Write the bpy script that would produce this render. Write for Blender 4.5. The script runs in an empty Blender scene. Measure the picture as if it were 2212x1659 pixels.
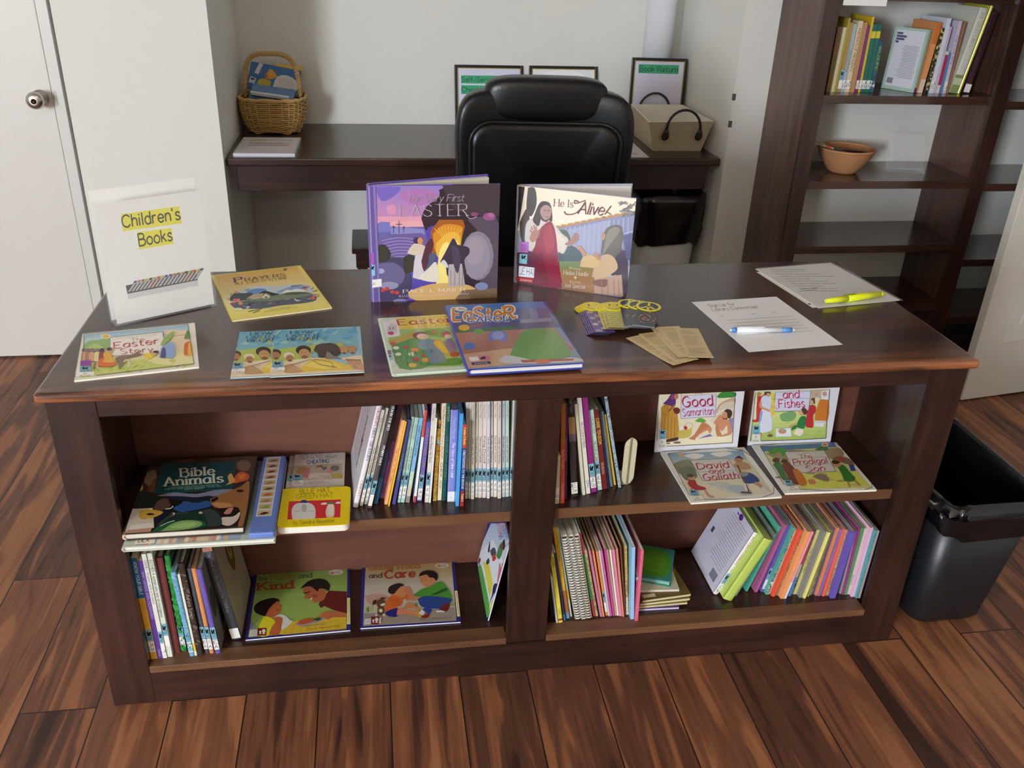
import bpy, bmesh, math, random
from math import sin, cos, pi, radians
from mathutils import Vector as V, Matrix, Euler
S = bpy.context.scene
C = S.collection
# ------------------------------------------------------------------ camera
FPX, W0, H0 = 1913.8038, 2212, 1659
CAM = V((-0.30858, -1.48071, 1.50009))
EUL = Euler((1.100963, -0.034586, -0.148969), 'XYZ')
cd = bpy.data.cameras.new('camera'); cam = bpy.data.objects.new('camera', cd); C.objects.link(cam)
cam.location = CAM; cam.rotation_euler = EUL
cd.sensor_fit = 'HORIZONTAL'; cd.sensor_width = 36; cd.lens = FPX/W0*36; cd.clip_start = .05
S.camera = cam
RM = EUL.to_matrix()
# ------------------------------------------------------------------ look
S.view_settings.view_transform = 'Standard'; S.view_settings.look = 'None'
S.view_settings.gamma = 1; S.view_settings.use_curve_mapping = False
S.view_settings.exposure = 0.04
S.cycles.use_denoising = True
S.cycles.max_bounces = 10; S.cycles.diffuse_bounces = 5; S.cycles.glossy_bounces = 4
S.cycles.sample_clamp_indirect = 6
# ------------------------------------------------------------------ world + lights
wd = bpy.data.worlds.new('world'); S.world = wd; wd.use_nodes = True
bg = wd.node_tree.nodes['Background']
bg.inputs[0].default_value = (.62, .78, 1, 1); bg.inputs[1].default_value = 1.0
def area(name, loc, target, sx, sy, power, col):
    l = bpy.data.lights.new(name, 'AREA'); l.shape = 'RECTANGLE'; l.size = sx; l.size_y = sy
    l.energy = power; l.color = col
    o = bpy.data.objects.new(name, l); C.objects.link(o); o.location = loc
    d = V(target)-V(loc); o.rotation_euler = d.to_track_quat('-Z', 'Y').to_euler()
    return o
# daylight entering through the big window in the far wall, behind and left of the camera
area('window_daylight', (-5.0, -6.9, 1.72), (0.3, 1.0, 0.75), 1.7, 1.6, 700, (.83, .91, 1))
# the room's ceiling lamps
area('ceiling_lamp_light', (-.6, -1.6, 2.66), (-.6, -1.6, 0), 1.15, .55, 17, (1, .88, .70))
area('ceiling_lamp_light', (-.6, -4.4, 2.66), (-.6, -4.4, 0), 1.15, .55, 17, (1, .88, .70))

# ------------------------------------------------------------------ helpers
def lin(c):
    return c/12.92 if c <= .04045 else ((c+.055)/1.055)**2.4
_hc = {}
def H(s):
    if isinstance(s, tuple): return s
    if s not in _hc:
        t = s if len(s) == 6 else ''.join(x*2 for x in s)
        _hc[s] = tuple(lin(int(t[i:i+2], 16)/255) for i in (0, 2, 4))
    return _hc[s]
def mixc(a, b, t):
    a, b = H(a), H(b); return tuple(a[i]*(1-t)+b[i]*t for i in range(3))
def ray(u, v): return RM @ V(((u-W0/2)/FPX, -(v-H0/2)/FPX, -1))
def onz(u, v, z): d = ray(u, v); return CAM+d*((z-CAM.z)/d.z)
def ony(u, v, y): d = ray(u, v); return CAM+d*((y-CAM.y)/d.y)
def onx(u, v, x): d = ray(u, v); return CAM+d*((x-CAM.x)/d.x)
def onp(u, v, P, n): d = ray(u, v); return CAM+d*((P-CAM).dot(n)/d.dot(n))

class MB:
    """collects polygons with colours; build() links them as ONE mesh object"""
    def __init__(s): s.v = []; s.f = []; s.c = []; s.sm = []
    def add(s, pts, faces, col='fff', smooth=False):
        b = len(s.v); s.v += [tuple(p) for p in pts]; h = H(col)
        for f in faces: s.f.append([b+i for i in f]); s.c.append([h]*len(f)); s.sm.append(smooth)
    def box(s, x0, x1, y0, y1, z0, z1, col='fff'):
        s.add([(x0,y0,z0),(x1,y0,z0),(x1,y1,z0),(x0,y1,z0),(x0,y0,z1),(x1,y0,z1),(x1,y1,z1),(x0,y1,z1)],
              [(0,3,2,1),(4,5,6,7),(0,1,5,4),(1,2,6,5),(2,3,7,6),(3,0,4,7)], col)
    def poly(s, pts, col): s.add(pts, [list(range(len(pts)))], col)
    def gpoly(s, pts, cols):
        b = len(s.v); s.v += [tuple(p) for p in pts]; s.f.append([b+i for i in range(len(pts))]); s.c.append([H(c) for c in cols]); s.sm.append(False)
    def loft(s, rings, col='fff', cap=(True, True), smooth=True, closed=True):
        b = len(s.v); n = len(rings[0]); h = H(col)
        for r in rings: s.v += [tuple(p) for p in r]
        for i in range(len(rings)-1):
            for j in range(n if closed else n-1):
                k = (j+1) % n
                s.f.append([b+i*n+j, b+i*n+k, b+(i+1)*n+k, b+(i+1)*n+j]); s.c.append([h]*4); s.sm.append(smooth)
        if cap[0]: s.f.append([b+j for j in reversed(range(n))]); s.c.append([h]*n); s.sm.append(False)
        if cap[1]: s.f.append([b+(len(rings)-1)*n+j for j in range(n)]); s.c.append([h]*n); s.sm.append(False)
    def tube(s, path, r, col='fff', seg=8, cap=True, closed=False):
        P = [V(p) for p in path]; n = len(P); rings = []
        R = r if isinstance(r, (list, tuple)) else [r]*n
        up = None
        for i in range(n):
            if closed: t = P[(i+1) % n]-P[i-1]
            else: t = P[min(i+1, n-1)]-P[max(i-1, 0)]
            t.normalize()
            if up is None: up = t.orthogonal().normalized()
            up = (up-t*up.dot(t)).normalized(); w = t.cross(up)
            rings.append([P[i]+up*(cos(2*pi*k/seg)*R[i])+w*(sin(2*pi*k/seg)*R[i]) for k in range(seg)])
        if closed: rings.append(rings[0])
        s.loft(rings, col, (cap and not closed, cap and not closed))
    def lathe(s, prof, c=(0, 0, 0), col='fff', seg=24, cap=(True, True), ax=None):
        M = ax or Matrix.Identity(3); c = V(c)
        s.loft([[c+M @ V((r*cos(2*pi*k/seg), r*sin(2*pi*k/seg), z)) for k in range(seg)] for r, z in prof], col, cap)
    def build(s, name, m, parent=None, bevel=0, seg=2, loc=None):
        me = bpy.data.meshes.new(name); me.from_pydata(s.v, [], s.f)
        a = me.color_attributes.new('Col', 'FLOAT_COLOR', 'CORNER')
        fl = []
        for cs in s.c:
            for c in cs: fl += [c[0], c[1], c[2], 1]
        if len(fl) == len(a.data)*4: a.data.foreach_set('color', fl)
        me.polygons.foreach_set('use_smooth', s.sm); me.update()
        o = bpy.data.objects.new(name, me); C.objects.link(o); me.materials.append(m)
        if parent: o.parent = parent
        if loc: o.location = loc
        if bevel:
            b = o.modifiers.new('bevel', 'BEVEL'); b.width = bevel; b.segments = seg; b.limit_method = 'ANGLE'; b.angle_limit = radians(50)
        return o
def tag(o, label, cat, group=None, kind=None):
    if label: o['label'] = label
    if cat: o['category'] = cat
    if group: o['group'] = group
    if kind: o['kind'] = kind
    return o
def thing(name, label, cat, loc=(0, 0, 0), rot=None, group=None):
    o = bpy.data.objects.new(name, None); C.objects.link(o); o.empty_display_size = .05
    o.location = loc
    if rot is not None:
        if isinstance(rot, Matrix): o.rotation_euler = rot.to_euler()
        else: o.rotation_euler = rot
    return tag(o, label, cat, group)
def struct(o): o['kind'] = 'structure'; return o
def dup(root, loc=None, rot=None, label=None):
    r = root.copy(); C.objects.link(r)
    if loc is not None: r.location = loc
    if rot is not None: r.rotation_euler = rot
    if label: r['label'] = label
    for ch in root.children:
        c = ch.copy(); C.objects.link(c); c.parent = r
        for g in ch.children: d = g.copy(); C.objects.link(d); d.parent = c
    return r
def rrect(w, h, r, n=5, z=0, cx=0, cy=0):
    out = []
    for qx, qy, a0 in ((1, 1, 0), (-1, 1, 90), (-1, -1, 180), (1, -1, 270)):
        for k in range(n+1):
            a = radians(a0+90*k/n); out.append(V((cx+qx*(w/2-r)+r*cos(a), cy+qy*(h/2-r)+r*sin(a), z)))
    return out
def spow(x, e): return math.copysign(abs(x)**e, x)
def superq(mb, a, b, c, e1, e2, col, fn=None, nu=20, nv=28, ctr=(0, 0, 0)):
    rings = []
    for i in range(nu+1):
        t = -pi/2+pi*i/nu; t = max(min(t, pi/2-.02), -pi/2+.02)
        ring = []
        for j in range(nv):
            q = 2*pi*j/nv
            p = V((a*spow(cos(t), e1)*spow(cos(q), e2), b*spow(cos(t), e1)*spow(sin(q), e2), c*spow(sin(t), e1)))
            if fn: p = fn(p)
            ring.append(p+V(ctr))
        rings.append(ring)
    mb.loft(rings, col)

# ------------------------------------------------------------------ materials
def nt(name):
    m = bpy.data.materials.new(name); m.use_nodes = True
    t = m.node_tree; return m, t, t.nodes['Principled BSDF']
def nd(t, kind, **kw):
    n = t.nodes.new(kind)
    for k, v in kw.items(): setattr(n, k, v)
    return n
def paint(name, rough=.5, spec=.5, noise=.06, scale=90, coat=0, bump=0, metal=0):
    """colour comes from the mesh's own colour attribute, with a little procedural mottling"""
    m, t, b = nt(name)
    a = nd(t, 'ShaderNodeVertexColor', layer_name='Col')
    tc = nd(t, 'ShaderNodeTexCoord'); n = nd(t, 'ShaderNodeTexNoise'); n.inputs['Scale'].default_value = scale; n.inputs['Detail'].default_value = 3
    t.links.new(tc.outputs['Object'], n.inputs['Vector'])
    mr = nd(t, 'ShaderNodeMapRange'); mr.inputs[3].default_value = 1-noise; mr.inputs[4].default_value = 1+noise
    t.links.new(n.outputs['Fac'], mr.inputs[0])
    mx = nd(t, 'ShaderNodeVectorMath', operation='SCALE'); t.links.new(a.outputs['Color'], mx.inputs[0]); t.links.new(mr.outputs[0], mx.inputs['Scale'])
    t.links.new(mx.outputs[0], b.inputs['Base Color'])
    b.inputs['Roughness'].default_value = rough; b.inputs['Specular IOR Level'].default_value = spec
    b.inputs['Coat Weight'].default_value = coat; b.inputs['Coat Roughness'].default_value = .15; b.inputs['Metallic'].default_value = metal
    if bump:
        bp = nd(t, 'ShaderNodeBump'); bp.inputs['Strength'].default_value = bump; bp.inputs['Distance'].default_value = .002
        t.links.new(n.outputs['Fac'], bp.inputs['Height']); t.links.new(bp.outputs[0], b.inputs['Normal'])
    return m
def wood(name, axis, stops, rough=.32, coat=.25, scale=1.0, wear=None):
    """streaky stained wood, grain running along axis"""
    m, t, b = nt(name)
    tc = nd(t, 'ShaderNodeTexCoord'); mp = nd(t, 'ShaderNodeMapping')
    sc = [14*scale]*3; sc[axis] = 1.1*scale; mp.inputs['Scale'].default_value = sc
    t.links.new(tc.outputs['Object'], mp.inputs['Vector'])
    n = nd(t, 'ShaderNodeTexNoise'); n.inputs['Scale'].default_value = 2.2; n.inputs['Detail'].default_value = 7; n.inputs['Roughness'].default_value = .62; n.inputs['Distortion'].default_value = .6
    t.links.new(mp.outputs[0], n.inputs['Vector'])
    n2 = nd(t, 'ShaderNodeTexNoise'); n2.inputs['Scale'].default_value = 3.1; n2.inputs['Detail'].default_value = 2
    t.links.new(tc.outputs['Object'], n2.inputs['Vector'])
    ad = nd(t, 'ShaderNodeMix'); ad.data_type = 'FLOAT'; ad.inputs[0].default_value = .38
    t.links.new(n.outputs['Fac'], ad.inputs[2]); t.links.new(n2.outputs['Fac'], ad.inputs[3])
    r = nd(t, 'ShaderNodeValToRGB'); cr = r.color_ramp
    while len(cr.elements) < len(stops): cr.elements.new(.5)
    for e, (p, c) in zip(cr.elements, stops): e.position = p; e.color = (*H(c), 1)
    t.links.new(ad.outputs[0], r.inputs[0])
    out = r.outputs[0]
    if wear:      # worn, redder stain along the front edge of the board
        sp = nd(t, 'ShaderNodeSeparateXYZ'); t.links.new(tc.outputs['Object'], sp.inputs[0])
        mr = nd(t, 'ShaderNodeMapRange'); mr.inputs[1].default_value = wear[0]; mr.inputs[2].default_value = wear[1]; mr.inputs[3].default_value = 1; mr.inputs[4].default_value = 0
        t.links.new(sp.outputs[1], mr.inputs[0])
        mu = nd(t, 'ShaderNodeMath', operation='MULTIPLY'); t.links.new(mr.outputs[0], mu.inputs[0])
        m2 = nd(t, 'ShaderNodeMapRange'); m2.inputs[1].default_value = .35; m2.inputs[2].default_value = .62; t.links.new(n.outputs['Fac'], m2.inputs[0]); t.links.new(m2.outputs[0], mu.inputs[1])
        mc = nd(t, 'ShaderNodeMix'); mc.data_type = 'RGBA'; t.links.new(mu.outputs[0], mc.inputs[0]); t.links.new(out, mc.inputs[6]); mc.inputs[7].default_value = (*H(wear[2]), 1)
        out = mc.outputs[2]
    t.links.new(out, b.inputs['Base Color'])
    b.inputs['Roughness'].default_value = rough; b.inputs['Coat Weight'].default_value = coat; b.inputs['Coat Roughness'].default_value = .12
    bp = nd(t, 'ShaderNodeBump'); bp.inputs['Strength'].default_value = .12; bp.inputs['Distance'].default_value = .001
    t.links.new(n.outputs['Fac'], bp.inputs['Height']); t.links.new(bp.outputs[0], b.inputs['Normal'])
    return m
ESP = [(.30, '170d0a'), (.45, '2b1914'), (.56, '3a221b'), (.72, '4c2d22')]
M_WX = wood('dark_stained_wood', 0, ESP)
M_WZ = wood('dark_stained_wood_upright', 2, ESP)
M_TOP = wood('desktop_wood', 0, [(.30, '1d0f0b'), (.44, '351e17'), (.56, '492a20'), (.74, '603829')], .24, .4, wear=(-.01, .07, 'a0623c'))
M_EDGE = wood('lighter_shelf_edge_wood', 0, [(.3, '4a3020'), (.5, '6a4830'), (.7, '80593a')], .45, .1)  # front strips of the shelves, a lighter brown than the boards
M_BACKP = wood('reddish_back_panel_wood', 0, [(.3, '523026'), (.5, '683e30'), (.7, '764938')], .5, .0)
M_CASE = wood('bookcase_wood', 2, [(.30, '2a1a14'), (.45, '4a3028'), (.56, '5e4034'), (.72, '745042')], .36, .2)
M_CASEX = wood('bookcase_shelf_wood', 0, [(.30, '24140f'), (.45, '3c251c'), (.56, '4c3024'), (.72, '5e3e2e')], .24, .4)
M_PRINT = paint('printed_paper', .42, .4, .05)
M_GLOSS = paint('glossy_laminated_cover', .22, .5, .04, coat=.3)
M_PAGE = paint('page_block_paper', .8, .2, .08, 260)
M_MATT = paint('matt_finish', .7, .25, .05)
M_WALL = paint('wall_paint', .6, .3, .02, 30, bump=.03)
M_DOOR = paint('door_paint', .38, .45, .015, 20)
M_PLAST = paint('plastic_finish', .38, .5, .03)
M_BAG = paint('bin_bag_film', .22, .6, .05, 60, bump=.25)
M_LEATH = paint('leather', .36, .5, .10, 220, bump=.18)
M_WICK = paint('wicker', .6, .3, .16, 160)
M_CLOTH = paint('woven_cloth', .9, .1, .10, 420, bump=.3)
M_METAL = paint('metal_finish', .28, .5, .03, metal=1)
def clear(name, tint, alpha, rough=.05):
    m, t, b = nt(name); b.inputs['Base Color'].default_value = (*H(tint), 1); b.inputs['Roughness'].default_value = rough
    b.inputs['Alpha'].default_value = alpha
    tc = nd(t, 'ShaderNodeTexCoord'); n = nd(t, 'ShaderNodeTexNoise'); n.inputs['Scale'].default_value = 8
    t.links.new(tc.outputs['Object'], n.inputs['Vector'])
    mr = nd(t, 'ShaderNodeMapRange'); mr.inputs[3].default_value = rough; mr.inputs[4].default_value = rough+.06
    t.links.new(n.outputs['Fac'], mr.inputs[0]); t.links.new(mr.outputs[0], b.inputs['Roughness'])
    return m
M_CLEAR = clear('clear_acrylic', 'eef2f6', .07)
M_SLEEVE = clear('clear_plastic_sleeve', 'f4f4f6', .12, .12)
def glass():
    m, t, b = nt('window_glass'); b.inputs['Transmission Weight'].default_value = 1; b.inputs['Roughness'].default_value = 0; b.inputs['IOR'].default_value = 1.01
    n = nd(t, 'ShaderNodeTexNoise'); mr = nd(t, 'ShaderNodeMapRange'); mr.inputs[4].default_value = .01; t.links.new(n.outputs['Fac'], mr.inputs[0]); t.links.new(mr.outputs[0], b.inputs['Roughness'])
    return m
def floor_mat():
    m, t, b = nt('wood_plank_floor')
    tc = nd(t, 'ShaderNodeTexCoord'); mp = nd(t, 'ShaderNodeMapping'); mp.inputs['Rotation'].default_value = (0, 0, pi/2)
    t.links.new(tc.outputs['Object'], mp.inputs['Vector'])
    br = nd(t, 'ShaderNodeTexBrick'); br.offset = .37; br.inputs['Scale'].default_value = 1
    br.inputs['Brick Width'].default_value = 1.22; br.inputs['Row Height'].default_value = .155; br.inputs['Mortar Size'].default_value = .0016
    br.inputs['Color1'].default_value = (0, 0, 0, 1); br.inputs['Color2'].default_value = (1, 1, 1, 1); br.inputs['Mortar'].default_value = (.5, .5, .5, 1)
    t.links.new(mp.outputs[0], br.inputs['Vector'])
    # per plank shift so that neighbouring planks carry different figure
    sc = nd(t, 'ShaderNodeVectorMath', operation='SCALE'); sc.inputs['Scale'].default_value = 9; t.links.new(br.outputs['Color'], sc.inputs[0])
    ad = nd(t, 'ShaderNodeVectorMath', operation='ADD'); t.links.new(tc.outputs['Object'], ad.inputs[0]); t.links.new(sc.outputs[0], ad.inputs[1])
    mg = nd(t, 'ShaderNodeMapping'); mg.inputs['Scale'].default_value = (11, 1.0, 1); t.links.new(ad.outputs[0], mg.inputs['Vector'])
    n1 = nd(t, 'ShaderNodeTexNoise'); n1.inputs['Scale'].default_value = 1.35; n1.inputs['Detail'].default_value = 5; n1.inputs['Distortion'].default_value = 1.3; t.links.new(mg.outputs[0], n1.inputs['Vector'])
    # cathedral figure: rings of a slowly varying field
    wv = nd(t, 'ShaderNodeMath', operation='MULTIPLY'); wv.inputs[1].default_value = 34; t.links.new(n1.outputs['Fac'], wv.inputs[0])
    sn = nd(t, 'ShaderNodeMath', operation='SINE'); t.links.new(wv.outputs[0], sn.inputs[0])
    mg2 = nd(t, 'ShaderNodeMapping'); mg2.inputs['Scale'].default_value = (90, 3, 1); t.links.new(ad.outputs[0], mg2.inputs['Vector'])
    n2 = nd(t, 'ShaderNodeTexNoise'); n2.inputs['Scale'].default_value = 1.6; n2.inputs['Detail'].default_value = 6; t.links.new(mg2.outputs[0], n2.inputs['Vector'])
    r = nd(t, 'ShaderNodeValToRGB'); cr = r.color_ramp
    for _ in range(3): cr.elements.new(.5)
    for e, (p, c) in zip(cr.elements, [(.28, '3a241b'), (.42, '5c3a2a'), (.52, '7c4e37'), (.62, '93603f'), (.75, 'a8714c')]): e.position = p; e.color = (*H(c), 1)
    a1 = nd(t, 'ShaderNodeMath', operation='MULTIPLY_ADD'); a1.inputs[1].default_value = .035; t.links.new(sn.outputs[0], a1.inputs[0]); t.links.new(n1.outputs['Fac'], a1.inputs[2])
    a2 = nd(t, 'ShaderNodeMath', operation='MULTIPLY_ADD'); a2.inputs[1].default_value = .22; t.links.new(n2.outputs['Fac'], a2.inputs[0]); t.links.new(a1.outputs[0], a2.inputs[2])
    sb = nd(t, 'ShaderNodeSeparateXYZ'); t.links.new(br.outputs['Color'], sb.inputs[0])
    a3 = nd(t, 'ShaderNodeMath', operation='MULTIPLY_ADD'); a3.inputs[1].default_value = .13; t.links.new(sb.outputs[0], a3.inputs[0]); t.links.new(a2.outputs[0], a3.inputs[2])
    a4 = nd(t, 'ShaderNodeMath', operation='SUBTRACT'); a4.inputs[1].default_value = .165; t.links.new(a3.outputs[0], a4.inputs[0])
    t.links.new(a4.outputs[0], r.inputs[0])
    mo = nd(t, 'ShaderNodeMix'); mo.data_type = 'RGBA'; t.links.new(br.outputs['Fac'], mo.inputs[0]); t.links.new(r.outputs[0], mo.inputs[6]); mo.inputs[7].default_value = (*H('22140f'), 1)
    t.links.new(mo.outputs[2], b.inputs['Base Color']); b.inputs['Roughness'].default_value = .48; b.inputs['Specular IOR Level'].default_value = .4
    bp = nd(t, 'ShaderNodeBump'); bp.inputs['Strength'].default_value = .1; bp.inputs['Distance'].default_value = .001; t.links.new(n2.outputs['Fac'], bp.inputs['Height']); t.links.new(bp.outputs[0], b.inputs['Normal'])
    return m
# ------------------------------------------------------------------ stroke lettering
GL = {}
for ln in '''A 8|0,0 4,10 8,0|1.5,3.6 6.5,3.6
B 7|0,0 0,10|~0,10 4,10 6,8.7 6,6.7 4,5.3 0,5.3|~0,5.3 4.5,5.3 7,4 7,1.5 4.5,0 0,0
C 8|~8,8.2 6,9.8 4,10 1.2,8.5 0,5 1.2,1.5 4,0 6,.2 8,1.8
D 8|0,0 0,10|~0,10 3.5,10 7,8 8,5 7,2 3.5,0 0,0
E 6.5|6.5,10 0,10 0,0 6.5,0|0,5.3 5,5.3
F 6.5|6.5,10 0,10 0,0|0,5.3 5,5.3
G 8.5|~8,8.2 6,9.8 4,10 1.2,8.5 0,5 1.2,1.5 4,0 6.5,.5 8,2 8,4.5|5,4.5 8.5,4.5
H 8|0,0 0,10|8,0 8,10|0,5.2 8,5.2
I 1|.5,0 .5,10
J 5|~5,10 5,3 4,.5 2,0 0,1.5
K 7.5|0,0 0,10|7,10 0,4.2|2.2,6 7.5,0
L 6|0,10 0,0 6,0
M 9|0,0 .6,10 4.5,2.5 8.4,10 9,0
N 8|0,0 0,10 8,0 8,10
O 9|~4.5,10 1.3,8.5 0,5 1.3,1.5 4.5,0 7.7,1.5 9,5 7.7,8.5 4.5,10
P 7|0,0 0,10|~0,10 4.5,10 6.8,8.8 6.8,6 4.5,4.7 0,4.7
Q 9|~4.5,10 1.3,8.5 0,5 1.3,1.5 4.5,0 7.7,1.5 9,5 7.7,8.5 4.5,10|5.5,2.5 9,-1
R 7.5|0,0 0,10|~0,10 4.5,10 6.8,8.8 6.8,6.2 4.5,5 0,5|3.5,5 7.5,0
S 7|~6.5,8.4 5,9.8 3,10 .8,9 .5,7.3 1.8,5.8 4.5,4.7 6.5,3.2 6.3,1.2 4,0 2,.1 0,1.6
T 8|0,10 8,10|4,10 4,0
U 8|~0,10 0,3.5 1.2,.8 4,0 6.8,.8 8,3.5 8,10
V 8|0,10 4,0 8,10
W 12|0,10 3,0 6,9 9,0 12,10
X 7.5|0,10 7.5,0|7.5,10 0,0
Y 8|0,10 4,4.8 8,10|4,4.8 4,0
Z 7|0,10 7,10 0,0 7,0
a 5.5|~5.5,5.3 4,6.5 2,6.3 .3,4.8 0,3 .6,1 2.3,0 4,.6 5.5,2.2|5.5,6.5 5.5,0
b 5.5|0,0 0,10|~0,4.5 1.5,6.2 3.3,6.5 5.2,5 5.5,3 4.8,1 3,0 1.3,.4 0,1.8
c 5|~5,5.2 3.6,6.4 2.3,6.4 .6,5 0,3.2 .7,1.2 2.3,0 3.7,.1 5,1.2
d 5.5|5.5,0 5.5,10|~5.5,4.5 4,6.2 2.2,6.5 .3,5 0,3 .7,1 2.5,0 4.2,.4 5.5,1.8
e 5.5|~0,3.4 5.4,3.4 5,5.3 3.3,6.5 1.8,6.3 .4,4.8 0,3.2 .5,1.3 2.2,0 4,.2 5.3,1.3
f 4|~4,9.6 2.6,10 1.5,8.8 1.4,6 1.4,0|0,6.3 3.6,6.3
g 5.5|~5.5,5.3 4,6.5 2,6.3 .3,4.8 0,3 .6,1 2.3,0 4,.6 5.5,2.2|~5.5,6.5 5.5,0 5,-2 3,-3 .8,-2.3
h 5|0,0 0,10|~0,4.5 1.5,6.2 3.2,6.5 4.8,5.4 5,3.5 5,0
i 1|.5,0 .5,6.5|.5,8.3 .5,9.2
j 2|~1.5,6.5 1.5,-1.5 .5,-3 -.8,-2.6|1.5,8.3 1.5,9.2
k 5|0,0 0,10|4.5,6.5 0,2.6|1.6,4 5,0
l 1|.5,0 .5,10
m 9|0,0 0,6.5|~0,4.3 1.2,6.1 2.7,6.5 4.2,5.5 4.4,3.5 4.4,0|~4.4,4.3 5.6,6.1 7.1,6.5 8.6,5.5 8.8,3.5 8.8,0
n 5|0,0 0,6.5|~0,4.5 1.5,6.2 3.2,6.5 4.8,5.4 5,3.5 5,0
o 6|~3,6.5 .7,5.3 0,3.2 .7,1 3,0 5.3,1 6,3.2 5.3,5.3 3,6.5
p 5.5|0,-3 0,6.5|~0,4.5 1.5,6.2 3.3,6.5 5.2,5 5.5,3 4.8,1 3,0 1.3,.4 0,1.8
q 5.5|5.5,-3 5.5,6.5|~5.5,4.5 4,6.2 2.2,6.5 .3,5 0,3 .7,1 2.5,0 4.2,.4 5.5,1.8
r 3.6|0,0 0,6.5|~0,4 1,5.8 2.2,6.5 3.6,6.2
s 4.5|~4.4,5.4 3.2,6.4 1.7,6.4 .5,5.3 .9,4 3,3 4.4,2 4.2,.7 2.6,0 1.2,.1 0,1
t 4|~1.5,9 1.5,2 2,.3 3.4,0 4,.4|0,6.3 3.8,6.3
u 5|~0,6.5 0,2.5 .8,.6 2.4,0 4,.8 5,2.5|5,6.5 5,0
v 5|0,6.5 2.5,0 5,6.5
w 8|0,6.5 2,0 4,5.5 6,0 8,6.5
x 5|0,6.5 5,0|5,6.5 0,0
y 5.2|0,6.5 2.7,0|5.2,6.5 1.4,-3
z 4.5|0,6.5 4.5,6.5 0,0 4.5,0
' 1|.6,10 .2,7.8
! 1.5|.9,10 .6,3|.5,.8 .5,0
, 1|.8,.8 .2,-1.6
. 1|.5,.8 .5,0
- 4|0,3.6 4,3.6
+ 6|3,7 3,1|0,4 6,4
? 5|~0,8 1,9.6 3,10 5,8.5 4.5,6.5 2.6,5 2.5,3|2.5,.8 2.5,0
& 7|~7,0 1.5,7 1.7,9.3 3.2,10 4.6,9 4.2,7 1,4 .2,2 1.5,.2 3.8,.2 6.5,4
1 3|0,8 2.5,10 2.5,0
0 6|~3,10 .8,8.5 0,5 .8,1.5 3,0 5.2,1.5 6,5 5.2,8.5 3,10'''.split('\n'):
    k, r = ln[0], ln[2:]; w, *st = r.split('|')
    GL[k] = (float(w), [(s[0] == '~', [tuple(map(float, q.split(','))) for q in s.lstrip('~').split()]) for s in st])
def crom(p, n=4):
    if len(p) < 3: return p
    out = []
    for i in range(len(p)-1):
        a, b, c, d = p[max(i-1, 0)], p[i], p[i+1], p[min(i+2, len(p)-1)]
        for k in range(n):
            t = k/n
            out.append(tuple(.5*(2*b[j]+(c[j]-a[j])*t+(2*a[j]-5*b[j]+4*c[j]-d[j])*t*t+(3*b[j]-a[j]-3*c[j]+d[j])*t**3) for j in (0, 1)))
    return out+[p[-1]]
def ribbon(p, wf):
    """quads along a polyline; wf(direction) gives the width"""
    q = []
    for i in range(len(p)-1):
        (x0, y0), (x1, y1) = p[i], p[i+1]; dx, dy = x1-x0, y1-y0; L = math.hypot(dx, dy)
        if L < 1e-6: continue
        dx /= L; dy /= L; w = wf(dx, dy)/2; e = min(w*.45, .25)
        nx, ny = -dy*w, dx*w; ex, ey = dx*e, dy*e
        q.append([(x0-ex-nx, y0-ey-ny), (x1+ex-nx, y1+ey-ny), (x1+ex+nx, y1+ey+ny), (x0-ex+nx, y0-ey+ny)])
    return q
def glyphs(s, style='sans', wd=1.0, n=4):
    """-> list of quads in font units, total width"""
    if style == 'serif': wf = lambda dx, dy: wd*(.38+.85*abs(dy))
    elif style == 'slab': wf = lambda dx, dy: wd*(.75+.3*abs(dy))
    elif style in ('calli', 'script'): wf = lambda dx, dy: wd*(.35+1.05*abs(dx*sin(.7)+dy*cos(.7)))
    else: wf = lambda dx, dy: wd
    x = 0; out = []
    gap = {'serif': 2.6, 'slab': 2.8, 'script': 1.3}.get(style, 2.2)
    rnd = random.Random(s)
    for ch in s:
        if ch == ' ': x += 4.5; continue
        if ch not in GL: x += 3; continue
        w, st = GL[ch]; jy = rnd.uniform(-.25, .25) if style == 'hand' else 0
        for sm, p in st:
            pp = crom(p, n) if sm else p
            if style == 'script': pp = [(a+b*.28, b) for a, b in pp]
            qs = ribbon(pp, wf)
            out += [[(x+a, b+jy) for a, b in q] for q in qs]
            if style in ('serif', 'slab'):
                t = .55 if style == 'serif' else wd*.8; hw = 1.25*wd**.3+.35*wd
                for (a, b), (c, d) in ((p[0], p[1]), (p[-1], p[-2])):
                    if sm and ch not in 'hnmuUbdpqr': continue
                    if abs(b-d) > abs(a-c)*.6 and (b in (0, 10, 6.5, -3)) and abs(b-d) > 1.5 and ch not in "!?.,'":
                        if sm and b not in (0,): continue
                        yy = b-t/2 if b > d else b+t/2
                        h2 = hw*(.8 if b in (6.5,) else 1)
                        out.append([(x+a-h2, yy-t/2), (x+a+h2*(.35 if b == 6.5 else 1), yy-t/2), (x+a+h2*(.35 if b == 6.5 else 1), yy+t/2), (x+a-h2, yy+t/2)])
        x += w+gap
    return out, max(x-gap, 1)

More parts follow.
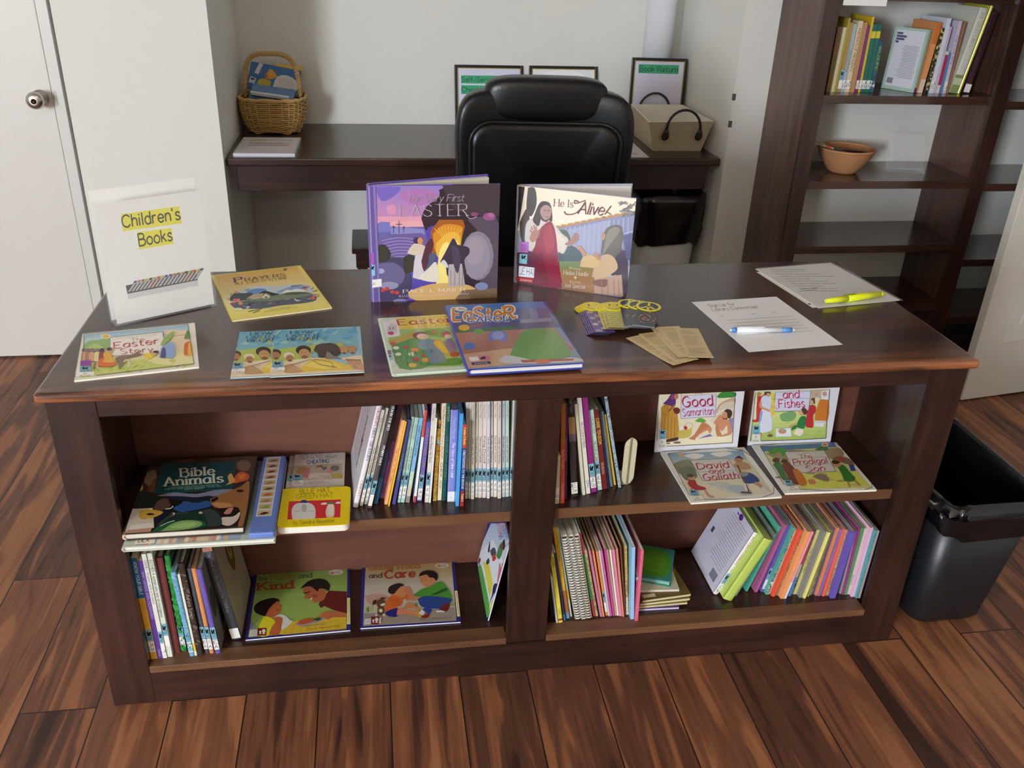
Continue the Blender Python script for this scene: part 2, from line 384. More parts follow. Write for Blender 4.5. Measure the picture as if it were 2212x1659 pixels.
# ------------------------------------------------------------------ printed artwork on a flat sheet
def clip(poly, w, h):
    for ax, lim, sg in ((0, 0, 1), (0, w, -1), (1, 0, 1), (1, h, -1)):
        out = []
        for i in range(len(poly)):
            a, b = poly[i-1], poly[i]; da, db = (a[ax]-lim)*sg, (b[ax]-lim)*sg
            if (da >= 0) != (db >= 0):
                t = da/(da-db); out.append((a[0]+(b[0]-a[0])*t, a[1]+(b[1]-a[1])*t))
            if db >= 0: out.append(b)
        poly = out
        if len(poly) < 3: return []
    return poly
class Art:
    """draws flat coloured shapes on a rectangular sheet; shapes are given in the sheet's own (0..w, 0..h)
    metres, or through a sighting of the sheet (crop origin and scale) that is traced back onto its plane"""
    STEP = .000018
    def __init__(s, O, ex, ey, w, h, crop=None, mb=None):
        s.O, s.ex, s.ey = V(O), V(ex).normalized(), V(ey).normalized(); s.n = s.ex.cross(s.ey).normalized()
        s.w, s.h, s.crop = w, h, crop; s.mb = mb or MB(); s.z = .00008; s.local = False
    def L(s, x, y):
        if s.local: return (x, y)
        if s.crop: x, y = s.crop[0]+x/s.crop[2], s.crop[1]+y/s.crop[2]
        P = onp(x, y, s.O, s.n)-s.O
        return (P.dot(s.ex), P.dot(s.ey))
    def raw(s, pts, col, up=True):
        p = clip(pts, s.w, s.h)
        if len(p) < 3: return
        ar = sum(p[i-1][0]*p[i][1]-p[i][0]*p[i-1][1] for i in range(len(p)))
        if abs(ar) < 1e-9: return
        if ar < 0: p = p[::-1]
        s.mb.poly([(a, b, s.z) for a, b in p], col)
        if up: s.z += s.STEP
    def P(s, col, *xy, smooth=False, n=3):
        """polygon; xy flat list"""
        q = [(xy[i], xy[i+1]) for i in range(0, len(xy), 2)]
        if smooth: q = crom(q+[q[0]], n)[:-1]
        s.raw([s.L(*a) for a in q], col)
    def B(s, col, *xy): s.P(col, *xy, smooth=True)
    def E(s, col, x, y, rx, ry=None, rot=0, n=16):
        ry = ry or rx; c, k = cos(radians(rot)), sin(radians(rot))
        s.raw([s.L(x+rx*cos(2*pi*i/n)*c-ry*sin(2*pi*i/n)*k, y+rx*cos(2*pi*i/n)*k+ry*sin(2*pi*i/n)*c) for i in range(n)], col)
    def R(s, col, x0, y0, x1, y1): s.P(col, x0, y0, x1, y0, x1, y1, x0, y1)
    def Ln(s, col, wd, *xy, smooth=True):
        q = [(xy[i], xy[i+1]) for i in range(0, len(xy), 2)]
        if smooth and len(q) > 2: q = crom(q, 4)
        s.many(ribbon(q, lambda a, b: wd), col)
    def many(s, quads, col):
        z0 = s.z      # overlapping strokes sit a few microns apart so that they never coincide
        for i, q in enumerate(quads): s.z = z0+(i % 7)*.000004; s.raw([s.L(*a) for a in q], col, False)
        s.z = z0+s.STEP+.000012
    def grad(s, c0, c1, *xy, k=10):
        """quad p00 p10 p11 p01, colour c0 at the first edge to c1 at the opposite one"""
        A, Bq, Cq, D = [V(s.L(xy[i], xy[i+1])) for i in (0, 2, 4, 6)]
        for i in range(k):
            t0, t1 = i/k, (i+1)/k
            q = [A.lerp(D, t0), Bq.lerp(Cq, t0), Bq.lerp(Cq, t1), A.lerp(D, t1)]
            s.raw([(p.x, p.y) for p in q], mixc(c0, c1, (i+.5)/k), False)
        s.z += s.STEP
    def T(s, txt, col, x0, y0, x1, y1, cap, style='sans', wd=1.0, n=4, tilt=None):
        """lettering whose baseline runs (x0,y0)->(x1,y1); cap = letter height in the same units"""
        g, tw = glyphs(txt, style, wd, n)
        dx, dy = x1-x0, y1-y0; L = math.hypot(dx, dy) or 1
        ux, uy = dx/tw, dy/tw
        if s.local: vx, vy = -dy/L*cap/10, dx/L*cap/10
        else: vx, vy = (dy/L*cap/10, -dx/L*cap/10)
        if tilt is not None and not s.local:
            vx, vy = tilt*cap/10, -cap/10
        s.many([[(x0+a*ux+b*vx, y0+a*uy+b*vy) for a, b in q] for q in g], col)
    def scrib(s, col, x0, y0, x1, y1, rows, wd, seed=1, fill=.9):
        """rows of tiny illegible print"""
        r = random.Random(seed)
        for i in range(rows):
            t = (i+.5)/rows; yy = y0+(y1-y0)*t; e = x0+(x1-x0)*r.uniform(fill*.75, fill); x = x0
            while x < e:
                l = (x1-x0)*r.uniform(.05, .14); xe = min(x+l, e)
                for quad in ribbon([(x, yy), (xe, yy)], lambda a, b: wd): s.raw([s.L(*a) for a in quad], col, False)
                x = xe+(x1-x0)*.018
        s.z += s.STEP
def emblem(a, x, y, w, h, col='10141a', sg=1):
    """the small black squiggle printed on the blue stickers"""
    P = lambda *q: [k for i in range(0, len(q), 2) for k in (x+q[i]*w, y+q[i+1]*h*sg)]
    a.B(col, *P(.05, .25, .25, .0, .4, .15, .32, .35, .55, .2, .85, .1, .95, .3, .75, .5, .95, .75, .8, .8, .6, .6, .3, .75, .1, .55))
# ------------------------------------------------------------------ room shell
WC, FL = 'e4e2da', 'fff'
YF, YB, XL, XR = 1.80, 2.48, -.827, 1.04
m = MB(); m.add([(-6.2, -7, 0), (3.2, -7, 0), (3.2, 2.6, 0), (-6.2, 2.6, 0)], [(0, 1, 2, 3)]); struct(m.build('floor', floor_mat()))
m = MB(); m.box(-6.2, 3.2, -7, 2.6, 2.7, 2.75, 'eceae4'); struct(m.build('ceiling', M_WALL))
m = MB(); m.box(XL-.1, XR+.1, YB, YB+.1, 0, 2.7, WC); struct(m.build('wall_back', M_WALL))
m = MB(); m.box(-1.312, XL, YF, YB, 0, 2.7, WC); m.box(-6.2, -2.3, YF, YB, 0, 2.7, WC); m.box(-2.3, -1.312, YF+.03, YB, 2.06, 2.7, WC); struct(m.build('wall_left', M_WALL))
m = MB(); m.box(XR, 3.2, YF, YB+.1, 0, 2.7, WC)
for z in (.985, .886): m.box(XR-.0006, XR+.010, YF-.0006, YF+.01, z-.012, z+.012, '5a5650')
struct(m.build('wall_right', M_WALL))
m = MB(); m.box(3.1, 3.2, -7, YF, 0, 2.7, WC); struct(m.build('wall_east', M_WALL))
m = MB(); m.box(-6.3, -6.2, -7, YF, 0, 2.7, WC); struct(m.build('wall_west', M_WALL))
m = MB(); m.box(-6.2, -5.95, -7.1, -7, 0, 2.7, WC); m.box(-4.05, 3.2, -7.1, -7, 0, 2.7, WC); m.box(-5.95, -4.05, -7.1, -7, 0, .85, WC); m.box(-5.95, -4.05, -7.1, -7, 2.6, 2.7, WC); struct(m.build('wall_south', M_WALL))
wn = struct(thing('window_1', None, None, (-5, -7.05, .85)))
m = MB()
for x in (-.95, -.02, .91): m.box(x, x+.04, -.03, .03, 0, 1.75, 'f2f2f0')
for z in (0, 1.71): m.box(-.95, .95, -.03, .03, z, z+.04, 'f2f2f0')
m.build('window_frame', M_DOOR, wn); m = MB(); m.box(-.94, .94, -.003, .003, .02, 1.73, 'fff'); m.build('window_pane', glass(), wn)
# left door: leaf set in a thin jamb, steel knob
d1 = struct(thing('door_1', None, None, (-1.36, YF+.004, .008)))
m = MB(); m.box(-.90, 0, 0, .04, 0, 2.03, 'd9d5cb'); m.build('door_leaf', M_DOOR, d1, .002)
kx = onz(66, 215, 0); K = ony(70, 216, YF-.04)
kz, kxx = K.z-.008, K.x+1.36
m = MB(); AX = Matrix.Rotation(pi/2, 3, 'X')
m.lathe([(.0, 0), (.026, 0), (.027, .006), (.013, .010), (.012, .030), (.017, .036), (.0265, .044), (.029, .054), (.027, .064), (.020, .070), (.011, .072), (.0, .072)], (kxx+.012, 0, kz), 'c9c4bc', 28, ax=AX)
kb = m.build('door_knob', M_METAL, d1); m = MB(); m.lathe([(0, 0), (.009, 0), (.009, .002), (0, .002)], (kxx+.012, -.0715, kz), '4a3c2c', 14, ax=AX); m.build('keyhole', M_METAL, kb)
m = MB(); m.box(.0, .036, -.004, .10, -.008, 2.06, 'd8d6cf'); jb = struct(m.build('trim_1', M_DOOR, None, .002, loc=(-1.358, YF+.004, .008)))
m = MB(); m.box(.004, .012, -.0055, .0, kz-.022, kz+.022, '8f8a82'); m.build('latch_plate', M_METAL, jb)
# right door: open six panel leaf
a9 = math.atan2(.047, .297)
d2 = struct(thing('door_2', None, None, (1.836, 1.153, .006), (0, 0, a9)))
m = MB(); m.box(0, .76, 0, .035, 0, 2.03, 'd8d3c8'); lf = m.build('door_leaf', M_DOOR, d2, .003)
for k, (z0, z1) in enumerate(((.235, .90), (1.02, 1.90))):
    for x0, x1 in ((.115, .345), (.425, .655)):
        m = MB(); m.loft([rrect(x1-x0, z1-z0, .002, 1), rrect(x1-x0-.02, z1-z0-.02, .002, 1, -.007), rrect(x1-x0-.034, z1-z0-.034, .002, 1, -.003), rrect(x1-x0-.11, z1-z0-.11, .002, 1, .0), rrect(x1-x0-.114, z1-z0-.114, .002, 1, .004)], 'd8d3c8', (False, True), False)
        o = m.build('door_panel', M_DOOR, lf); o.rotation_euler = (pi/2, 0, 0); o.location = ((x0+x1)/2, -.0005, (z0+z1)/2)
        m2 = MB(); m2.box(x0-.008, x1+.008, -.004, .0, z0-.008, z0, 'd8d3c8'); m2.box(x0-.008, x1+.008, -.004, 0, z1, z1+.008, 'd8d3c8'); m2.box(x0-.008, x0, -.004, 0, z0, z1, 'd8d3c8'); m2.box(x1, x1+.008, -.004, 0, z0, z1, 'd8d3c8'); m2.build('panel_moulding', M_DOOR, lf, .0025)
m = MB(); m.lathe([(0, 0), (.024, 0), (.024, .005), (.012, .008), (.012, .025), (.026, .040), (.026, .050), (.012, .057), (0, .057)], (.055, 0, .93), 'c8c6c2', 24, ax=AX); m.build('door_knob', M_METAL, d2)
m = MB(); m.box(-.0015, 0, .006, .029, .90, .96, 'b8b6b2'); m.build('latch_plate', M_METAL, d2)
# white pipe boxed up the alcove corner
m = MB(); m.lathe([(.062, .752), (.062, 2.7)], (.918, 2.405, 0), 'eceef2', 36); struct(m.build('trim_2', M_DOOR))

# ------------------------------------------------------------------ the bookcase desk
W2, DD, HB, HT = .894, .598, .738, .758
ZS, ZB, YBP = .4315, .1025, .275
desk = thing('bookcase_desk', 'dark stained wooden desk with open bookshelves in its front, covered with books and papers', 'desk')
m = MB(); m.box(-W2-.013, W2+.013, -.012, DD+.012, HB, HT); m.build('desktop', M_TOP, desk, .007, 4)
for x0, x1, z0 in ((-W2, -W2+.085, 0), (-.05, .04, .088), (W2-.085, W2, 0)):
    m = MB(); m.box(x0, x1, 0, .02, z0, .702 if x0 == -.05 else HB); m.build('stile', M_WZ, desk, .0015)
m = MB(); m.box(-W2+.085, W2-.085, 0, .02, .702, HB); m.build('top_rail', M_WX, desk, .0015)
m = MB(); m.box(-W2+.085, W2-.085, .001, .02, 0, .086); m.build('kick_board', M_WX, desk)
for x0, x1 in ((-W2+.001, -W2+.055), (W2-.055, W2-.001)):
    m = MB(); m.box(x0, x1, .02, DD-.02, 0, HB); m.build('side_panel', M_WZ, desk)
m = MB(); m.box(-.030, .020, .02, DD-.02, .0, HB); m.build('divider', M_WZ, desk)
for x0, x1, n0, n1 in ((-W2+.055, -.030, -W2+.085, -.05), (.020, W2-.055, .04, W2-.085)):
    m = MB(); m.box(x0, x1, .02, YBP, ZS-.0255, ZS); sh = m.build('shelf', M_WX, desk)
    m = MB(); m.box(n0, n1, .0185, .0215, ZS-.0252, ZS-.0003); m.build('shelf_edge', M_EDGE, sh)
    m = MB(); m.box(x0, x1, .04, YBP, ZB-.018, ZB); sh = m.build('bottom_shelf', M_WX, desk)
    m = MB(); m.box(n0, n1, -.001, .04, ZB-.0175, ZB); m.build('shelf_edge', M_EDGE, sh, .0015)
    m = MB(); m.box(x0, x1, YBP, YBP+.012, .06, HB); m.build('back_panel', M_BACKP, desk)
m = MB(); m.box(-W2, W2, DD-.02, DD-.002, 0, HB); m.build('rear_panel', M_WX, desk)

# ------------------------------------------------------------------ built in desk of the alcove
HD = .75
bd = thing('alcove_desk', 'long dark wooden desktop with deep apron built across the white wall alcove', 'desk', (0, 0, 0))
m = MB(); m.box(XL+.004, XR-.004, 1.825, YB-.001, HD-.03, HD); m.build('desktop', M_WX, bd, .006, 3)
m = MB(); m.box(XL+.03, XR-.04, 1.865, 1.885, HD-.13, HD-.03); m.build('apron', M_WX, bd, .002)
m = MB(); m.box(XL+.004, XR-.004, YB-.03, YB-.001, HD-.10, HD-.03); m.build('wall_cleat', M_WX, bd)
st = thing('wooden_stool', 'small dark wooden stool under the alcove desk, left of the leather chair', 'stool', (-.23, 2.16, 0))
m = MB(); m.box(-.17, .17, -.13, .13, .315, .34); m.build('seat', M_WX, st, .003)
m = MB(); m.box(-.155, .155, -.115, .115, .25, .315); m.build('apron', M_WX, st, .002)
for sx in (-1, 1):
    for sy in (-1, 1):
        m = MB(); m.box(min(sx*.15, sx*.11), max(sx*.15, sx*.11), min(sy*.11, sy*.07), max(sy*.11, sy*.07), 0, .25); m.build('leg', M_WZ, st, .002)

# ------------------------------------------------------------------ tall bookcase on the right
BX0, BX1, BX2, BY0, BY1 = 1.174, 1.926, 2.62, 1.47, 1.797
bc = thing('tall_bookcase', 'tall dark wooden bookcase without back standing against the white wall at right', 'bookcase')
for x0, x1 in ((BX0, BX0+.03), (BX1-.03, BX1), (BX2-.03, BX2)):
    m = MB(); m.box(x0, x1, BY0+.02, BY1, 0, 2.1); m.build('side_panel', M_CASE, bc, .001)
for x0, x1 in ((BX0, BX0+.055), (BX1-.058, BX1), (BX2-.055, BX2)):
    m = MB(); m.box(x0, x1, BY0, BY0+.02, 0, 2.1); m.build('face_stile', M_WZ, bc, .0015)
SH1 = (.08, .2615, .503, .747, 1.045, 1.375, 1.71)
for z in SH1:
    m = MB(); m.box(BX0+.03, BX1-.03, BY0+.012, BY1-.003, z-.028, z); m.build('shelf', M_CASEX, bc, .001)
for z in (.06, .20, .44, .735, 1.03, 1.36, 1.70):
    m = MB(); m.box(BX1, BX2-.03, BY0+.015, BY1-.003, z-.028, z); m.build('shelf', M_CASEX, bc, .001)
m = MB(); m.box(BX0, BX2, BY0, BY1, 2.1, 2.13); m.build('top_board', M_CASEX, bc, .002)
m = MB(); P0, P1 = ony(1822, 4, BY0+.009), ony(1916, 5, BY0+.009)
m.box(P0.x, P1.x, 0, .0006, -.01, .075, 'f2f0ea'); a = Art((P0.x, 0, 0), (1, 0, 0), (0, 0, 1), .1, .08)
tag(m.build('shelf_card', M_PRINT, None, loc=(0, BY0+.009, P0.z)), 'white paper card taped to the front edge of the upper bookcase shelf', 'card')

# ------------------------------------------------------------------ leather chair (seen from behind)
ch = thing('office_chair', 'black leather high back office chair with padded headrest, seen from behind', 'office chair', (.185, 1.12, 0), (0, 0, radians(-4)))
LB = '0d0d0e'
def lean(p): return V((p.x*(1+.10*(p.z+.1)), p.y-.16*p.z-.06*abs(p.x/.25)**2*1, p.z))
bk = MB(); superq(bk, .245, .060, .335, .28, .38, LB, lean, 26, 44, (0, 0, .785)); bko = bk.build('backrest', M_LEATH, ch)
m = MB()   # rear panel, set a little proud inside the bolster
rings = []
for s_, d in ((1, 0), (.985, .008), (.93, .013), (.5, .017), (.05, .018)):
    rings.append([lean(V((p.x*s_, -.052-d, p.y*s_*1.0))) for p in rrect(.405, .555, .055, 7)])
m.loft(rings, '0b0b0c', (False, True)); m.build('rear_panel', M_LEATH, ch, loc=(0, 0, .755))
m = MB(); m.tube([lean(V((p.x, -.060, p.y))) for p in rrect(.412, .562, .058, 7)], .0045, '141415', 8, closed=True); m.build('piping', M_LEATH, ch, loc=(0, 0, .755))
m = MB(); superq(m, .172, .052, .060, .5, .42, LB, lambda p: V((p.x, p.y-.09*p.z, p.z)), 18, 36); m.build('headrest', M_LEATH, ch, loc=(0, -.075, 1.095))
m = MB(); superq(m, .245, .25, .06, .35, .4, LB, None, 14, 36); m.build('seat', M_LEATH, ch, loc=(0, .24, .46))
m = MB(); m.lathe([(.03, .13), (.03, .30), (.02, .30), (.02, .41)], (0, .24, 0), '1a1a1a', 16); m.build('gas_lift', M_PLAST, ch)
for k in range(5):
    a = 2*pi*k/5+.3; m = MB()
    m.loft([[V((cos(a)*r-sin(a)*w*s1, .24+sin(a)*r+cos(a)*w*s1, z+h*s2)) for s1, s2 in ((-1, 0), (1, 0), (1, 1), (-1, 1))] for r, w, z, h in ((.02, .03, .10, .05), (.29, .016, .075, .025))], '151515', smooth=False)
    lg = m.build('base_arm', M_PLAST, ch, .004); m = MB()
    for o in (-.012, .012):
        m.lathe([(0, -.008), (.025, -.008), (.027, 0), (.025, .008), (0, .008)], (cos(a)*.28-sin(a)*o, .24+sin(a)*.28+cos(a)*o, .0275), '1c1c1c', 16, ax=Matrix.Rotation(a, 3, 'Z') @ Matrix.Rotation(pi/2, 3, 'X'))
    m.tube([(cos(a)*.28, .24+sin(a)*.28, .03), (cos(a)*.28, .24+sin(a)*.28, .09)], .006, '1c1c1c', 8)
    m.build('caster', M_PLAST, lg)

# ------------------------------------------------------------------ waste bins with liners
def bin_(name, label, loc, rz, wb, db, wt, dt, h, bag, body, bagc='0c0c0d', seed=1, rc=.05):
    t = thing(name, label, 'waste bin', loc, (0, 0, rz)); r = random.Random(seed)
    m = MB(); n = 6
    m.loft([rrect(wb*.94, db*.94, rc*.8, n, 0), rrect(wb, db, rc, n, .012), rrect(wt, dt, rc*1.1, n, h-.004), rrect(wt-.012, dt-.012, rc*1.05, n, h-.004), rrect(wb-.012, db-.012, rc*.9, n, .02)], body, (True, True))
    m.build('bin_body', M_PLAST, t)
    # liner: hangs over the rim outside, folds inwards
    m = MB(); rings = []; N = 4*(n+1)
    ph = [r.uniform(0, 6.3) for _ in range(8)]
    prof = [(-bag, .010), (-bag*.72, .013), (-bag*.45, .009), (-bag*.2, .013), (-.02, .012), (.006, .008), (.010, .0), (.004, -.010), (-.03, -.016), (-.10, -.020), (-h*.55, -.028), (-h*.93, -.035)]
    for k, (dz, o) in enumerate(prof):
        f = max(0, min(1, (h+dz)/h)); w, d = wb+(wt-wb)*f, db+(dt-db)*f; ring = []
        for j, p in enumerate(rrect(w, d, rc, n)):
            q = 2*pi*j/N
            wob = .004*sin(5*q+ph[0]+k*.9)+.003*sin(11*q+ph[1]+k*1.7)+.0022*sin(17*q+ph[2]-k*2.3)
            if o < 0: wob *= .8
            nn = V((p.x/(w/2), p.y/(d/2), 0)); nn.normalize()
            hem = .010*sin(3*q+ph[3])+.006*sin(7*q+ph[4]) if k == 0 else (.004*sin(6*q+ph[5]) if k in (5, 6) else 0)
            ring.append(V((p.x, p.y, h+dz+hem))+nn*(o+(wob if k != 11 else 0)+(.004 if o > 0 else 0)))
        rings.append(ring)
    m.loft(rings, bagc, (False, True)); m.build('bin_liner', M_BAG, t)
    return t
bin_('waste_bin', 'black plastic waste bin with black liner standing on the floor beside the desk', (1.078, .205, 0), radians(2), .20, .33, .265, .41, .375, .075, '1d1e22', '0d0d0f', 3)
bin_('waste_bin', 'tall white waste bin with black liner under the alcove desk behind the chair', (.895, 2.03, 0), 0, .215, .22, .27, .29, .58, .20, 'c9c9c4', '0b0b0c', 5, .07)
# ------------------------------------------------------------------ sheets, booklets and books lying flat
T0 = HT
def sheet(crop, BL, BR, TL, z):
    q = lambda p: onz(crop[0]+p[0]/crop[2], crop[1]+p[1]/crop[2], z)
    O, B, T = q(BL), q(BR), q(TL); ex = (B-O).normalized(); ey = V((0, 0, 1)).cross(ex)
    return O, ex, ey, (B-O).length, (T-O).dot(ey)
def posed(name, label, cat, O, ex, ey, group=None):
    n = V(ex).cross(V(ey)); M = Matrix((ex, ey, n)).transposed()
    return thing(name, label, cat, O, M, group)
def body(a, root, t, style, cover, page='efe9da', spine=None, rim=.003):
    """gives the drawn cover its boards, spine and block of pages (z=0 is the upper face)"""
    w, h, m = a.w, a.h, a.mb; spine = spine or cover
    if t < .0012:
        m.box(0, w, 0, h, -t, 0, cover); return
    if style == 'soft':
        m.box(0, w, 0, h, -.0004, 0, cover); m.box(0, w, 0, h, -t, -t+.0004, cover); m.box(-.0003, .0004, 0, h, -t, 0, spine)
        p = MB(); p.box(.0005, w-.0006, .0006, h-.0006, -t+.0005, -.0005, page)
    elif style == 'hard':
        b = min(.0026, t*.25)
        m.box(0, w, 0, h, -b, 0, cover); m.box(0, w, 0, h, -t, -t+b, cover)
        m.loft([[V((x, y, z)) for x, z in ((.004, 0), (-.002, -t*.22), (-.003, -t*.5), (-.002, -t*.78), (.004, -t), (.004, -t+b), (.0, -t*.5), (.004, -b))] for y in (0, h)], spine, smooth=False)
        p = MB(); p.box(.001, w-rim, rim, h-rim, -t+b, -b, page)
    else:         # board book: thick leaves, rounded outer corners
        r = .012; out = rrect(w, h, r, 5, 0, w/2, h/2)
        m.loft([[V((p.x, p.y, -.0012)) for p in out], [V((p.x, p.y, 0)) for p in out]], cover, smooth=False)
        p = MB(); p.loft([[V((q.x, q.y, -t)) for q in out], [V((q.x, q.y, -.0012)) for q in out]], page, smooth=False)
    p.build('pages', M_PAGE, root)
def flat(name, label, cat, crop, BL, BR, TL, z, t, style='soft', cover='fff', page='efe9da', spine=None, group=None, h=None):
    O, ex, ey, w, hh = sheet(crop, BL, BR, TL, z); h = h or hh
    r = posed(name, label, cat, O, ex, ey, group)
    a = Art(O, ex, ey, w, h, crop); body(a, r, t, style, cover, page, spine); return r, a
def done(a, r, mat=None, name='cover'): return a.mb.build(name, mat or M_PRINT, r)
def sticker(a, x, y, w, h, dx=0):
    a.P('7db4cb', x, y, x+w, y, x+w-dx, y+h, x-dx, y+h); emblem(a, x+w*.18, y+h*.06, w*.66, h*.55)
    a.Ln('3d6478', h*.05, x+w*.2-dx, y+h*.80, x+w*.85-dx, y+h*.80); a.Ln('3d6478', h*.05, x+w*.25-dx, y+h*.92, x+w*.8-dx, y+h*.92)

# --- yellow prayer booklet
r, a = flat('paperback_booklet', 'yellow paperback booklet with a painted barn and flowers, behind the white sign', 'book', (460, 565, 8.193), (345, 1048), (2110, 812), (3, 240), T0+.0035, .0032, 'soft', 'f2e070', 'efe4dc')
a.P('f4e37a', 340, 1050, 2110, 815, 1525, 38, 0, 240)
a.grad('efc25e', 'f3e9b2', 40, 255, 1480, 80, 1830, 560, 190, 700, k=12)
a.grad('f3e9b2', 'f5e76a', 190, 700, 1830, 560, 2040, 800, 330, 1000, k=6)
a.B('cfdbe4', 480, 500, 800, 430, 1150, 440, 1400, 400, 1700, 430, 1750, 560, 1200, 640, 500, 640)
a.B('6f9bd6', 600, 520, 760, 480, 940, 490, 900, 560, 640, 590); a.B('8fb0d8', 1120, 540, 1400, 440, 1680, 450, 1560, 500, 1200, 560)
a.B('f6f6f2', 1210, 560, 1300, 500, 1380, 510, 1480, 480, 1640, 520, 1500, 560)
a.B('3b4a4e', 300, 640, 380, 560, 540, 560, 700, 560, 680, 660, 480, 700, 310, 700)
a.B('26362c', 820, 560, 920, 520, 1050, 550, 1180, 580, 1180, 640, 960, 650)
a.B('7d8f74', 560, 680, 900, 640, 1200, 580, 1500, 540, 1740, 560, 1790, 640, 1600, 720, 1100, 760, 640, 760)
a.B('4d5b3c', 1200, 580, 1360, 545, 1600, 540, 1700, 560, 1400, 590)
a.B('5d6574', 300, 740, 560, 700, 800, 700, 1100, 690, 1450, 650, 1780, 600, 1820, 690, 1600, 740, 1200, 780, 900, 830, 560, 840, 380, 820)
a.P('c9b493', 580, 665, 700, 585, 900, 560, 870, 640); a.P('e9e5d8', 870, 640, 920, 565, 1010, 610, 1000, 645, 900, 655); a.P('8d7f6a', 920, 562, 950, 556, 1050, 610, 1010, 612); a.R('5c5a52', 915, 622, 965, 645)
for x, y, rr, c in ((410, 548, 34, 'e88f86'), (400, 690, 50, 'e0676c'), (450, 680, 34, 'e2808a'), (490, 745, 42, 'f0a368'), (350, 750, 46, '8b5a80'), (270, 665, 34, 'e7b59a'), (1620, 465, 40, 'a2628c'), (1650, 500, 30, 'e89a7c'), (1680, 450, 26, 'c07aa2'), (1770, 650, 46, 'e66a62'), (1790, 610, 28, 'c880a0'), (1700, 665, 22, 'b8a2cc')): a.E(c, x, y, rr, rr*.6)
for q in ((1740, 500, 1780, 460), (1760, 540, 1850, 510), (1790, 580, 1880, 600), (1800, 640, 1880, 620), (1380, 440, 1580, 420), (560, 520, 640, 490), (300, 600, 340, 560), (620, 890, 860, 840), (710, 910, 830, 870)): a.Ln('3d4a38', 10, *q)
a.B('d9dde2', 1440, 640, 1480, 680, 1560, 690, 1500, 712, 1450, 690); a.B('c2c8d4', 580, 830, 610, 790, 660, 810, 600, 850); a.E('f0efc8', 450, 850, 80, 26)
for k in range(26):
    q = random.Random(k); x = q.uniform(420, 1700); a.E(q.choice(['7a7fa2', '8c7f96', 'b0705c', '49506a', '9aa0b8']), x, 790-(x-420)*.09+q.uniform(-40, 30), 26, 9)
a.T('P', '4a3a78', 395, 372, 520, 352, 74, 'serif', 1.4, tilt=-.25); a.T('RAYERS', '5a4f38', 575, 350, 1285, 268, 52, 'serif', 1.1, tilt=-.25)
a.T('AT EASTERTIME', '6d6238', 400, 420, 1345, 312, 36, 'serif', 1.0, tilt=-.25)
a.T('Prayers Selected by', '8d8440', 1010, 862, 1390, 815, 20, 'sans', .9, 2); a.T('Illustrated by Dorothy Jarvis', '8d8440', 915, 905, 1510, 822, 22, 'sans', .9, 2)
a.B('6c7c74', 1235, 150, 1290, 130, 1310, 145, 1260, 165)
done(a, r)

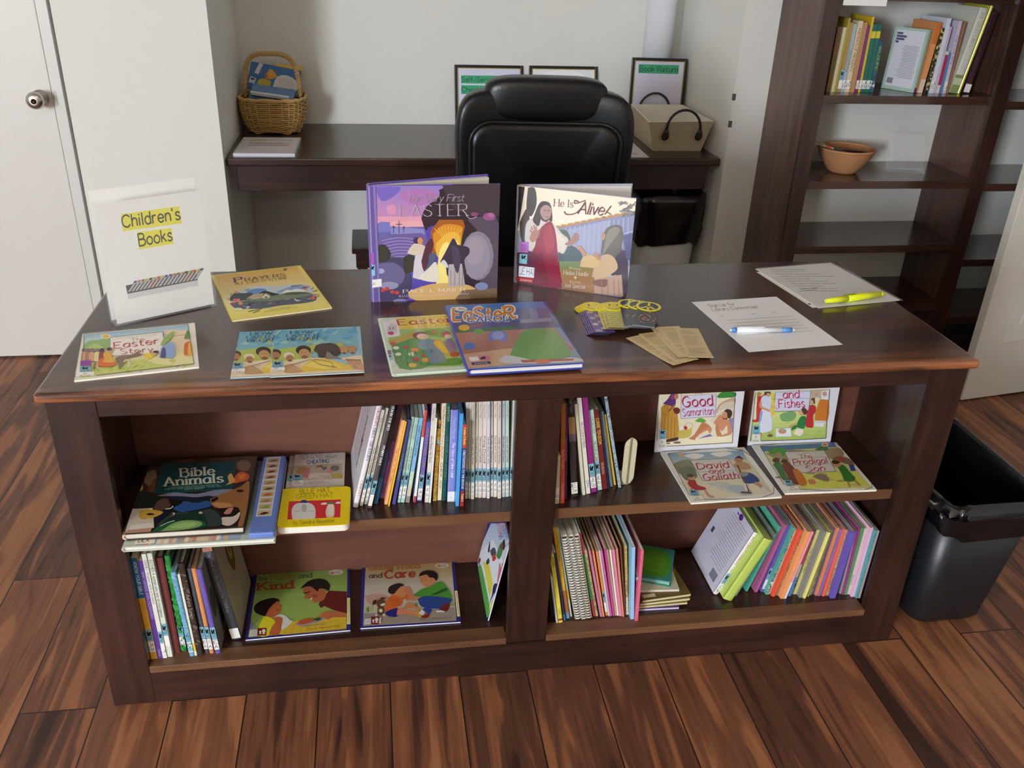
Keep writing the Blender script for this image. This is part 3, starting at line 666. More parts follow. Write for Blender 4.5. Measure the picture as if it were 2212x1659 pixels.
# --- two copies of the brown haired crowd booklet, one across the other
def begin(label, BL, BR, TL, z, dx, dy, crop=(490, 700, 7.135)):
    r, a = flat('paperback_booklet', label, 'book', (490-dx, 700-dy, 7.135), BL, BR, TL, z, .0022, 'soft', '9cc6d6', 'f0e6da')
    a.grad('72b4cf', '86bcc8', 660, 100, 1990, 60, 2030, 330, 665, 420, k=8)
    for k in range(46):
        q = random.Random(k+5); x, y = q.uniform(670, 2000), q.uniform(80, 380); a.E(q.choice(['5aa6d2', '8cc4d4', 'a2cfc4', 'b9cf9c', '67aedb']), x, y, q.uniform(40, 100), q.uniform(12, 30), q.uniform(-40, 10))
    a.B('b8c95c', 660, 420, 900, 380, 1300, 330, 1700, 300, 1800, 340, 1700, 420, 1300, 440, 1300, 560, 900, 600, 660, 560)
    a.P('eddcc0', 660, 600, 1000, 560, 1300, 530, 1800, 520, 2080, 480, 2125, 735, 665, 812)
    a.B('c8a074', 880, 650, 1000, 620, 1130, 700, 1190, 745, 900, 760); a.P('e6c7a0', 1000, 640, 1150, 600, 1120, 720)
    a.P('eccb52', 1120, 690, 1300, 555, 1600, 535, 1760, 560, 1900, 640, 1950, 705, 1200, 745); a.P('f3de6e', 1180, 650, 1350, 570, 1560, 560, 1800, 680, 1500, 700)
    a.B('9cc3d0', 1580, 540, 1760, 540, 1880, 620, 1880, 640, 1700, 590); a.P('d6ab80', 1900, 650, 2110, 620, 2122, 720, 1950, 705); a.P('caa078', 1820, 540, 2060, 560, 2100, 640, 1890, 640)
    for x, y, s, f, hc in ((745, 480, 95, 'b98658', '4a3222'), (960, 520, 85, 'bb8358', 'efe0c4'), (1180, 445, 118, 'c99a66', '3c2c20'), (1800, 410, 72, 'd0a472', 'c2935e'), (1925, 410, 72, 'c99a6c', 'b98a58')):
        a.E(hc, x, y-s*.28, s, s*.62); a.E(f, x+s*.1, y+s*.14, s*.72, s*.6)
        a.Ln('6a4428', 7, x-s*.3, y+s*.02, x, y-s*.02); a.Ln('6a4428', 7, x+s*.2, y-s*.02, x+s*.5, y+s*.02); a.Ln('7a5030', 6, x, y+s*.42, x+s*.3, y+s*.42); a.E('8a5c3a', x+s*.15, y+s*.62, s*.4, s*.18)
    a.B('4a3a32', 1340, 420, 1380, 340, 1500, 310, 1640, 310, 1730, 370, 1750, 470, 1650, 500, 1560, 420, 1520, 520, 1420, 520, 1400, 460)
    a.B('8a7a70', 1545, 430, 1640, 510, 1780, 540, 1600, 545, 1520, 540)
    for k in range(14): a.Ln('6b584c', 8, 1380+k*26, 340+abs(k-6)*5, 1370+k*28, 420+k % 3*16)
    for q in ((1000, 640, 1130, 710), (1310, 565, 1450, 640, 1700, 680), (1000, 640, 1150, 600, 1290, 560), (1340, 560, 1600, 600, 1640, 690), (1950, 650, 2010, 705), (1820, 570, 2070, 565)): a.Ln('5a4430', 6, *q)
    a.P('7db4d0', 705, 600, 860, 582, 865, 680, 700, 690); emblem(a, 728, 596, 112, 66); a.Ln('3d6478', 5, 720, 672, 850, 662)
    a.P('fbf8f2', 690, 692, 900, 682, 895, 735, 685, 750); a.T('Je', '333', 720, 712, 790, 706, 20, 'hand', .9); a.T('Finn', '333', 712, 744, 850, 734, 20, 'hand', .9)
    a.T('HOW', '14405c', 985, 166, 1325, 156, 42, 'serif', 1.1, 3); a.T('EASTER', '14405c', 925, 222, 1415, 206, 40, 'serif', 1.1, 3); a.T('BEGAN', '14405c', 940, 276, 1400, 254, 42, 'serif', 1.1, 3)
    a.Ln('e9c63c', 12, 1440, 246, 1445, 262)
    done(a, r)
begin('sky blue booklet with a crowd of faces, left one, partly under its twin', (672, 810), (2100, 738), (657, 110), T0+.0024, 617/7.135, -20/7.135)
begin('sky blue booklet with a crowd of faces, lying across the corner of its twin', (665, 812), (2120, 737), (664, 95), T0+.0056, 0, 0)

# --- white edged booklet with the donkey
r, a = flat('picture_book', 'white bordered booklet with donkey and palm leaves at the front left desk corner', 'book', (150, 690, 7.628), (78, 1008), (2135, 780), (163, 236), T0+.0036, .0034, 'soft', 'fbf8ec', 'f6efdc')
a.P('f3eab8', 195, 960, 240, 255, 1955, 92, 2060, 745)
a.grad('a8d0e6', 'd2e4ea', 240, 255, 1955, 92, 1975, 230, 236, 400, k=6)
a.B('9cc47a', 235, 420, 330, 350, 480, 340, 680, 300, 690, 480, 500, 500, 230, 560); a.B('c0d880', 235, 500, 420, 400, 560, 480, 420, 560, 230, 580)
a.E('f8f4d0', 600, 280, 80, 40); a.E('f2c53a', 600, 280, 58, 28)
a.B('f6e2c0', 1500, 210, 1640, 170, 1830, 180, 1980, 200, 1990, 420, 1720, 480, 1700, 300); a.P('d8c48a', 1720, 265, 1960, 240, 1962, 256, 1722, 282)
a.P('d6e07c', 190, 960, 330, 720, 900, 700, 1300, 640, 2000, 680, 2060, 745); a.P('f6f0b4', 1250, 700, 1250, 600, 2030, 560, 2055, 735, 1700, 760)
for k in range(44):
    q = random.Random(k+60); x, y = q.uniform(330, 2000), q.uniform(690, 900); a.Ln(q.choice(['a6c850', 'e6e890', 'b8d060', 'c8dc70']), 12, x, y, x+q.uniform(30, 80), y-q.uniform(8, 40))
a.P('fdf8f2', 670, 310, 1540, 215, 1580, 560, 680, 610); a.Ln('6a6a6a', 7, 672, 310, 1540, 215, smooth=False); a.Ln('6a6a6a', 7, 672, 312, 672, 480, smooth=False); a.Ln('5a5a54', 10, 1540, 215, 1550, 300, smooth=False)
a.T('The', 'cf8a7a', 1020, 380, 1245, 356, 46, 'calli', 1.0, 3); a.T('Easter', 'c0554a', 745, 495, 1470, 412, 100, 'calli', 1.25); a.T('Story', 'c0685c', 845, 585, 1380, 545, 84, 'calli', 1.2)
a.T('LION BIBLE TALES', 'a8a49c', 720, 345, 1440, 268, 18, 'sans', .8, 2)
for x, c in ((235, 'eab48e'), (300, 'b98a66'), (370, 'e6a890'), (455, 'f2e2a6'), (530, '9c4038')): a.B(c, x-48, 700, x-40, 580, x, 530, x+46, 580, x+40, 700); a.E('8c7a76' if c != '9c4038' else '4a3030', x+10, 520, 44, 30)
a.B('f0b23c', 560, 580, 620, 545, 690, 560, 700, 640, 580, 660); a.B('e8702c', 470, 770, 500, 670, 560, 650, 680, 690, 780, 740, 700, 790, 480, 785); a.B('f0b848', 550, 720, 600, 650, 720, 650, 740, 720)
a.B('cfa98c', 700, 600, 740, 520, 760, 480, 700, 480, 620, 520); a.E('43302c', 660, 505, 46, 26)
a.B('8d7666', 760, 650, 860, 610, 1000, 600, 1110, 565, 1200, 590, 1120, 620, 960, 650, 920, 720, 870, 780, 830, 840, 800, 730, 770, 700); a.Ln('8d7666', 18, 1100, 570, 1150, 530)
a.Ln('e8dcc0', 30, 900, 720, 950, 680, 990, 760, 960, 800); a.Ln('8d7666', 26, 430, 720, 400, 830); a.Ln('e0d0b4', 24, 440, 780, 520, 850)
a.E('f4dc3c', 1310, 615, 78, 46); a.E('ddb488', 1390, 580, 46, 36); a.E('3c332c', 1430, 550, 50, 20)
a.B('96b6e4', 1480, 640, 1520, 480, 1600, 420, 1720, 400, 1735, 630, 1600, 645); a.B('4f4f8e', 1500, 640, 1530, 500, 1580, 490, 1590, 640); a.B('9cc468', 1500, 440, 1560, 330, 1720, 200, 1680, 320, 1560, 440)
a.B('de6a2a', 1890, 590, 1900, 420, 1990, 380, 2010, 440, 1960, 600); a.B('f0b83a', 1950, 600, 1960, 420, 2010, 400, 2025, 590); a.B('6f9a50', 1890, 330, 1950, 190, 1985, 320)
for q in ((240, 255, 236, 480, 200, 700), (1955, 92, 1990, 350, 2020, 540, 2060, 745), (240, 256, 900, 190, 1955, 92), (450, 940, 1200, 850, 2060, 748)): a.Ln('4a4a3c', 9, *q)
a.P('9a3fae', 185, 698, 362, 690, 358, 780, 180, 788); a.T('Easter', '5c2068', 200, 752, 340, 745, 26, 'hand', .9, 2)
a.P('7db4cb', 178, 792, 360, 786, 358, 880, 172, 888); emblem(a, 205, 798, 120, 64); a.Ln('3d6478', 6, 190, 872, 330, 864)
a.P('fdfaf0', 120, 890, 415, 880, 408, 950, 112, 965); a.T('Je', '44443c', 215, 922, 290, 916, 24, 'hand', .9); a.T('Ame', '44443c', 170, 962, 350, 948, 24, 'hand', .9)
a.Ln('444', 8, 85, 935, 112, 934); a.Ln('444', 8, 80, 965, 108, 962)
done(a, r)

# --- pale green book under the blue hardback
r, a = flat('picture_book', 'pale green picture book of a child among flowers, half under the blue hardback', 'book', (790, 630, 4.424), (262, 790), (1240, 722), (80, 245), T0+.0055, .0052, 'hard', 'd4e8d2', 'f0efe0', h=.272)
a.P('a9c978', 160, 285, 1100, 180, 1200, 700, 318, 738)
a.P('f0efe6', 160, 285, 300, 262, 330, 420, 200, 440); a.P('d8d2d0', 200, 340, 240, 300, 300, 320, 300, 390, 210, 400); a.R('8a96a0', 225, 340, 240, 365); a.R('8a96a0', 255, 338, 270, 362)
a.P('f4d85a', 282, 250, 1000, 195, 1000, 330, 320, 362)
a.T('The Story of', 'b08430', 470, 272, 860, 246, 30, 'sans', .9, 3, tilt=-.35); a.T('Easter', 'c05a28', 318, 322, 830, 292, 52, 'slab', 1.7, 4, tilt=-.35); a.T('for Children', 'b08430', 500, 346, 880, 322, 28, 'serif', .9, 3, tilt=-.35)
a.B('c9b04a', 215, 470, 330, 430, 470, 380, 520, 420, 380, 480, 240, 500); a.B('5fa040', 250, 520, 400, 460, 560, 450, 620, 700, 330, 735); a.B('4c9a44', 560, 690, 800, 640, 900, 640, 900, 700, 600, 705)
a.B('7fae4c', 480, 400, 700, 350, 800, 400, 760, 440, 620, 420)
a.B('d8a048', 640, 480, 700, 460, 800, 560, 780, 600, 700, 560)
a.E('7a4a2c', 520, 420, 72, 36); a.E('f0cdb0', 545, 430, 58, 28); a.B('7f9fae', 490, 500, 540, 460, 640, 460, 720, 520, 720, 560, 560, 560, 500, 530); a.P('6f94a6', 570, 555, 720, 540, 775, 670, 660, 690, 610, 690)
a.B('e6c24a', 640, 490, 700, 470, 790, 570, 760, 596, 700, 550); a.E('c05078', 765, 405, 46, 24); a.E('f0c8b0', 785, 430, 34, 22); a.B('8a7a9a', 740, 480, 820, 450, 870, 560, 800, 580)
for x, y, rr, c in ((470, 560, 40, 'e0933c'), (385, 532, 26, 'cc4a30'), (480, 650, 34, 'c02a3c'), (545, 612, 22, 'c83a44'), (575, 655, 40, 'e6a63c'), (450, 705, 40, 'e6bc3c'), (260, 500, 30, 'd06040'), (290, 540, 30, 'eef0dc'), (310, 600, 30, 'eef0dc'), (440, 600, 34, 'e8ecc8'), (850, 600, 46, 'b84a38'), (240, 400, 30, 'c0527a'), (650, 390, 26, 'd87a40'), (830, 520, 30, '9a70a0')):
    a.E(c, x, y, rr, rr*.55)
for k in range(26):
    q = random.Random(k+7); x, y = q.uniform(260, 640), q.uniform(560, 720); a.Ln(q.choice(['2f7a38', '3f8a3c', '86b860']), 7, x, y, x+q.uniform(-20, 26), y-q.uniform(10, 40))
a.P('9a6ab0', 190, 570, 235, 565, 245, 605, 205, 610); a.P('a8d4e2', 205, 612, 245, 608, 258, 655, 220, 660); emblem(a, 212, 615, 34, 24); a.P('f2f2ee', 225, 668, 268, 664, 285, 712, 240, 718); a.T('Je', '444', 245, 706, 270, 702, 16, 'hand', .9, 2)
done(a, r, M_GLOSS)

# --- blue hardback on top (its printed figures are left as plain scenery)
r, a = flat('hardcover_book', 'blue edged hardcover with a tall grey hat, lying over the pale green book', 'book', (790, 630, 4.424), (985, 742), (2090, 678), (708, 132), T0+.0195, .0135, 'hard', '34429c', 'e8e6e2', '2c3aa2', h=.318)
a.P('7f94b8', 985, 742, 2090, 678, 1690, 95, 708, 132)
a.grad('4f86cc', '5f78b4', 712, 132, 1690, 98, 1790, 260, 800, 320, k=8)
a.P('5a5a94', 800, 300, 1790, 255, 1860, 340, 850, 400); a.P('4c7a48', 860, 370, 1780, 300, 1800, 330, 870, 400)
a.grad('b4826e', 'a47060', 860, 395, 1800, 345, 1990, 560, 920, 620, k=6); a.P('c9a684', 910, 600, 1400, 540, 1450, 690, 985, 735)
a.P('8a5a48', 990, 320, 1110, 300, 1120, 330, 1000, 345)
a.E('e8b83c', 940, 345, 54, 30); a.E('6aa83c', 1078, 382, 44, 28); a.E('4a78c8', 990, 522, 56, 34)
a.B('7884d0', 1170, 420, 1220, 375, 1310, 380, 1360, 420, 1320, 480, 1250, 460, 1190, 475); a.E('98a2e2', 1262, 420, 60, 40)
# tall grey hat, collar and belt shapes
a.B('505a7c', 1360, 320, 1480, 290, 1760, 270, 1840, 300, 1700, 350, 1480, 355); a.P('5e6c96', 1440, 165, 1740, 158, 1780, 280, 1480, 300); a.P('7f8fbc', 1560, 165, 1630, 162, 1660, 290, 1580, 294); a.P('8a94b0', 1470, 268, 1770, 252, 1780, 285, 1480, 303)
a.B('5f9a48', 1400, 560, 1480, 400, 1640, 350, 1820, 380, 1940, 560, 1960, 620, 1700, 660, 1400, 640)
a.B('c9ccd4', 1270, 660, 1340, 610, 1480, 630, 1700, 670, 1960, 630, 2085, 660, 1900, 680, 1400, 690); a.P('a84a2c', 1480, 655, 1990, 640, 1980, 660, 1500, 680); a.E('c86a3a', 1690, 668, 78, 22)
a.T('EaSteR', 'f4f0d8', 835, 282, 1420, 258, 118, 'slab', 3.4); a.T('EaSteR', 'd8862c', 840, 279, 1415, 256, 112, 'slab', 2.0)
a.E('f4f0d8', 912, 168, 58, 22); a.T('An', '3a4a9c', 885, 180, 940, 176, 22, 'sans', 1.4)
a.T('CAROL', 'e8ecf4', 972, 298, 1372, 284, 52, 'slab', 3.2); a.T('CAROL', '2c5aa8', 976, 297, 1368, 283, 50, 'slab', 1.7)
a.P('f0e8ea', 985, 630, 1070, 622, 1090, 660, 1002, 668); a.P('d87aa0', 1070, 622, 1170, 612, 1188, 650, 1090, 660); a.B('3a3030', 1090, 640, 1130, 620, 1150, 640, 1110, 652)
a.P('39347a', 1005, 682, 1190, 668, 1198, 690, 1018, 703); a.T('zonderkidz', 'e8e8f4', 1040, 696, 1165, 686, 10, 'sans', 1.2, 2)
a.P('e8d83a', 706, 150, 722, 135, 752, 220, 742, 240)
done(a, r, M_GLOSS)

# ------------------------------------------------------------------ two hardbacks standing open on the desk
def open_book(name, label, O, R_, htop, back, t, cover, spinec, crop, paintf, h, page='ece6d4'):
    """front board stands from O to R_ ; the block and rear board swing back towards point 'back'"""
    ex = V((R_.x-O.x, R_.y-O.y, 0)).normalized(); w = V((R_.x-O.x, R_.y-O.y, 0)).length
    r = posed(name, label, 'book', O, ex, V((0, 0, 1)))
    a = Art(O, ex, V((0, 0, 1)), w, h, crop); a.mb.box(0, w, 0, h, -.0028, 0, cover)
    paintf(a); a.mb.build('front_cover', M_GLOSS, r)
    # rear board direction in the local frame (x along the front board, -z is behind)
    d = V((back.x-O.x, back.y-O.y, 0)); lx, lz = d.dot(ex), d.dot(ex.cross(V((0, 0, 1)))); ang = math.atan2(lz, lx); L = w
    def slab(x0, x1, o0, o1, y0, y1, col, mb):
        pts = []
        for y in (y0, y1):
            for x, o in ((x0, o0), (x1, o0), (x1, o1), (x0, o1)):
                pts.append(V((cos(ang)*x-sin(ang)*o, y, sin(ang)*x+cos(ang)*o-.003)))
        mb.add(pts, [(0, 1, 2, 3), (7, 6, 5, 4), (0, 4, 5, 1), (1, 5, 6, 2), (2, 6, 7, 3), (3, 7, 4, 0)], col)
    m = MB(); slab(.002, L, -t-.0028, -t, 0, h, cover, m); m.build('back_cover', M_GLOSS, r)
    m = MB(); slab(.004, L-.004, -t, -.0006, .004, h-.004, page, m); m.build('pages', M_PAGE, r)
    m = MB(); m.loft([[V((x, y, z)) for x, z in ((.001, .0), (-.004, -.003), (-.004, -t*.7), (.002, -t-.004), (.004, -t), (-.001, -t*.5), (.003, -.003))] for y in (0, h)], spinec, smooth=False); m.build('spine', M_GLOSS, r)
    return r
c5 = (780, 380, 5.925)
O1, R1 = onz(780+150/5.925, 380+1615/5.925, T0), onz(780+1738/5.925, 380+1556/5.925, T0); R1.z = O1.z
def vfe(a):
    a.grad('9684c8', 'c98cb8', 80, 125, 1100, 125, 1000, 560, 100, 560, k=10); a.P('e0a0b8', 100, 520, 830, 520, 830, 660, 100, 660); a.P('e8acb0', 180, 580, 800, 580, 800, 650, 180, 650)
    a.B('b27ab6', 500, 200, 800, 160, 1000, 260, 760, 380, 520, 300); a.B('7a6ac0', 180, 140, 500, 140, 420, 260, 260, 320); a.B('d898b8', 330, 380, 430, 370, 440, 480, 340, 480)
    a.P('6a68a8', 100, 660, 830, 650, 830, 1100, 100, 1100); a.P('7c7cc0', 190, 620, 250, 585, 370, 590, 370, 720, 190, 720); a.P('8c8cc8', 370, 640, 800, 680, 820, 760, 380, 740)
    a.B('73609c', 220, 800, 420, 750, 600, 740, 830, 760, 830, 1100, 260, 1060); 
    for k in range(7): a.Ln('9a94c8', 10, 260+k*20, 830+k*38, 500, 790+k*40, 800, 830+k*36)
    for x, y, s in ((415, 690, 60), (485, 670, 92), (545, 690, 52)): a.Ln('4c3a5c', 9, x, y-s, x, y+s*.7, smooth=False); a.Ln('4c3a5c', 9, x-s*.42, y-s*.55, x+s*.42, y-s*.55, smooth=False)
    a.B('3c3038', 770, 540, 830, 400, 1000, 260, 1060, 150, 1760, 120, 1760, 1560, 1300, 1560, 1240, 700, 900, 640, 830, 700)
    a.B('4a4046', 1040, 120, 1500, 120, 1780, 120, 1760, 500, 1400, 480, 1180, 420); a.B('5c5260', 1360, 560, 1560, 520, 1760, 600, 1740, 1500, 1500, 1500, 1600, 900)
    a.E('9a5a88', 1640, 520, 80, 50); a.E('b070a0', 1660, 500, 40, 30); a.E('8a5078', 1450, 490, 50, 26)
    a.P('a8602c', 890, 700, 1000, 560, 1300, 560, 1330, 640, 1270, 860, 1230, 1000, 900, 1000); a.B('d89030', 920, 740, 1060, 620, 1280, 640, 1290, 740, 1240, 960, 960, 980); a.B('ecb84a', 960, 860, 1120, 720, 1260, 760, 1230, 1000, 980, 1040); a.B('fbe88c', 1000, 980, 1060, 860, 1230, 830, 1240, 1000, 1140, 1420, 960, 1420)
    for k in range(9): a.Ln('f0bc54', 8, 1120, 860, 940+k*44, 640-abs(k-4)*-8)
    a.B('4c4668', 160, 1080, 500, 1040, 620, 1200, 640, 1460, 520, 1600, 160, 1600); a.B('6c6490', 180, 1130, 420, 1110, 560, 1240, 480, 1400, 220, 1360); a.B('3a3c38', 180, 900, 300, 880, 380, 1000, 330, 1090, 190, 1080); a.B('3c3c36', 540, 1040, 660, 1000, 690, 1180, 560, 1240)
    a.B('d8b070', 600, 1480, 900, 1380, 1300, 1380, 1480, 1460, 1400, 1580, 700, 1590); a.P('806850', 1300, 1460, 1740, 1430, 1740, 1556, 1200, 1575)
    a.E('8c8490', 1490, 1020, 205, 315); a.E('9a90a0', 1470, 1030, 180, 285); a.E('a498a4', 1450, 960, 120, 180)
    a.B('d8d0d8', 660, 1300, 700, 1000, 820, 980, 820, 1200, 780, 1320); a.B('dcc8b8', 590, 980, 640, 900, 700, 860, 820, 900, 800, 1000, 660, 1010); a.E('3c3c64', 710, 825, 46, 42); a.E('d8965c', 755, 830, 34, 44); 
    a.B('5c3440', 770, 1090, 830, 880, 900, 800, 930, 880, 900, 980, 860, 1180, 800, 1210); a.P('56627c', 870, 1000, 965, 975, 930, 1120, 790, 1250, 860, 1120); a.B('e6e0d0', 720, 1310, 860, 1180, 960, 1100, 990, 1330, 860, 1350)
    a.B('443848', 1010, 1100, 1100, 930, 1140, 850, 1180, 795, 1220, 850, 1240, 880, 1370, 910, 1385, 990, 1320, 1080, 1340, 1280, 1120, 1300, 1080, 1140); a.P('bcb0b0', 1120, 1130, 1290, 1120, 1330, 1400, 1110, 1425); a.B('52465a', 1150, 900, 1230, 900, 1270, 1060, 1240, 1240, 1190, 1160)
    for x in (1150, 1200, 1260, 1300): a.Ln('8c8288', 9, x, 1200, x-5, 1400)
    a.B('d8d8e0', 1015, 1110, 1060, 1070, 1110, 1140, 1100, 1175)
    a.E('8890b8', 1540, 1410, 85, 50); a.E('a8a8d0', 250, 1215, 50, 34); a.E('9896b8', 360, 1400, 120, 50); a.E('8a84b0', 500, 1600, 90, 30)
    for x, y in ((280, 1460), (330, 1440), (400, 1480), (460, 1490), (180, 1470)): a.E('c04a44', x, y, 30, 24)
    a.T('The Very First', 'a89ca8', 580, 330, 1310, 320, 90, 'script', .75); a.T('EASTER', 'b8acb0', 500, 520, 1360, 505, 150, 'serif', .8); a.Ln('b8acb0', 9, 1340, 500, 1400, 545, 1480, 520)
    a.T('PAUL L MAIER', 'e8e0dc', 540, 1495, 1330, 1470, 42, 'serif', 1.0, 3); a.T('ILLUSTRATED BY FRANCISCO ORDAZ', 'd8ccd0', 490, 1548, 1380, 1512, 24, 'serif', 1.1, 2)
    a.P('6a5a9c', 88, 128, 150, 128, 225, 1610, 160, 1618); a.P('8c7cb8', 150, 128, 185, 128, 245, 1608, 225, 1610); a.P('a898c8', 90, 128, 108, 128, 165, 1610, 150, 1610)
    a.P('b45cc0', 112, 978, 158, 978, 165, 1120, 118, 1130); a.P('8cd0e0', 108, 1135, 175, 1135, 178, 1270, 112, 1285); emblem(a, 115, 1140, 56, 80); a.P('f4f2ec', 110, 1330, 262, 1312, 262, 1412, 112, 1432); a.T('MAI', '333', 115, 1400, 180, 1392, 36, 'hand', 1.0)
bk1 = onz(1049.2, 381, T0+.262)
open_book('hardcover_book', 'purple hardcover standing open, its cover showing a glowing cave and round stone', O1, R1, None, bk1, .014, '5a4cae', '6a5a9c', c5, vfe, .262)
c6 = (1100, 380, 5.924)
O2, R2 = onz(1100+70/5.924, 380+1365/5.924, T0), onz(1100+1500/5.924, 380+1560/5.924, T0)
def hia(a):
    a.grad('f4e4cc', 'f8ecd8', 105, 120, 1650, 300, 1600, 700, 105, 700, k=6)
    a.P('f8d8b0', 560, 640, 1640, 440, 1640, 560, 560, 700); a.P('2c2c28', 100, 130, 200, 140, 160, 400, 100, 720); a.B('3c3834', 240, 150, 330, 160, 350, 360, 280, 520, 220, 420); a.B('4c443c', 130, 600, 240, 400, 260, 760, 160, 840)
    a.P('8c90b4', 590, 660, 1640, 460, 1600, 1160, 630, 1140); a.P('a4a8c8', 700, 700, 1300, 560, 1250, 1000, 800, 1060)
    for k in range(12): a.E('b88a5c', 620+k*85, 655-k*17, 46, 20)
    for k in range(14): a.Ln('b4b8d4', 12, 720+k*62, 660-k*10, 700+k*62, 1000)
    a.B('54644c', 600, 700, 720, 690, 780, 780, 760, 860, 640, 860); a.B('4c5c64', 640, 960, 800, 890, 930, 1000, 900, 1090, 640, 1090); a.P('7c8c60', 630, 1090, 1000, 1090, 1080, 1200, 640, 1200)
    a.P('9c8458', 640, 1180, 1100, 1180, 1080, 1500, 660, 1450); a.B('a47850', 660, 1300, 900, 1260, 1080, 1320, 1080, 1500, 680, 1450)
    a.P('5c3444', 100, 980, 260, 960, 640, 1100, 670, 1440, 100, 1380)
    a.B('d8d0cc', 200, 820, 215, 620, 290, 540, 420, 520, 560, 600, 680, 740, 760, 820, 700, 990, 610, 960, 400, 900, 260, 960); a.P('e4dccc', 600, 700, 720, 820, 700, 990, 610, 970)
    a.B('8c2440', 330, 900, 380, 700, 490, 590, 550, 600, 600, 760, 630, 1100, 660, 1430, 320, 1400, 240, 1150, 290, 980); a.B('a43048', 430, 760, 510, 620, 560, 700, 580, 900, 480, 1000); a.P('742038', 330, 1040, 420, 960, 520, 1400, 340, 1400); a.P('642c48', 240, 1000, 330, 960, 330, 1400, 200, 1370)
    a.B('3c3030', 300, 560, 380, 360, 450, 322, 520, 350, 545, 440, 550, 580, 500, 560, 420, 520, 380, 640, 320, 600); a.B('b08c88', 400, 420, 460, 370, 530, 400, 540, 480, 500, 560, 440, 540, 400, 480); a.B('5a4444', 400, 490, 460, 560, 520, 540, 480, 590, 410, 560)
    a.Ln('4a3838', 9, 440, 440, 470, 436); a.Ln('4a3838', 9, 490, 440, 520, 446); a.Ln('6a4848', 8, 470, 520, 505, 520)
    a.B('b08070', 260, 800, 290, 720, 340, 680, 390, 720, 360, 800, 300, 850); 
    for x0, y0, x1, y1 in ((290, 720, 265, 690), (300, 690, 285, 645), (325, 680, 318, 625), (345, 690, 348, 640), (375, 720, 385, 690)): a.Ln('b08070', 20, x0, y0, x1, y1)
    a.B('a87a6c', 710, 870, 780, 820, 840, 760, 890, 800, 840, 860, 760, 890)
    for x0, y0, x1, y1 in ((820, 780, 850, 730), (840, 780, 880, 735), (850, 790, 895, 760), (855, 815, 895, 810)): a.Ln('a87a6c', 20, x0, y0, x1, y1)
    a.B('6a6660', 1170, 1000, 1200, 760, 1260, 660, 1360, 625, 1440, 660, 1460, 800, 1440, 920, 1500, 1060, 1500, 1400, 1440, 1400, 1400, 1100, 1250, 1020); a.B('8c877c', 1220, 900, 1260, 720, 1350, 650, 1420, 700, 1300, 860, 1200, 1010); a.E('b88c74', 1205, 770, 26, 48)
    a.B('4c4454', 1380, 1000, 1500, 960, 1520, 1300, 1500, 1540, 1440, 1540, 1400, 1280, 1300, 1260)
    a.B('d0b494', 1060, 1280, 1120, 1080, 1240, 1000, 1340, 1040, 1390, 1180, 1260, 1280, 1140, 1330); a.B('d8bc8c', 905, 1160, 930, 1060, 1000, 1000, 1140, 1060, 1130, 1170); a.P('c0a090', 1090, 1320, 1440, 1260, 1460, 1540, 1090, 1500); a.B('8c6c64', 1070, 1340, 1180, 1320, 1260, 1330, 1230, 1420, 1080, 1390)
    for x in (1180, 1260, 1340, 1400): a.Ln('a08478', 10, x, 1330, x+6, 1530)
    a.B('c09078', 870, 890, 920, 900, 1000, 1010, 960, 1020, 880, 930); a.B('c09078', 1080, 970, 1120, 980, 1180, 1060, 1140, 1070, 1090, 1010)
    a.P('5c5c88', 1460, 760, 1610, 720, 1580, 1100, 1500, 1060); a.Ln('c8c8e0', 9, 1470, 740, 1540, 715, 1610, 715)
    for k in range(30):
        q = random.Random(k+3); x, y = q.uniform(1420, 1640), q.uniform(290, 600); a.E('6c6c74' if k % 2 else '8a8a8c', x, y*.6+x*.1+.0, 34, 11, q.uniform(-60, 40))
    a.T('He Is', '5c2c2c', 575, 385, 815, 400, 92, 'serif', .75); a.T('Alive', '5c1c20', 880, 478, 1200, 500, 150, 'script', .95); a.Ln('5c1c20', 12, 890, 330, 840, 310, 850, 350, 980, 310); a.Ln('5c1c20', 13, 960, 360, 860, 470, 740, 490, 705, 450); a.Ln('5c1c20', 14, 1305, 380, 1225, 490); a.Ln('5c1c20', 14, 1215, 522, 1210, 530); a.Ln('5c1c20', 9, 1250, 460, 1310, 490)
    a.T('Written by', 'e8e0d0', 770, 1185, 910, 1200, 28, 'serif', .9, 2); a.T('Helen Haidle', 'f0ece0', 700, 1255, 1015, 1280, 50, 'serif', 1.0, 3); a.Ln('f0ece0', 8, 830, 1295, 870, 1298); a.Ln('f0ece0', 8, 850, 1275, 848, 1318); a.T('Illustrated by', 'e8e0d0', 775, 1355, 915, 1370, 26, 'serif', .9, 2); a.T('Joel Spector', 'f0ece0', 705, 1415, 975, 1440, 52, 'serif', 1.0, 3)
    a.P('b870c8', 145, 838, 250, 845, 245, 978, 138, 965); a.scrib('6a2a80', 160, 870, 240, 960, 4, 9, 3)
    a.P('86c4d4', 138, 992, 238, 1000, 230, 1125, 130, 1112); emblem(a, 155, 1005, 66, 76); a.P('eef2fa', 128, 1145, 328, 1170, 320, 1300, 122, 1280); a.T('JE HAI', '333a48', 140, 1255, 312, 1272, 86, 'hand', .9)
    a.P('b03030', 72, 1285, 320, 1305, 300, 1370, 68, 1330); a.T('Zonderkidz', 'f0d0cc', 140, 1335, 290, 1350, 28, 'sans', 1.1, 2)
    a.P('a8a8b8', 105, 118, 125, 120, 90, 1362, 70, 1360)
bk2 = onz(1100+1625/5.924, 380+118/5.924, T0+.233)
open_book('hardcover_book', 'hardcover standing open behind the bookmarks, robed figure in dark red on its cover', O2, R2, None, bk2, .006, 'b4b6d4', 'a8a8b8', c6, hia, .234, 'efece6')

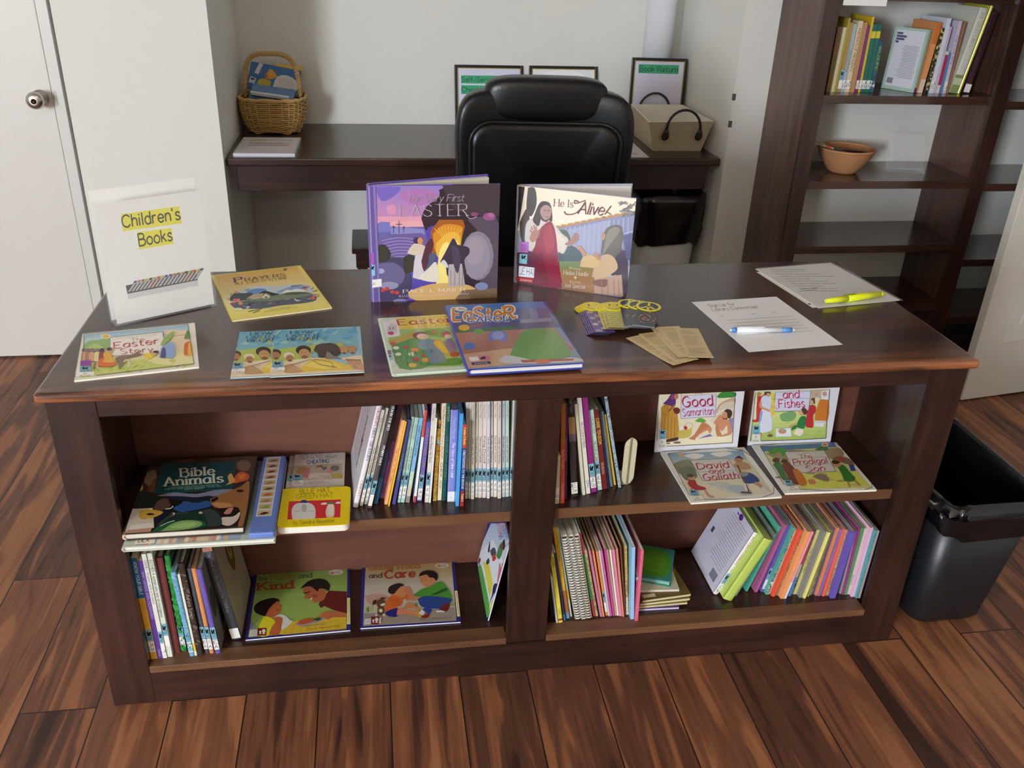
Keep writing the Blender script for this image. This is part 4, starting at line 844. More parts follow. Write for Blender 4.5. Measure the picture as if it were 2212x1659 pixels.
# ------------------------------------------------------------------ standing sign in a clear holder
cs = (160, 360, 4.609)
O3, R3 = onz(160+420/4.609, 360+1600/4.609, T0), onz(160+1425/4.609, 360+1385/4.609, T0)
ex = (R3-O3).normalized(); wS = (R3-O3).length; O3.z = T0+.0015
r = posed('sign_holder', 'clear standing sign holder with a white sheet reading Children\'s Books in yellow highlight', 'sign', O3, ex, V((0, 0, 1)))
a = Art(O3, ex, V((0, 0, 1)), wS-.004, .252, cs)
m = a.mb; m.box(.004, wS-.004, .003, .252, -.0045, -.004, 'f4f3ee'); a.z = -.0039
a.P('ede43c', 470, 478, 1055, 398, 1080, 568, 492, 650); a.P('ede43c', 630, 658, 975, 614, 997, 772, 652, 830)
a.T("Children's", '2c2a20', 492, 612, 1065, 528, 118, 'sans', 1.35, 4, tilt=-.14); a.T('Books', '2c2a20', 658, 795, 985, 738, 118, 'sans', 1.35, 4, tilt=-.14)
P0, P1 = V((535, 1262)), V((1235, 1128))
a.P('d8d6d4', 535, 1268, 1235, 1135, 1245, 1190, 548, 1325); a.P('4a4644', 520, 1190, 1222, 1040, 1235, 1135, 538, 1272)
cl = ['4a4a7a', 'd8703a', '5a7a3c', 'c8a83a', '33301f', '9ab84a', 'd0502c', 'e0b83a', '35408a']
for half in (0, 1):
    for k in range(9):
        t = half*.5+k*.055; b = P0.lerp(P1, t); q = V((62, -96)); s_ = V((27, -5))
        a.P('c2bfc0' if k not in (5, 6) else 'd2b4a8', b.x, b.y-6, b.x+s_.x, b.y+s_.y-6, b.x+s_.x+q.x, b.y+s_.y+q.y, b.x+q.x, b.y+q.y)
        a.P(cl[k], b.x+q.x-2, b.y+q.y, b.x+s_.x+q.x, b.y+s_.y+q.y, b.x+q.x+s_.x+14, b.y+q.y-26, b.x+q.x+10, b.y+q.y-24)
        a.Ln('3a3634', 5, b.x, b.y-6, b.x+q.x, b.y+q.y)
a.mb.build('sheet', M_PRINT, r)
m = MB(); m.box(.002, wS-.002, .002, .272, -.034, -.0334, 'f6f5f0'); m.build('rear_sheet', M_PRINT, r)
m = MB(); m.box(0, wS, 0, .255, -.002, 0); m.build('front_pane', M_CLEAR, r)
m = MB(); m.box(0, wS, 0, .262, -.037, -.035); m.build('rear_pane', M_CLEAR, r)
m = MB(); m.box(0, .0018, 0, .253, -.035, -.002); m.box(0.0018, wS, 0, .0018, -.035, -.002); m.build('side_pane', M_CLEAR, r)

# ------------------------------------------------------------------ papers and pens at the right of the desk
cp = (1480, 560, 5.821)
r, a = flat('paper_sheet', 'white sign-up sheet with the blue and white pen lying on it', 'paper', cp, (800, 1165), (1980, 1070), (95, 537), T0+.0006, .0005, 'soft', 'fbfbfd', 'fbfbfd')
a.T('Sign Up for', '4c4c54', 310, 602, 635, 580, 34, 'sans', .95, 3, tilt=-.9); a.T('Library Committee!', '4c4c54', 355, 652, 925, 614, 34, 'sans', .95, 3, tilt=-.9)
for tx, x, y in (('Name', 440, 722), ('Phone', 830, 696), ('Email', 1088, 680)): a.T(tx, '8a8a92', x, y, x+58, y-4, 14, 'sans', .9, 2)
for k in range(6): a.Ln('b4b4bc', 3.5, 520+k*44, 770+k*36+(4 if k > 4 else 0), 1350+k*50, 716+k*37, smooth=False)
done(a, r)
def pen(name, label, A, B, rad, z, parts, cat='pen'):
    """lies from A to B (x, y) on height z; parts = (name, from, to, radius0, radius1, colour)"""
    A, B = V((A[0], A[1], 0)), V((B[0], B[1], 0)); L = (B-A).length; t = thing(name, label, cat, (A.x, A.y, z+rad), (0, 0, math.atan2(B.y-A.y, B.x-A.x)))
    for nm, f, g, r0, r1, col in parts:
        m = MB(); m.loft([[V((x*L, cos(2*pi*k/14)*q, sin(2*pi*k/14)*q)) for k in range(14)] for x, q in ((f, r0), (g, r1))], col); m.build(nm, M_PLAST, t)
    return t
q0, q1 = onz(1480+560/5.821, 560+897/5.821, T0+.005), onz(1480+1390/5.821, 560+895/5.821, T0+.005); rp = .0056
pn = pen('ballpoint_pen', 'white ballpoint pen with blue ends lying on the sign-up sheet', q0, q1, rp, T0+.0009, (('plunger', 0, .035, .0028, .003, 'e0e8f0'), ('end_cap', .03, .10, rp*.85, rp, '4a8acb'), ('barrel', .10, .78, rp, rp, 'eef3f8'), ('grip', .78, .94, rp, rp*.92, '5a94d0'), ('tip', .94, 1, rp*.85, .0012, 'd8dce0')))
m = MB(); m.box(.02, .075, -.0014, .0014, rp, rp+.0016, 'dfe8f0'); m.build('clip', M_PLAST, pn, .0005)
cq = (1560, 360, 3.072)
r, a = flat('paper_sheet', 'lower sheet with punched holes peeking out left of the plastic sleeve', 'paper', cq, (600, 935), (1150, 885), (190, 702), T0+.0006, .0005, 'soft', 'f2f1ec', 'f2f1ec')
for x, y in ((236, 711), (392, 815), (572, 910)): a.E('22201c', x+6, y+1, 9, 4)
a.Ln('55534c', 4, 285, 742, 340, 778); done(a, r)
r, a = flat('paper_sheet', 'printed white page inside a clear plastic sleeve at the back right desk corner', 'paper', cq, (640, 938), (1180, 886), (197, 680), T0+.0018, .0008, 'soft', 'e8e6e1', 'e8e6e1')
a.scrib('77746e', 330, 695, 640, 672, 1, 3, 4); 
for k in range(9): x = 340+k*24; a.scrib('8c8983', x, 702+k*16, x+420-k*12, 692+k*16, 1, 3, k, .9 if k % 3 else .55)
for x, y in ((520, 815), (510, 828)): a.Ln('77746e', 3.5, x, y, x+115, y-12)
done(a, r)
m = MB(); m.box(.003, a.w+.006, -.004, a.h+.004, .0006, .0009); m.build('plastic_sleeve', M_SLEEVE, r)
q0, q1 = onz(1560+688/3.072, 360+897/3.072, T0+.01), onz(1560+1066/3.072, 360+848/3.072, T0+.01); hr = .0088
hl = pen('highlighter', 'yellow highlighter lying on the plastic sleeve at the right end of the desk', q0, q1, hr, T0+.003, (('cap', 0, .36, hr*.55, hr*.95, 'e9f21c'), ('barrel', .36, .94, hr, hr*.8, 'e6ef16'), ('end_plug', .94, 1, hr*.7, hr*.6, 'd8e010')))
a = Art((0, 0, 0), (1, 0, 0), (0, 1, 0), .2, .02); a.local = True; a.z = hr+.0002
m = a.mb; m.box(.055, .085, -.0045, .0045, hr*.985, hr*1.005, 'e4ee1a')
g, tw = glyphs('MAJOR', 'sans', 1.6)
for row, txt in ((0.0008, 'Major'), (-.0040, 'Accent')):
    g, tw = glyphs(txt, 'sans', 1.5, 2)
    for q in g: m.poly([(.056+x*.028/tw, row+y*.00032, hr*1.005+.0002) for x, y in q], '3a3c20')
m.build('barrel_label', M_PLAST, hl)

# ------------------------------------------------------------------ fanned bookmarks
cb = (1230, 635, 6.703)
def bookmark(label, head, foot, w, z, kind, k):
    """flat card with a round head; head and foot are sightings of its two ends on the desk"""
    A, B = onz(1230+head[0]/6.703, 635+head[1]/6.703, z), onz(1230+foot[0]/6.703, 635+foot[1]/6.703, z)
    ey = (A-B).normalized(); ex = ey.cross(V((0, 0, 1))); L = (A-B).length; n = 8; R = w*.60
    r = posed('bookmark', label, 'bookmark', B-ex*(w/2), ex, ey, 'round headed bookmarks fanned on the desk')
    a = Art((0, 0, 0), (1, 0, 0), (0, 1, 0), w, L); a.local = True; m = a.mb
    lift = lambda y: .0025*max(0, (y/L-.3))**2+.007*max(0, .35-y/L)**2
    def card(poly, col, dz):
        m.poly([(x, y, lift(y)+dz) for x, y in poly], col)
    ys = [L*.74*i/7 for i in range(8)]
    base = {'smile': '5a48a0', 'mini': 'c8c46a', 'peace': '2c2838'}[kind]
    for i in range(7):
        card([(0, ys[i]), (w, ys[i]), (w, ys[i+1]), (0, ys[i+1])], base, .0003); card([(0, ys[i+1]), (w, ys[i+1]), (w, ys[i]), (0, ys[i])], 'd8d4cc', 0)
    rd = random.Random(k)
    if kind == 'smile':
        for i in range(10):
            x, y = w*(.22+.3*(i % 3)), L*(.06+.068*i); c = rd.choice(['d84a5a', '6a9ad0', 'e07a4a', '9a6ac0', 'c84a80', 'e8e0d0'])
            for rr, cc, dz in ((.0062, 'e6dcd8', .0004), (.0048, c, .00045), (.0018, 'e8c85a', .0005)): card([(x+rr*cos(2*pi*j/10), y+rr*sin(2*pi*j/10)) for j in range(10)], cc, dz)
    elif kind == 'mini':
        for i in range(9):
            for j in range(3):
                x, y = w*(.18+.32*j+(.12 if i % 2 else 0)), L*(.05+.074*i)
                card([(x+.0050*cos(2*pi*q/10), y+.0032*sin(2*pi*q/10)) for q in range(10)], 'e6e07a', .0004); card([(x-.002, y), (x+.002, y), (x+.002, y+.0008), (x-.002, y+.0008)], '33301c', .00045); card([(x-.005, y-.0042), (x+.005, y-.0042), (x+.005, y-.0032), (x-.005, y-.0032)], '3a381e', .00045)
    else:
        for s_ in range(34):
            t = s_*.42; rr = .0012*s_*.55; x, y = w*.5+rr*cos(t), L*.36+rr*sin(t)*1.6
            if 0.001 < x < w-.001 and .004 < y < L*.72: c = ['c84a30', 'e0a04a', '7aa04a', '8a3a5a'][s_ % 4]; card([(x+.0024*cos(2*pi*q/6), y+.0024*sin(2*pi*q/6)) for q in range(6)], c, .0004)
        card([(0, 0), (w, 0), (w, .006), (0, .006)], 'a8b8c8', .0004)
    m.build('strip', M_GLOSS, r)
    hd = MB(); cy = L-R*.98; zz = lift(cy)+.0006; N = 28
    rim = lambda rr, z_: [V((w/2+rr*cos(2*pi*j/N), cy+rr*sin(2*pi*j/N), z_)) for j in range(N)]
    yl = 'f0e22c' if kind != 'plain' else '5a48a0'
    hd.loft([rim(R, zz), rim(R, zz+.0012)], yl, smooth=False)
    top = zz+.00125
    if kind == 'peace':
        hd.add(rim(R*.78, top), [list(range(N))], '2a2420')
        for a0 in (90, 270, 225, 315):
            c_, s_ = cos(radians(a0)), sin(radians(a0)); q = .0026
            hd.poly([(w/2-s_*q, cy+c_*q, top+.0001), (w/2+s_*q, cy-c_*q, top+.0001), (w/2+s_*q+c_*R*.85, cy-c_*q+s_*R*.85, top+.0001), (w/2-s_*q+c_*R*.85, cy+c_*q+s_*R*.85, top+.0001)][::-1], yl)
    else:
        for sx in (-.32, .32): hd.add([(w/2+sx*R+.0022*cos(2*pi*j/12), cy+R*.28+.0045*sin(2*pi*j/12), top) for j in range(12)], [list(range(12))], '2c2a14')
        for j in range(10):
            t0, t1 = radians(200+14*j), radians(214+14*j)
            hd.poly([(w/2+R*.6*cos(t0), cy+R*.6*sin(t0), top), (w/2+R*.54*cos(t0), cy+R*.54*sin(t0), top), (w/2+R*.54*cos(t1), cy+R*.54*sin(t1), top), (w/2+R*.6*cos(t1), cy+R*.6*sin(t1), top)][::-1], '4a4818')
    hd.build('round_head', M_GLOSS, r)
ordn = ['lowest', 'second', 'third', 'fourth', 'topmost']
z = T0+.0003
for k in range(5): bookmark(f'purple flower patterned bookmark with smiling head, {ordn[k]} of its pile of five', (215+k*24, 175-k*11), (400+k*30, 600-k*10), .044, z, 'smile', k); z += .0020
for k in range(3): bookmark(f'bookmark covered in small yellow faces, {ordn[k] if k < 2 else ordn[4]} of the middle fan pile', (500+k*60, 150-k*10), (650+k*42, 520-k*12), .044, z, 'mini', k); z += .0021
for k in range(3): bookmark(f'dark spiral bookmark with yellow peace head, {ordn[k] if k < 2 else ordn[4]} of the right fan pile', (860+k*150, 90+k*20), (960+k*55, 500-k*8), .046, z, 'peace', k); z += .0021
# five tan text cards
tc_ = [((820, 640), (1560, 1090), (1000, 595)), ((1000, 580), (1570, 1060), (1190, 540)), ((1180, 500), (1640, 1000), (1290, 480)), ((1255, 480), (1690, 985), (1530, 490)), ((1530, 490), (1720, 985), (1870, 545))]
pos = ['leftmost of the fan', 'second from the left in the fan', 'middle card of the fan', 'fourth from the left in the fan', 'rightmost and topmost of the fan']
for k, (tl, bl, tr) in enumerate([((820, 640), (1560, 1088), 0), ((1000, 582), (1590, 1050), 0), ((1180, 500), (1640, 1000), 0), ((1255, 482), (1680, 992), 0), ((1520, 495), (1740, 980), 0)]):
    zz = T0+.0008+k*.0012; q = lambda p: onz(1230+p[0]/6.703, 635+p[1]/6.703, zz)
    A, B = q(tl), q(bl); ey = (A-B).normalized(); ex = ey.cross(V((0, 0, 1))); L = .152; w = .051
    r = posed('tan_bookmark', f'tan printed text card, {pos[k]} beside the sign-up sheet', 'bookmark', A-ey*L, ex, ey, 'tan text bookmarks fanned on the desk')
    a = Art((0, 0, 0), (1, 0, 0), (0, 1, 0), w, L); a.local = True; m = a.mb
    lift = lambda y: .006*max(0, .35-y/L)**2*4; N = 9
    m.loft([[V((x, L*i/N, lift(L*i/N)+zq)) for x, zq in ((0, 0), (w, 0), (w, .0006), (0, .0006))] for i in range(N+1)], 'dcc698', smooth=False)
    rd = random.Random(k+11); y = L-.012
    while y > .014:
        x = .006+rd.uniform(0, .006); e = w-.005-rd.uniform(0, .012)
        if rd.random() < .15: y -= .006
        while x < e:
            l = rd.uniform(.003, .008); m.poly([(x, y, lift(y)+.0007), (min(x+l, e), y, lift(y)+.0007), (min(x+l, e), y+.0011, lift(y)+.0007), (x, y+.0011, lift(y)+.0007)], '8a7448'); x += l+.0012
        y -= .0038
    m.build('card', M_PRINT, r)
# ------------------------------------------------------------------ books standing on the shelves
class Row:
    """one row of standing books, sighted on its shelf; settle() keeps neighbours from cutting into each other"""
    def __init__(s, crop, z, x0, x1, where, group, ymin, depth, top, back=YBP, ts=1):
        s.top, s.back, s.ts = top, back, ts
        s.c, s.z, s.x0, s.x1, s.where, s.group, s.ymin, s.depth = crop, z, x0, x1, where, group, ymin, depth; s.b = []
    def px(s, u, v): return s.c[0]+u/s.c[2], s.c[1]+v/s.c[2]
    def add(s, desc, u0, u1, v, tu, tv, col, kind='soft', h=None, t=None, **kw):
        """u0,u1,v = foot of the spine; tu,tv = middle of its head (h = real height when the head is hidden)"""
        P = onz(*s.px((u0+u1)/2, v), s.z); y = min(max(P.y, s.ymin), s.ymin+(.05 if s.z > 1 else .3))
        A, B = ony(*s.px(u0, v), y), ony(*s.px(u1, v), y); x = (A.x+B.x)/2; th = t or max((B.x-A.x)*s.ts, .0022)
        Tp = ony(*s.px(tu, tv), y); dx, dz = Tp.x-x, Tp.z-s.z; ang = math.atan2(dx, dz); H_ = min(h or math.hypot(dx, dz), (s.top-s.z-.004-th*abs(sin(ang)))/cos(ang)); kw['d'] = min(kw.get('d', s.depth), s.back-.003-y)
        s.b.append(dict(desc=desc, x=x, y=y, t=th*cos(ang) if not t else th, h=H_, a=ang, col=col, kind=kind, **kw))
    @staticmethod
    def quad(b):
        u, w = (sin(b['a']), cos(b['a'])), (cos(b['a']), -sin(b['a']))
        lo = b['t']/2*abs(sin(b['a']))
        c = [(b['x']+w[0]*b['t']/2*sx+u[0]*b['h']*k, lo+w[1]*b['t']/2*sx+u[1]*b['h']*k) for sx, k in ((-1, 0), (1, 0), (1, 1), (-1, 1))]
        return c, (u, w)
    def hit(s, p, q, gap=.0002):
        A, ax = s.quad(p); B, bx = s.quad(q)
        for n in (*ax, *bx):
            a = [c[0]*n[0]+c[1]*n[1] for c in A]; b = [c[0]*n[0]+c[1]*n[1] for c in B]
            if max(a) < min(b)+gap*-1+2*gap and max(a)+gap <= min(b)+1e-9 or max(b)+gap <= min(a): return False
        return True
    def settle(s, support):
        """support: index of the book the row rests on ('L' or 'R' end)"""
        seq = s.b if support == 'L' else s.b[::-1]; sg = 1 if support == 'L' else -1
        for i, b in enumerate(seq):
            lim0, lim1 = s.x0+.001, s.x1-.001
            prev = seq[max(0, i-4):i]
            for step in range(400):
                c, _ = s.quad(b); bad = False
                if support == 'L' and min(p[0] for p in c) < lim0: bad = 'wall'
                if support == 'R' and max(p[0] for p in c) > lim1: bad = 'wall'
                for p in prev:
                    if s.hit(b, p): bad = 'book'; pb = p; break
                if not bad: break
                if bad == 'book':
                    lean_into = (b['a'] < pb['a']) if support == 'L' else (b['a'] > pb['a'])
                    if lean_into and step < 200 and step % 2: b['a'] += sg*radians(.35)
                    else: b['x'] += sg*.0005
                else: b['x'] += sg*.0006
    def make(s):
        n = len(s.b)
        for i, b in enumerate(s.b):
            stand(b, s, i, n)
ORD = ['first', 'second', 'third', 'fourth', 'fifth', 'sixth', 'seventh', 'eighth', 'ninth', 'tenth', 'eleventh', 'twelfth', 'thirteenth', 'fourteenth', 'fifteenth', 'sixteenth', 'seventeenth', 'eighteenth', 'nineteenth', 'twentieth']
def nth(i, n):
    if i == 0: return 'leftmost'
    if i == n-1: return 'rightmost'
    return f'{ORD[i]} from left' if i < n/2 else f'{ORD[n-1-i]} from right'
def stand(b, row, i, n):
    t, h, d = b['t'], b['h'], b.get('d', row.depth); kind = b['kind']; a_ = b['a']; lo = t/2*abs(sin(a_))
    nm = {'soft': 'paperback_book', 'hard': 'hardcover_book', 'comb': 'comb_bound_book', 'thin': 'thin_booklet'}[kind]
    lab = b.get('label') or f"{b['desc']}, {nth(i, n)}, {row.where}"
    if len(lab.split()) > 16: print('LONG', len(lab.split()), lab)
    r = thing(nm, lab, 'book', (b['x'], b['y'], row.z+lo+.0002), Matrix.Rotation(b.get('yaw', 0), 3, 'Z') @ Matrix.Rotation(a_, 3, 'Y'), row.group)
    col = b['col']; side = b.get('side', col); pg = b.get('page', 'e6dfcc'); e = .0025 if kind == 'hard' else .0006
    bt = min(.0024, t*.22) if kind == 'hard' else min(.0005, t*.2)
    m = MB()
    m.box(-t/2, -t/2+bt, .001, d, 0, h, b.get('lside', side)); m.box(t/2-bt, t/2, .001, d, 0, h, side)
    if kind == 'hard' and t > .008:
        m.loft([[V((x, y, z)) for x, y in ((-t/2, .004), (-t/2, .0005), (-t*.25, -.0012), (t*.25, -.0012), (t/2, .0005), (t/2, .004))] for z in (0, h)], col, (True, True), False); yf = -.0013
    elif kind != 'comb': m.box(-t/2, t/2, 0, .0012, 0, h, col); yf = -.0001
    else: yf = .002
    a = Art((0, 0, 0), (1, 0, 0), (0, 1, 0), t, h, mb=MB()); a.local = True
    for z0, z1, c in b.get('bands', ()): a.P(c, 0, h*z0, t, h*z0, t, h*z1, 0, h*z1)
    if b.get('mot'):
        q = random.Random(i*7+n)
        for k in range(60): x, y = q.uniform(0, t), q.uniform(h*.02, h*.98); a.E(q.choice(b['mot']), x, y, t*q.uniform(.12, .4), t*q.uniform(.15, .6), q.uniform(0, 90), 8)
    for txt, z1, z0, tc in b.get('txt', ()):
        cap = min(t*b.get('cap', .55), .014); xs = t/2-cap/2*.75
        a.T(txt, tc, xs, h*z1, xs, h*z0, cap, b.get('font', 'sans'), b.get('wd', 1.3), 2)
    if kind != 'comb':
        k0 = len(m.v); fs = a.mb
        m.v += [(x-t/2, yf-z, y) for x, y, z in fs.v]; m.f += [[k0+j for j in f] for f in fs.f]; m.c += fs.c; m.sm += fs.sm
    for f in b.get('paintside', ()): f(m, t, h, d)
    m.build('cover', M_GLOSS if kind == 'hard' else M_PRINT, r)
    p = MB(); p.box(-t/2+bt+.0001, t/2-bt-.0001, .0014 if kind != 'comb' else .006, d-e, e, h-e, pg); p.build('pages', M_PAGE, r)
    if kind == 'comb':
        k = int(h/.0078); cm = MB(); cc = b.get('comb', 'e4e2da')
        cm.tube([(0, .004, .004), (0, .004, h-.004)], t*.36, '4a4640', 8)
        cm.build('comb_spine', M_PLAST, r)
        for q in range(k):
            z = .006+q*(h-.012)/(k-1); rg = MB(); ring = []
            for j in range(9): an = radians(-60+j*37.5); ring.append((t*.50*cos(an+pi*.5+pi*.66), .005+t*.40*sin(an-pi*.5-.0)-t*.1, z))
            rg.loft([[V((t*.49*cos(x), .004-t*.44*sin(x)*1.0, z+dz)) for x in [pi*j/10 for j in range(11)]] for dz in (-.0026, .0020)], cc, (False, False), True, False)
            o = rg.build('comb_tooth', M_PLAST, r)
    if b.get('lab'):
        z0 = b.get('labz', .012); s_ = MB(); w = t*.96; A2 = Art((0, 0, 0), (1, 0, 0), (0, 1, 0), w, .075, mb=MB()); A2.local = True
        if b['lab'] != 'white': A2.R('83b6c9', 0, .030, w, .062); emblem(A2, w*.08, .058, w*.84, .020, sg=-1); A2.Ln('3d6478', .0016, w*.15, .035, w*.85, .035); A2.Ln('3d6478', .0016, w*.15, .039, w*.85, .039)
        A2.R('f0efea', 0, 0, w, .0285)
        u = b.get('call', ('JE', 'St'))
        if b['lab'] != 'blank':
            for q, tx in enumerate(u):
                if tx: A2.T(tx, '2a2c30', w*.14, .0165-q*.0125, w*.86, .0165-q*.0125, min(.009, w*.9), 'hand', 1.2, 2)
        s_.v = [(x-w/2, yf-.0001-z, y+z0) for x, y, z in A2.mb.v]; s_.f = A2.mb.f; s_.c = A2.mb.c; s_.sm = A2.mb.sm
        s_.build('spine_label', M_PRINT, r)
    b['root'] = r
    return r

# ---- upper left compartment
cA = (750, 860, 6.635); L1 = Row(cA, ZS, -.838, -.033, 'upper left shelf', 'books standing on the upper left shelf', .024, .19, .735, ts=.87)
def bleft(m, t, h, d):
    """pale back cover printed with small text"""
    x = -t/2-.0002
    q = random.Random(2)
    for k in range(16):
        z = h*(.93-.05*k); m.add([(x, d*.35, z), (x, d*q.uniform(.75, .95), z), (x, d*.9, z-.002), (x, d*.35, z-.002)], [(0, 1, 2, 3)], '8f8a94')
    m.add([(x, d*.42, h*.18), (x, d*.44, h*.62), (x, d*.40, h*.62), (x, d*.38, h*.18)], [(0, 1, 2, 3)], '6b6670'); m.add([(x, d*.36, h*.36), (x, d*.46, h*.38), (x, d*.44, h*.44), (x, d*.36, h*.43)], [(0, 1, 2, 3)], 'b03838')
add = L1.add
add('thick white treasury hardcover with red and blue spine lettering', 80, 165, 1570, 482, 110, 'eceaf0', 'hard', h=.272, d=.21, yaw=radians(2), txt=(("THE CHILDREN'S", .95, .72, 'a83a44'), ('BIBLE TREASURY', .70, .42, '4a5a94'), ('LANDOLL', .24, .10, 'c08078')), font='serif', paintside=(bleft,), cap=.5)
add('thin beige paperback with blue call number sticker', 188, 240, 1548, 572, 180, 'd2ccbc', lab=1, call=('JE', 'St'), txt=(('Moses in the Wilderness', .62, .34, '3a3a38'), ('Storm', .92, .78, '8a857a')))
add('second thin beige paperback with blue sticker', 250, 300, 1528, 628, 155, 'cfcabc', lab=1, call=('JE', 'St'), txt=(('Joseph the Dreamer', .62, .34, '3a3a38'), ('Penny Frank', .93, .76, '8a857a')))
add('dark grey hardcover with bold white spine lettering', 300, 368, 1578, 735, 105, '56524f', 'hard', h=.262, lab='blank', labz=.006, txt=(('TEN IN THE BED', .93, .72, 'f0eee8'), ('PENNY DALE', .58, .40, 'f0eee8')), font='serif', wd=1.9, bands=((0, .3, '5e5450'),))
add('teal blue thin hardcover', 390, 455, 1520, 745, 250, '2f6f94', 'hard', bands=((.3, .6, '2a4a66'), (.6, 1, '2c3440')))
add('purple hardcover with small dark spine title', 482, 562, 1440, 815, 100, '8c56a0', 'hard', h=.255, bands=((.55, 1, '5c3650'),), txt=(('Lamb of the Easter', .62, .36, '3c2450'), ('Julia', .15, .06, '3c2450')))  # darker upper band: the top rail's shade put into the spine colour
add('orange paperback with brown spine title', 535, 588, 1530, 822, 325, 'ecae74', txt=(('The Tale of the Tulips', .68, .26, 'b0502c'),), font='serif')
add('bright yellow thin booklet', 592, 614, 1555, 860, 345, 'f2c23a', 'thin')
add('blue violet hardcover with green lettering', 640, 705, 1525, 898, 312, '4f4f96', 'hard', txt=(('The Singing Shepherd', .62, .30, '6a9a9a'),))
add('pale mint paperback telling the same story as its neighbour', 725, 768, 1500, 968, 275, 'a9ccc2', lab=1, call=('JE', 'Wa'), txt=(('THE STORY OF JONAH', .66, .40, '3f5a54'), ('CROWTHER', .92, .75, '6a8a84')))
add('pale mint paperback twin, slightly thicker', 770, 830, 1500, 1022, 285, 'b4d6c6', lab=1, call=('JE', 'Wa'), txt=(('THE STORY OF JONAH', .66, .40, '3f5a54'), ('CROWTHER', .92, .75, '6a8a84')))
add('light blue paperback with a cream and brown pictured foot', 842, 905, 1500, 1098, 292, '86bce2', txt=(("Joseph's Amazing Journey", .92, .56, '24486c'),), bands=((0, .20, 'd8c8b0'), (.2, .38, 'c4dcc0'), (.0, .08, '9a8a7a')))
add('white booklet with red head and foot', 960, 1000, 1495, 1172, 180, 'eef0f0', 'thin', bands=((.72, 1, 'd8504a'), (0, .07, 'a83a4a')))
add('blue paperback with orange stars title and sticker', 1012, 1086, 1480, 1220, 348, '5a66b4', lab=1, labz=.004, call=('Je', 'Pat'), txt=(('WHEN STARS COME OUT', .92, .30, 'c8824a'),))
add('beige paperback with purple side and dark lettering', 1130, 1192, 1495, 1345, 100, 'dcd8cc', lab=1, call=('JE', 'Sto'), lside='7a3a8e', h=.245, txt=(('Jesus Begins His Work', .66, .40, '33312c'), ('Penny Frank', .92, .80, '8a857a')))
add('plain white thin paperback', 1196, 1226, 1502, 1378, 290, 'f0eee8', 'thin')
L1.c = (930, 860, 6.635)
add('golden brown pictured hardcover', 50, 110, 1475, 195, 315, 'b8862e', 'hard', bands=((.7, .78, '8ab4c4'), (.9, .97, '2a2a2c'), (0, .34, 'b89450')), mot=('a87828', 'c89a3c', '8a6420'))
add('cream paperback with red and dark spine words', 115, 180, 1465, 268, 78, 'e9dcc0', h=.243, txt=(('The Berenstain Story', .93, .56, 'b86a50'), ('BOOK', .54, .42, 'c0503a'), ('CHICK', .38, .24, '4a4a44'), ('KECK', .20, .12, '5a7a6a')), cap=.5)
add('dark green hardcover with gold lettering', 182, 246, 1470, 332, 92, '1d5c54', 'hard', h=.24, txt=(('WINTER', .94, .80, 'a8b890'), ('THE HOUSE THAT JACK BUILT', .66, .22, '6a8a64')))
add('wide lavender hardcover with white script title and white foot', 248, 366, 1480, 412, 168, '8a8fd2', 'hard', bands=((0, .115, 'eceef6'),), txt=(('Fiona McLee', .92, .70, 'b4b8e4'), ('The Story of Olive Cahill', .66, .28, 'eef0fa')), font='script', cap=.34)
add('bright sky blue thin hardcover', 370, 422, 1552, 492, 222, '4aa8e8', 'hard')
add('red and blue striped hardcover with bold white capitals', 428, 486, 1550, 530, 378, '2c4c94', 'hard', bands=((0, .19, 'a83028'), (.72, 1, 'c84a2c')), txt=(('FIREFIGHTERS TO THE RESCUE', .69, .22, 'dfe6f2'), ('Families & Books', .96, .76, 'f0d87a'), ('TIMES', .16, .06, 'f0d0a0')), wd=2.0, font='slab')
S1 = [(500, 546, 1442, 565, 60, 'dad6c6', 'The Prodigal Son'), (548, 578, 1442, 590, 62, 'd6d2c2', None), (580, 630, 1450, 628, 62, 'd8d2bc', 'Jonah and the Whale'), (634, 680, 1425, 674, 65, 'd9d4c4', 'The Exodus of Daniel'), (682, 740, 1430, 732, 55, 'e0d8cc', 'Samson and Delilah'), (742, 800, 1430, 780, 55, 'e6d6d4', 'King David'), (803, 850, 1440, 830, 58, 'dfe0e2', 'Noah and His Ark'), (858, 904, 1415, 884, 60, 'd8dade', 'Ruth a Story'), (905, 956, 1420, 942, 50, 'e6dccc', 'David and Goliath'), (960, 1014, 1440, 988, 50, 'e2d6ce', 'Joseph and His Brothers'), (1020, 1070, 1420, 1045, 68, 'cdd0d8', 'Abraham and Isaac'), (1072, 1125, 1415, 1100, 46, 'c4e0d0', 'Joseph and the Famine'), (1130, 1165, 1405, 1200, 46, 'dcdcd0', None)]
dsc = ['cream', 'narrow cream', 'ivory', 'off white', 'warm white', 'pinkish white', 'bluish white', 'pale grey', 'peach white', 'blush white', 'cool grey', 'pale mint', 'dull white']
for (u0, u1, v, tu, tv, c, tx), dd in zip(S1, dsc):
    add(f'slim {dd} series paperback with blue sticker', u0, u1, v, tu, tv, c, lab=1, call=('JE', 'St'), h=.243, txt=((tx, .62, .36, '33312c'), ('Penny Frank', .93, .80, '9a958a')) if tx else (), side='c0304a' if dd == 'peach white' else ('7ac49a' if dd == 'cool grey' else c))
L1.settle('R'); L1.make()

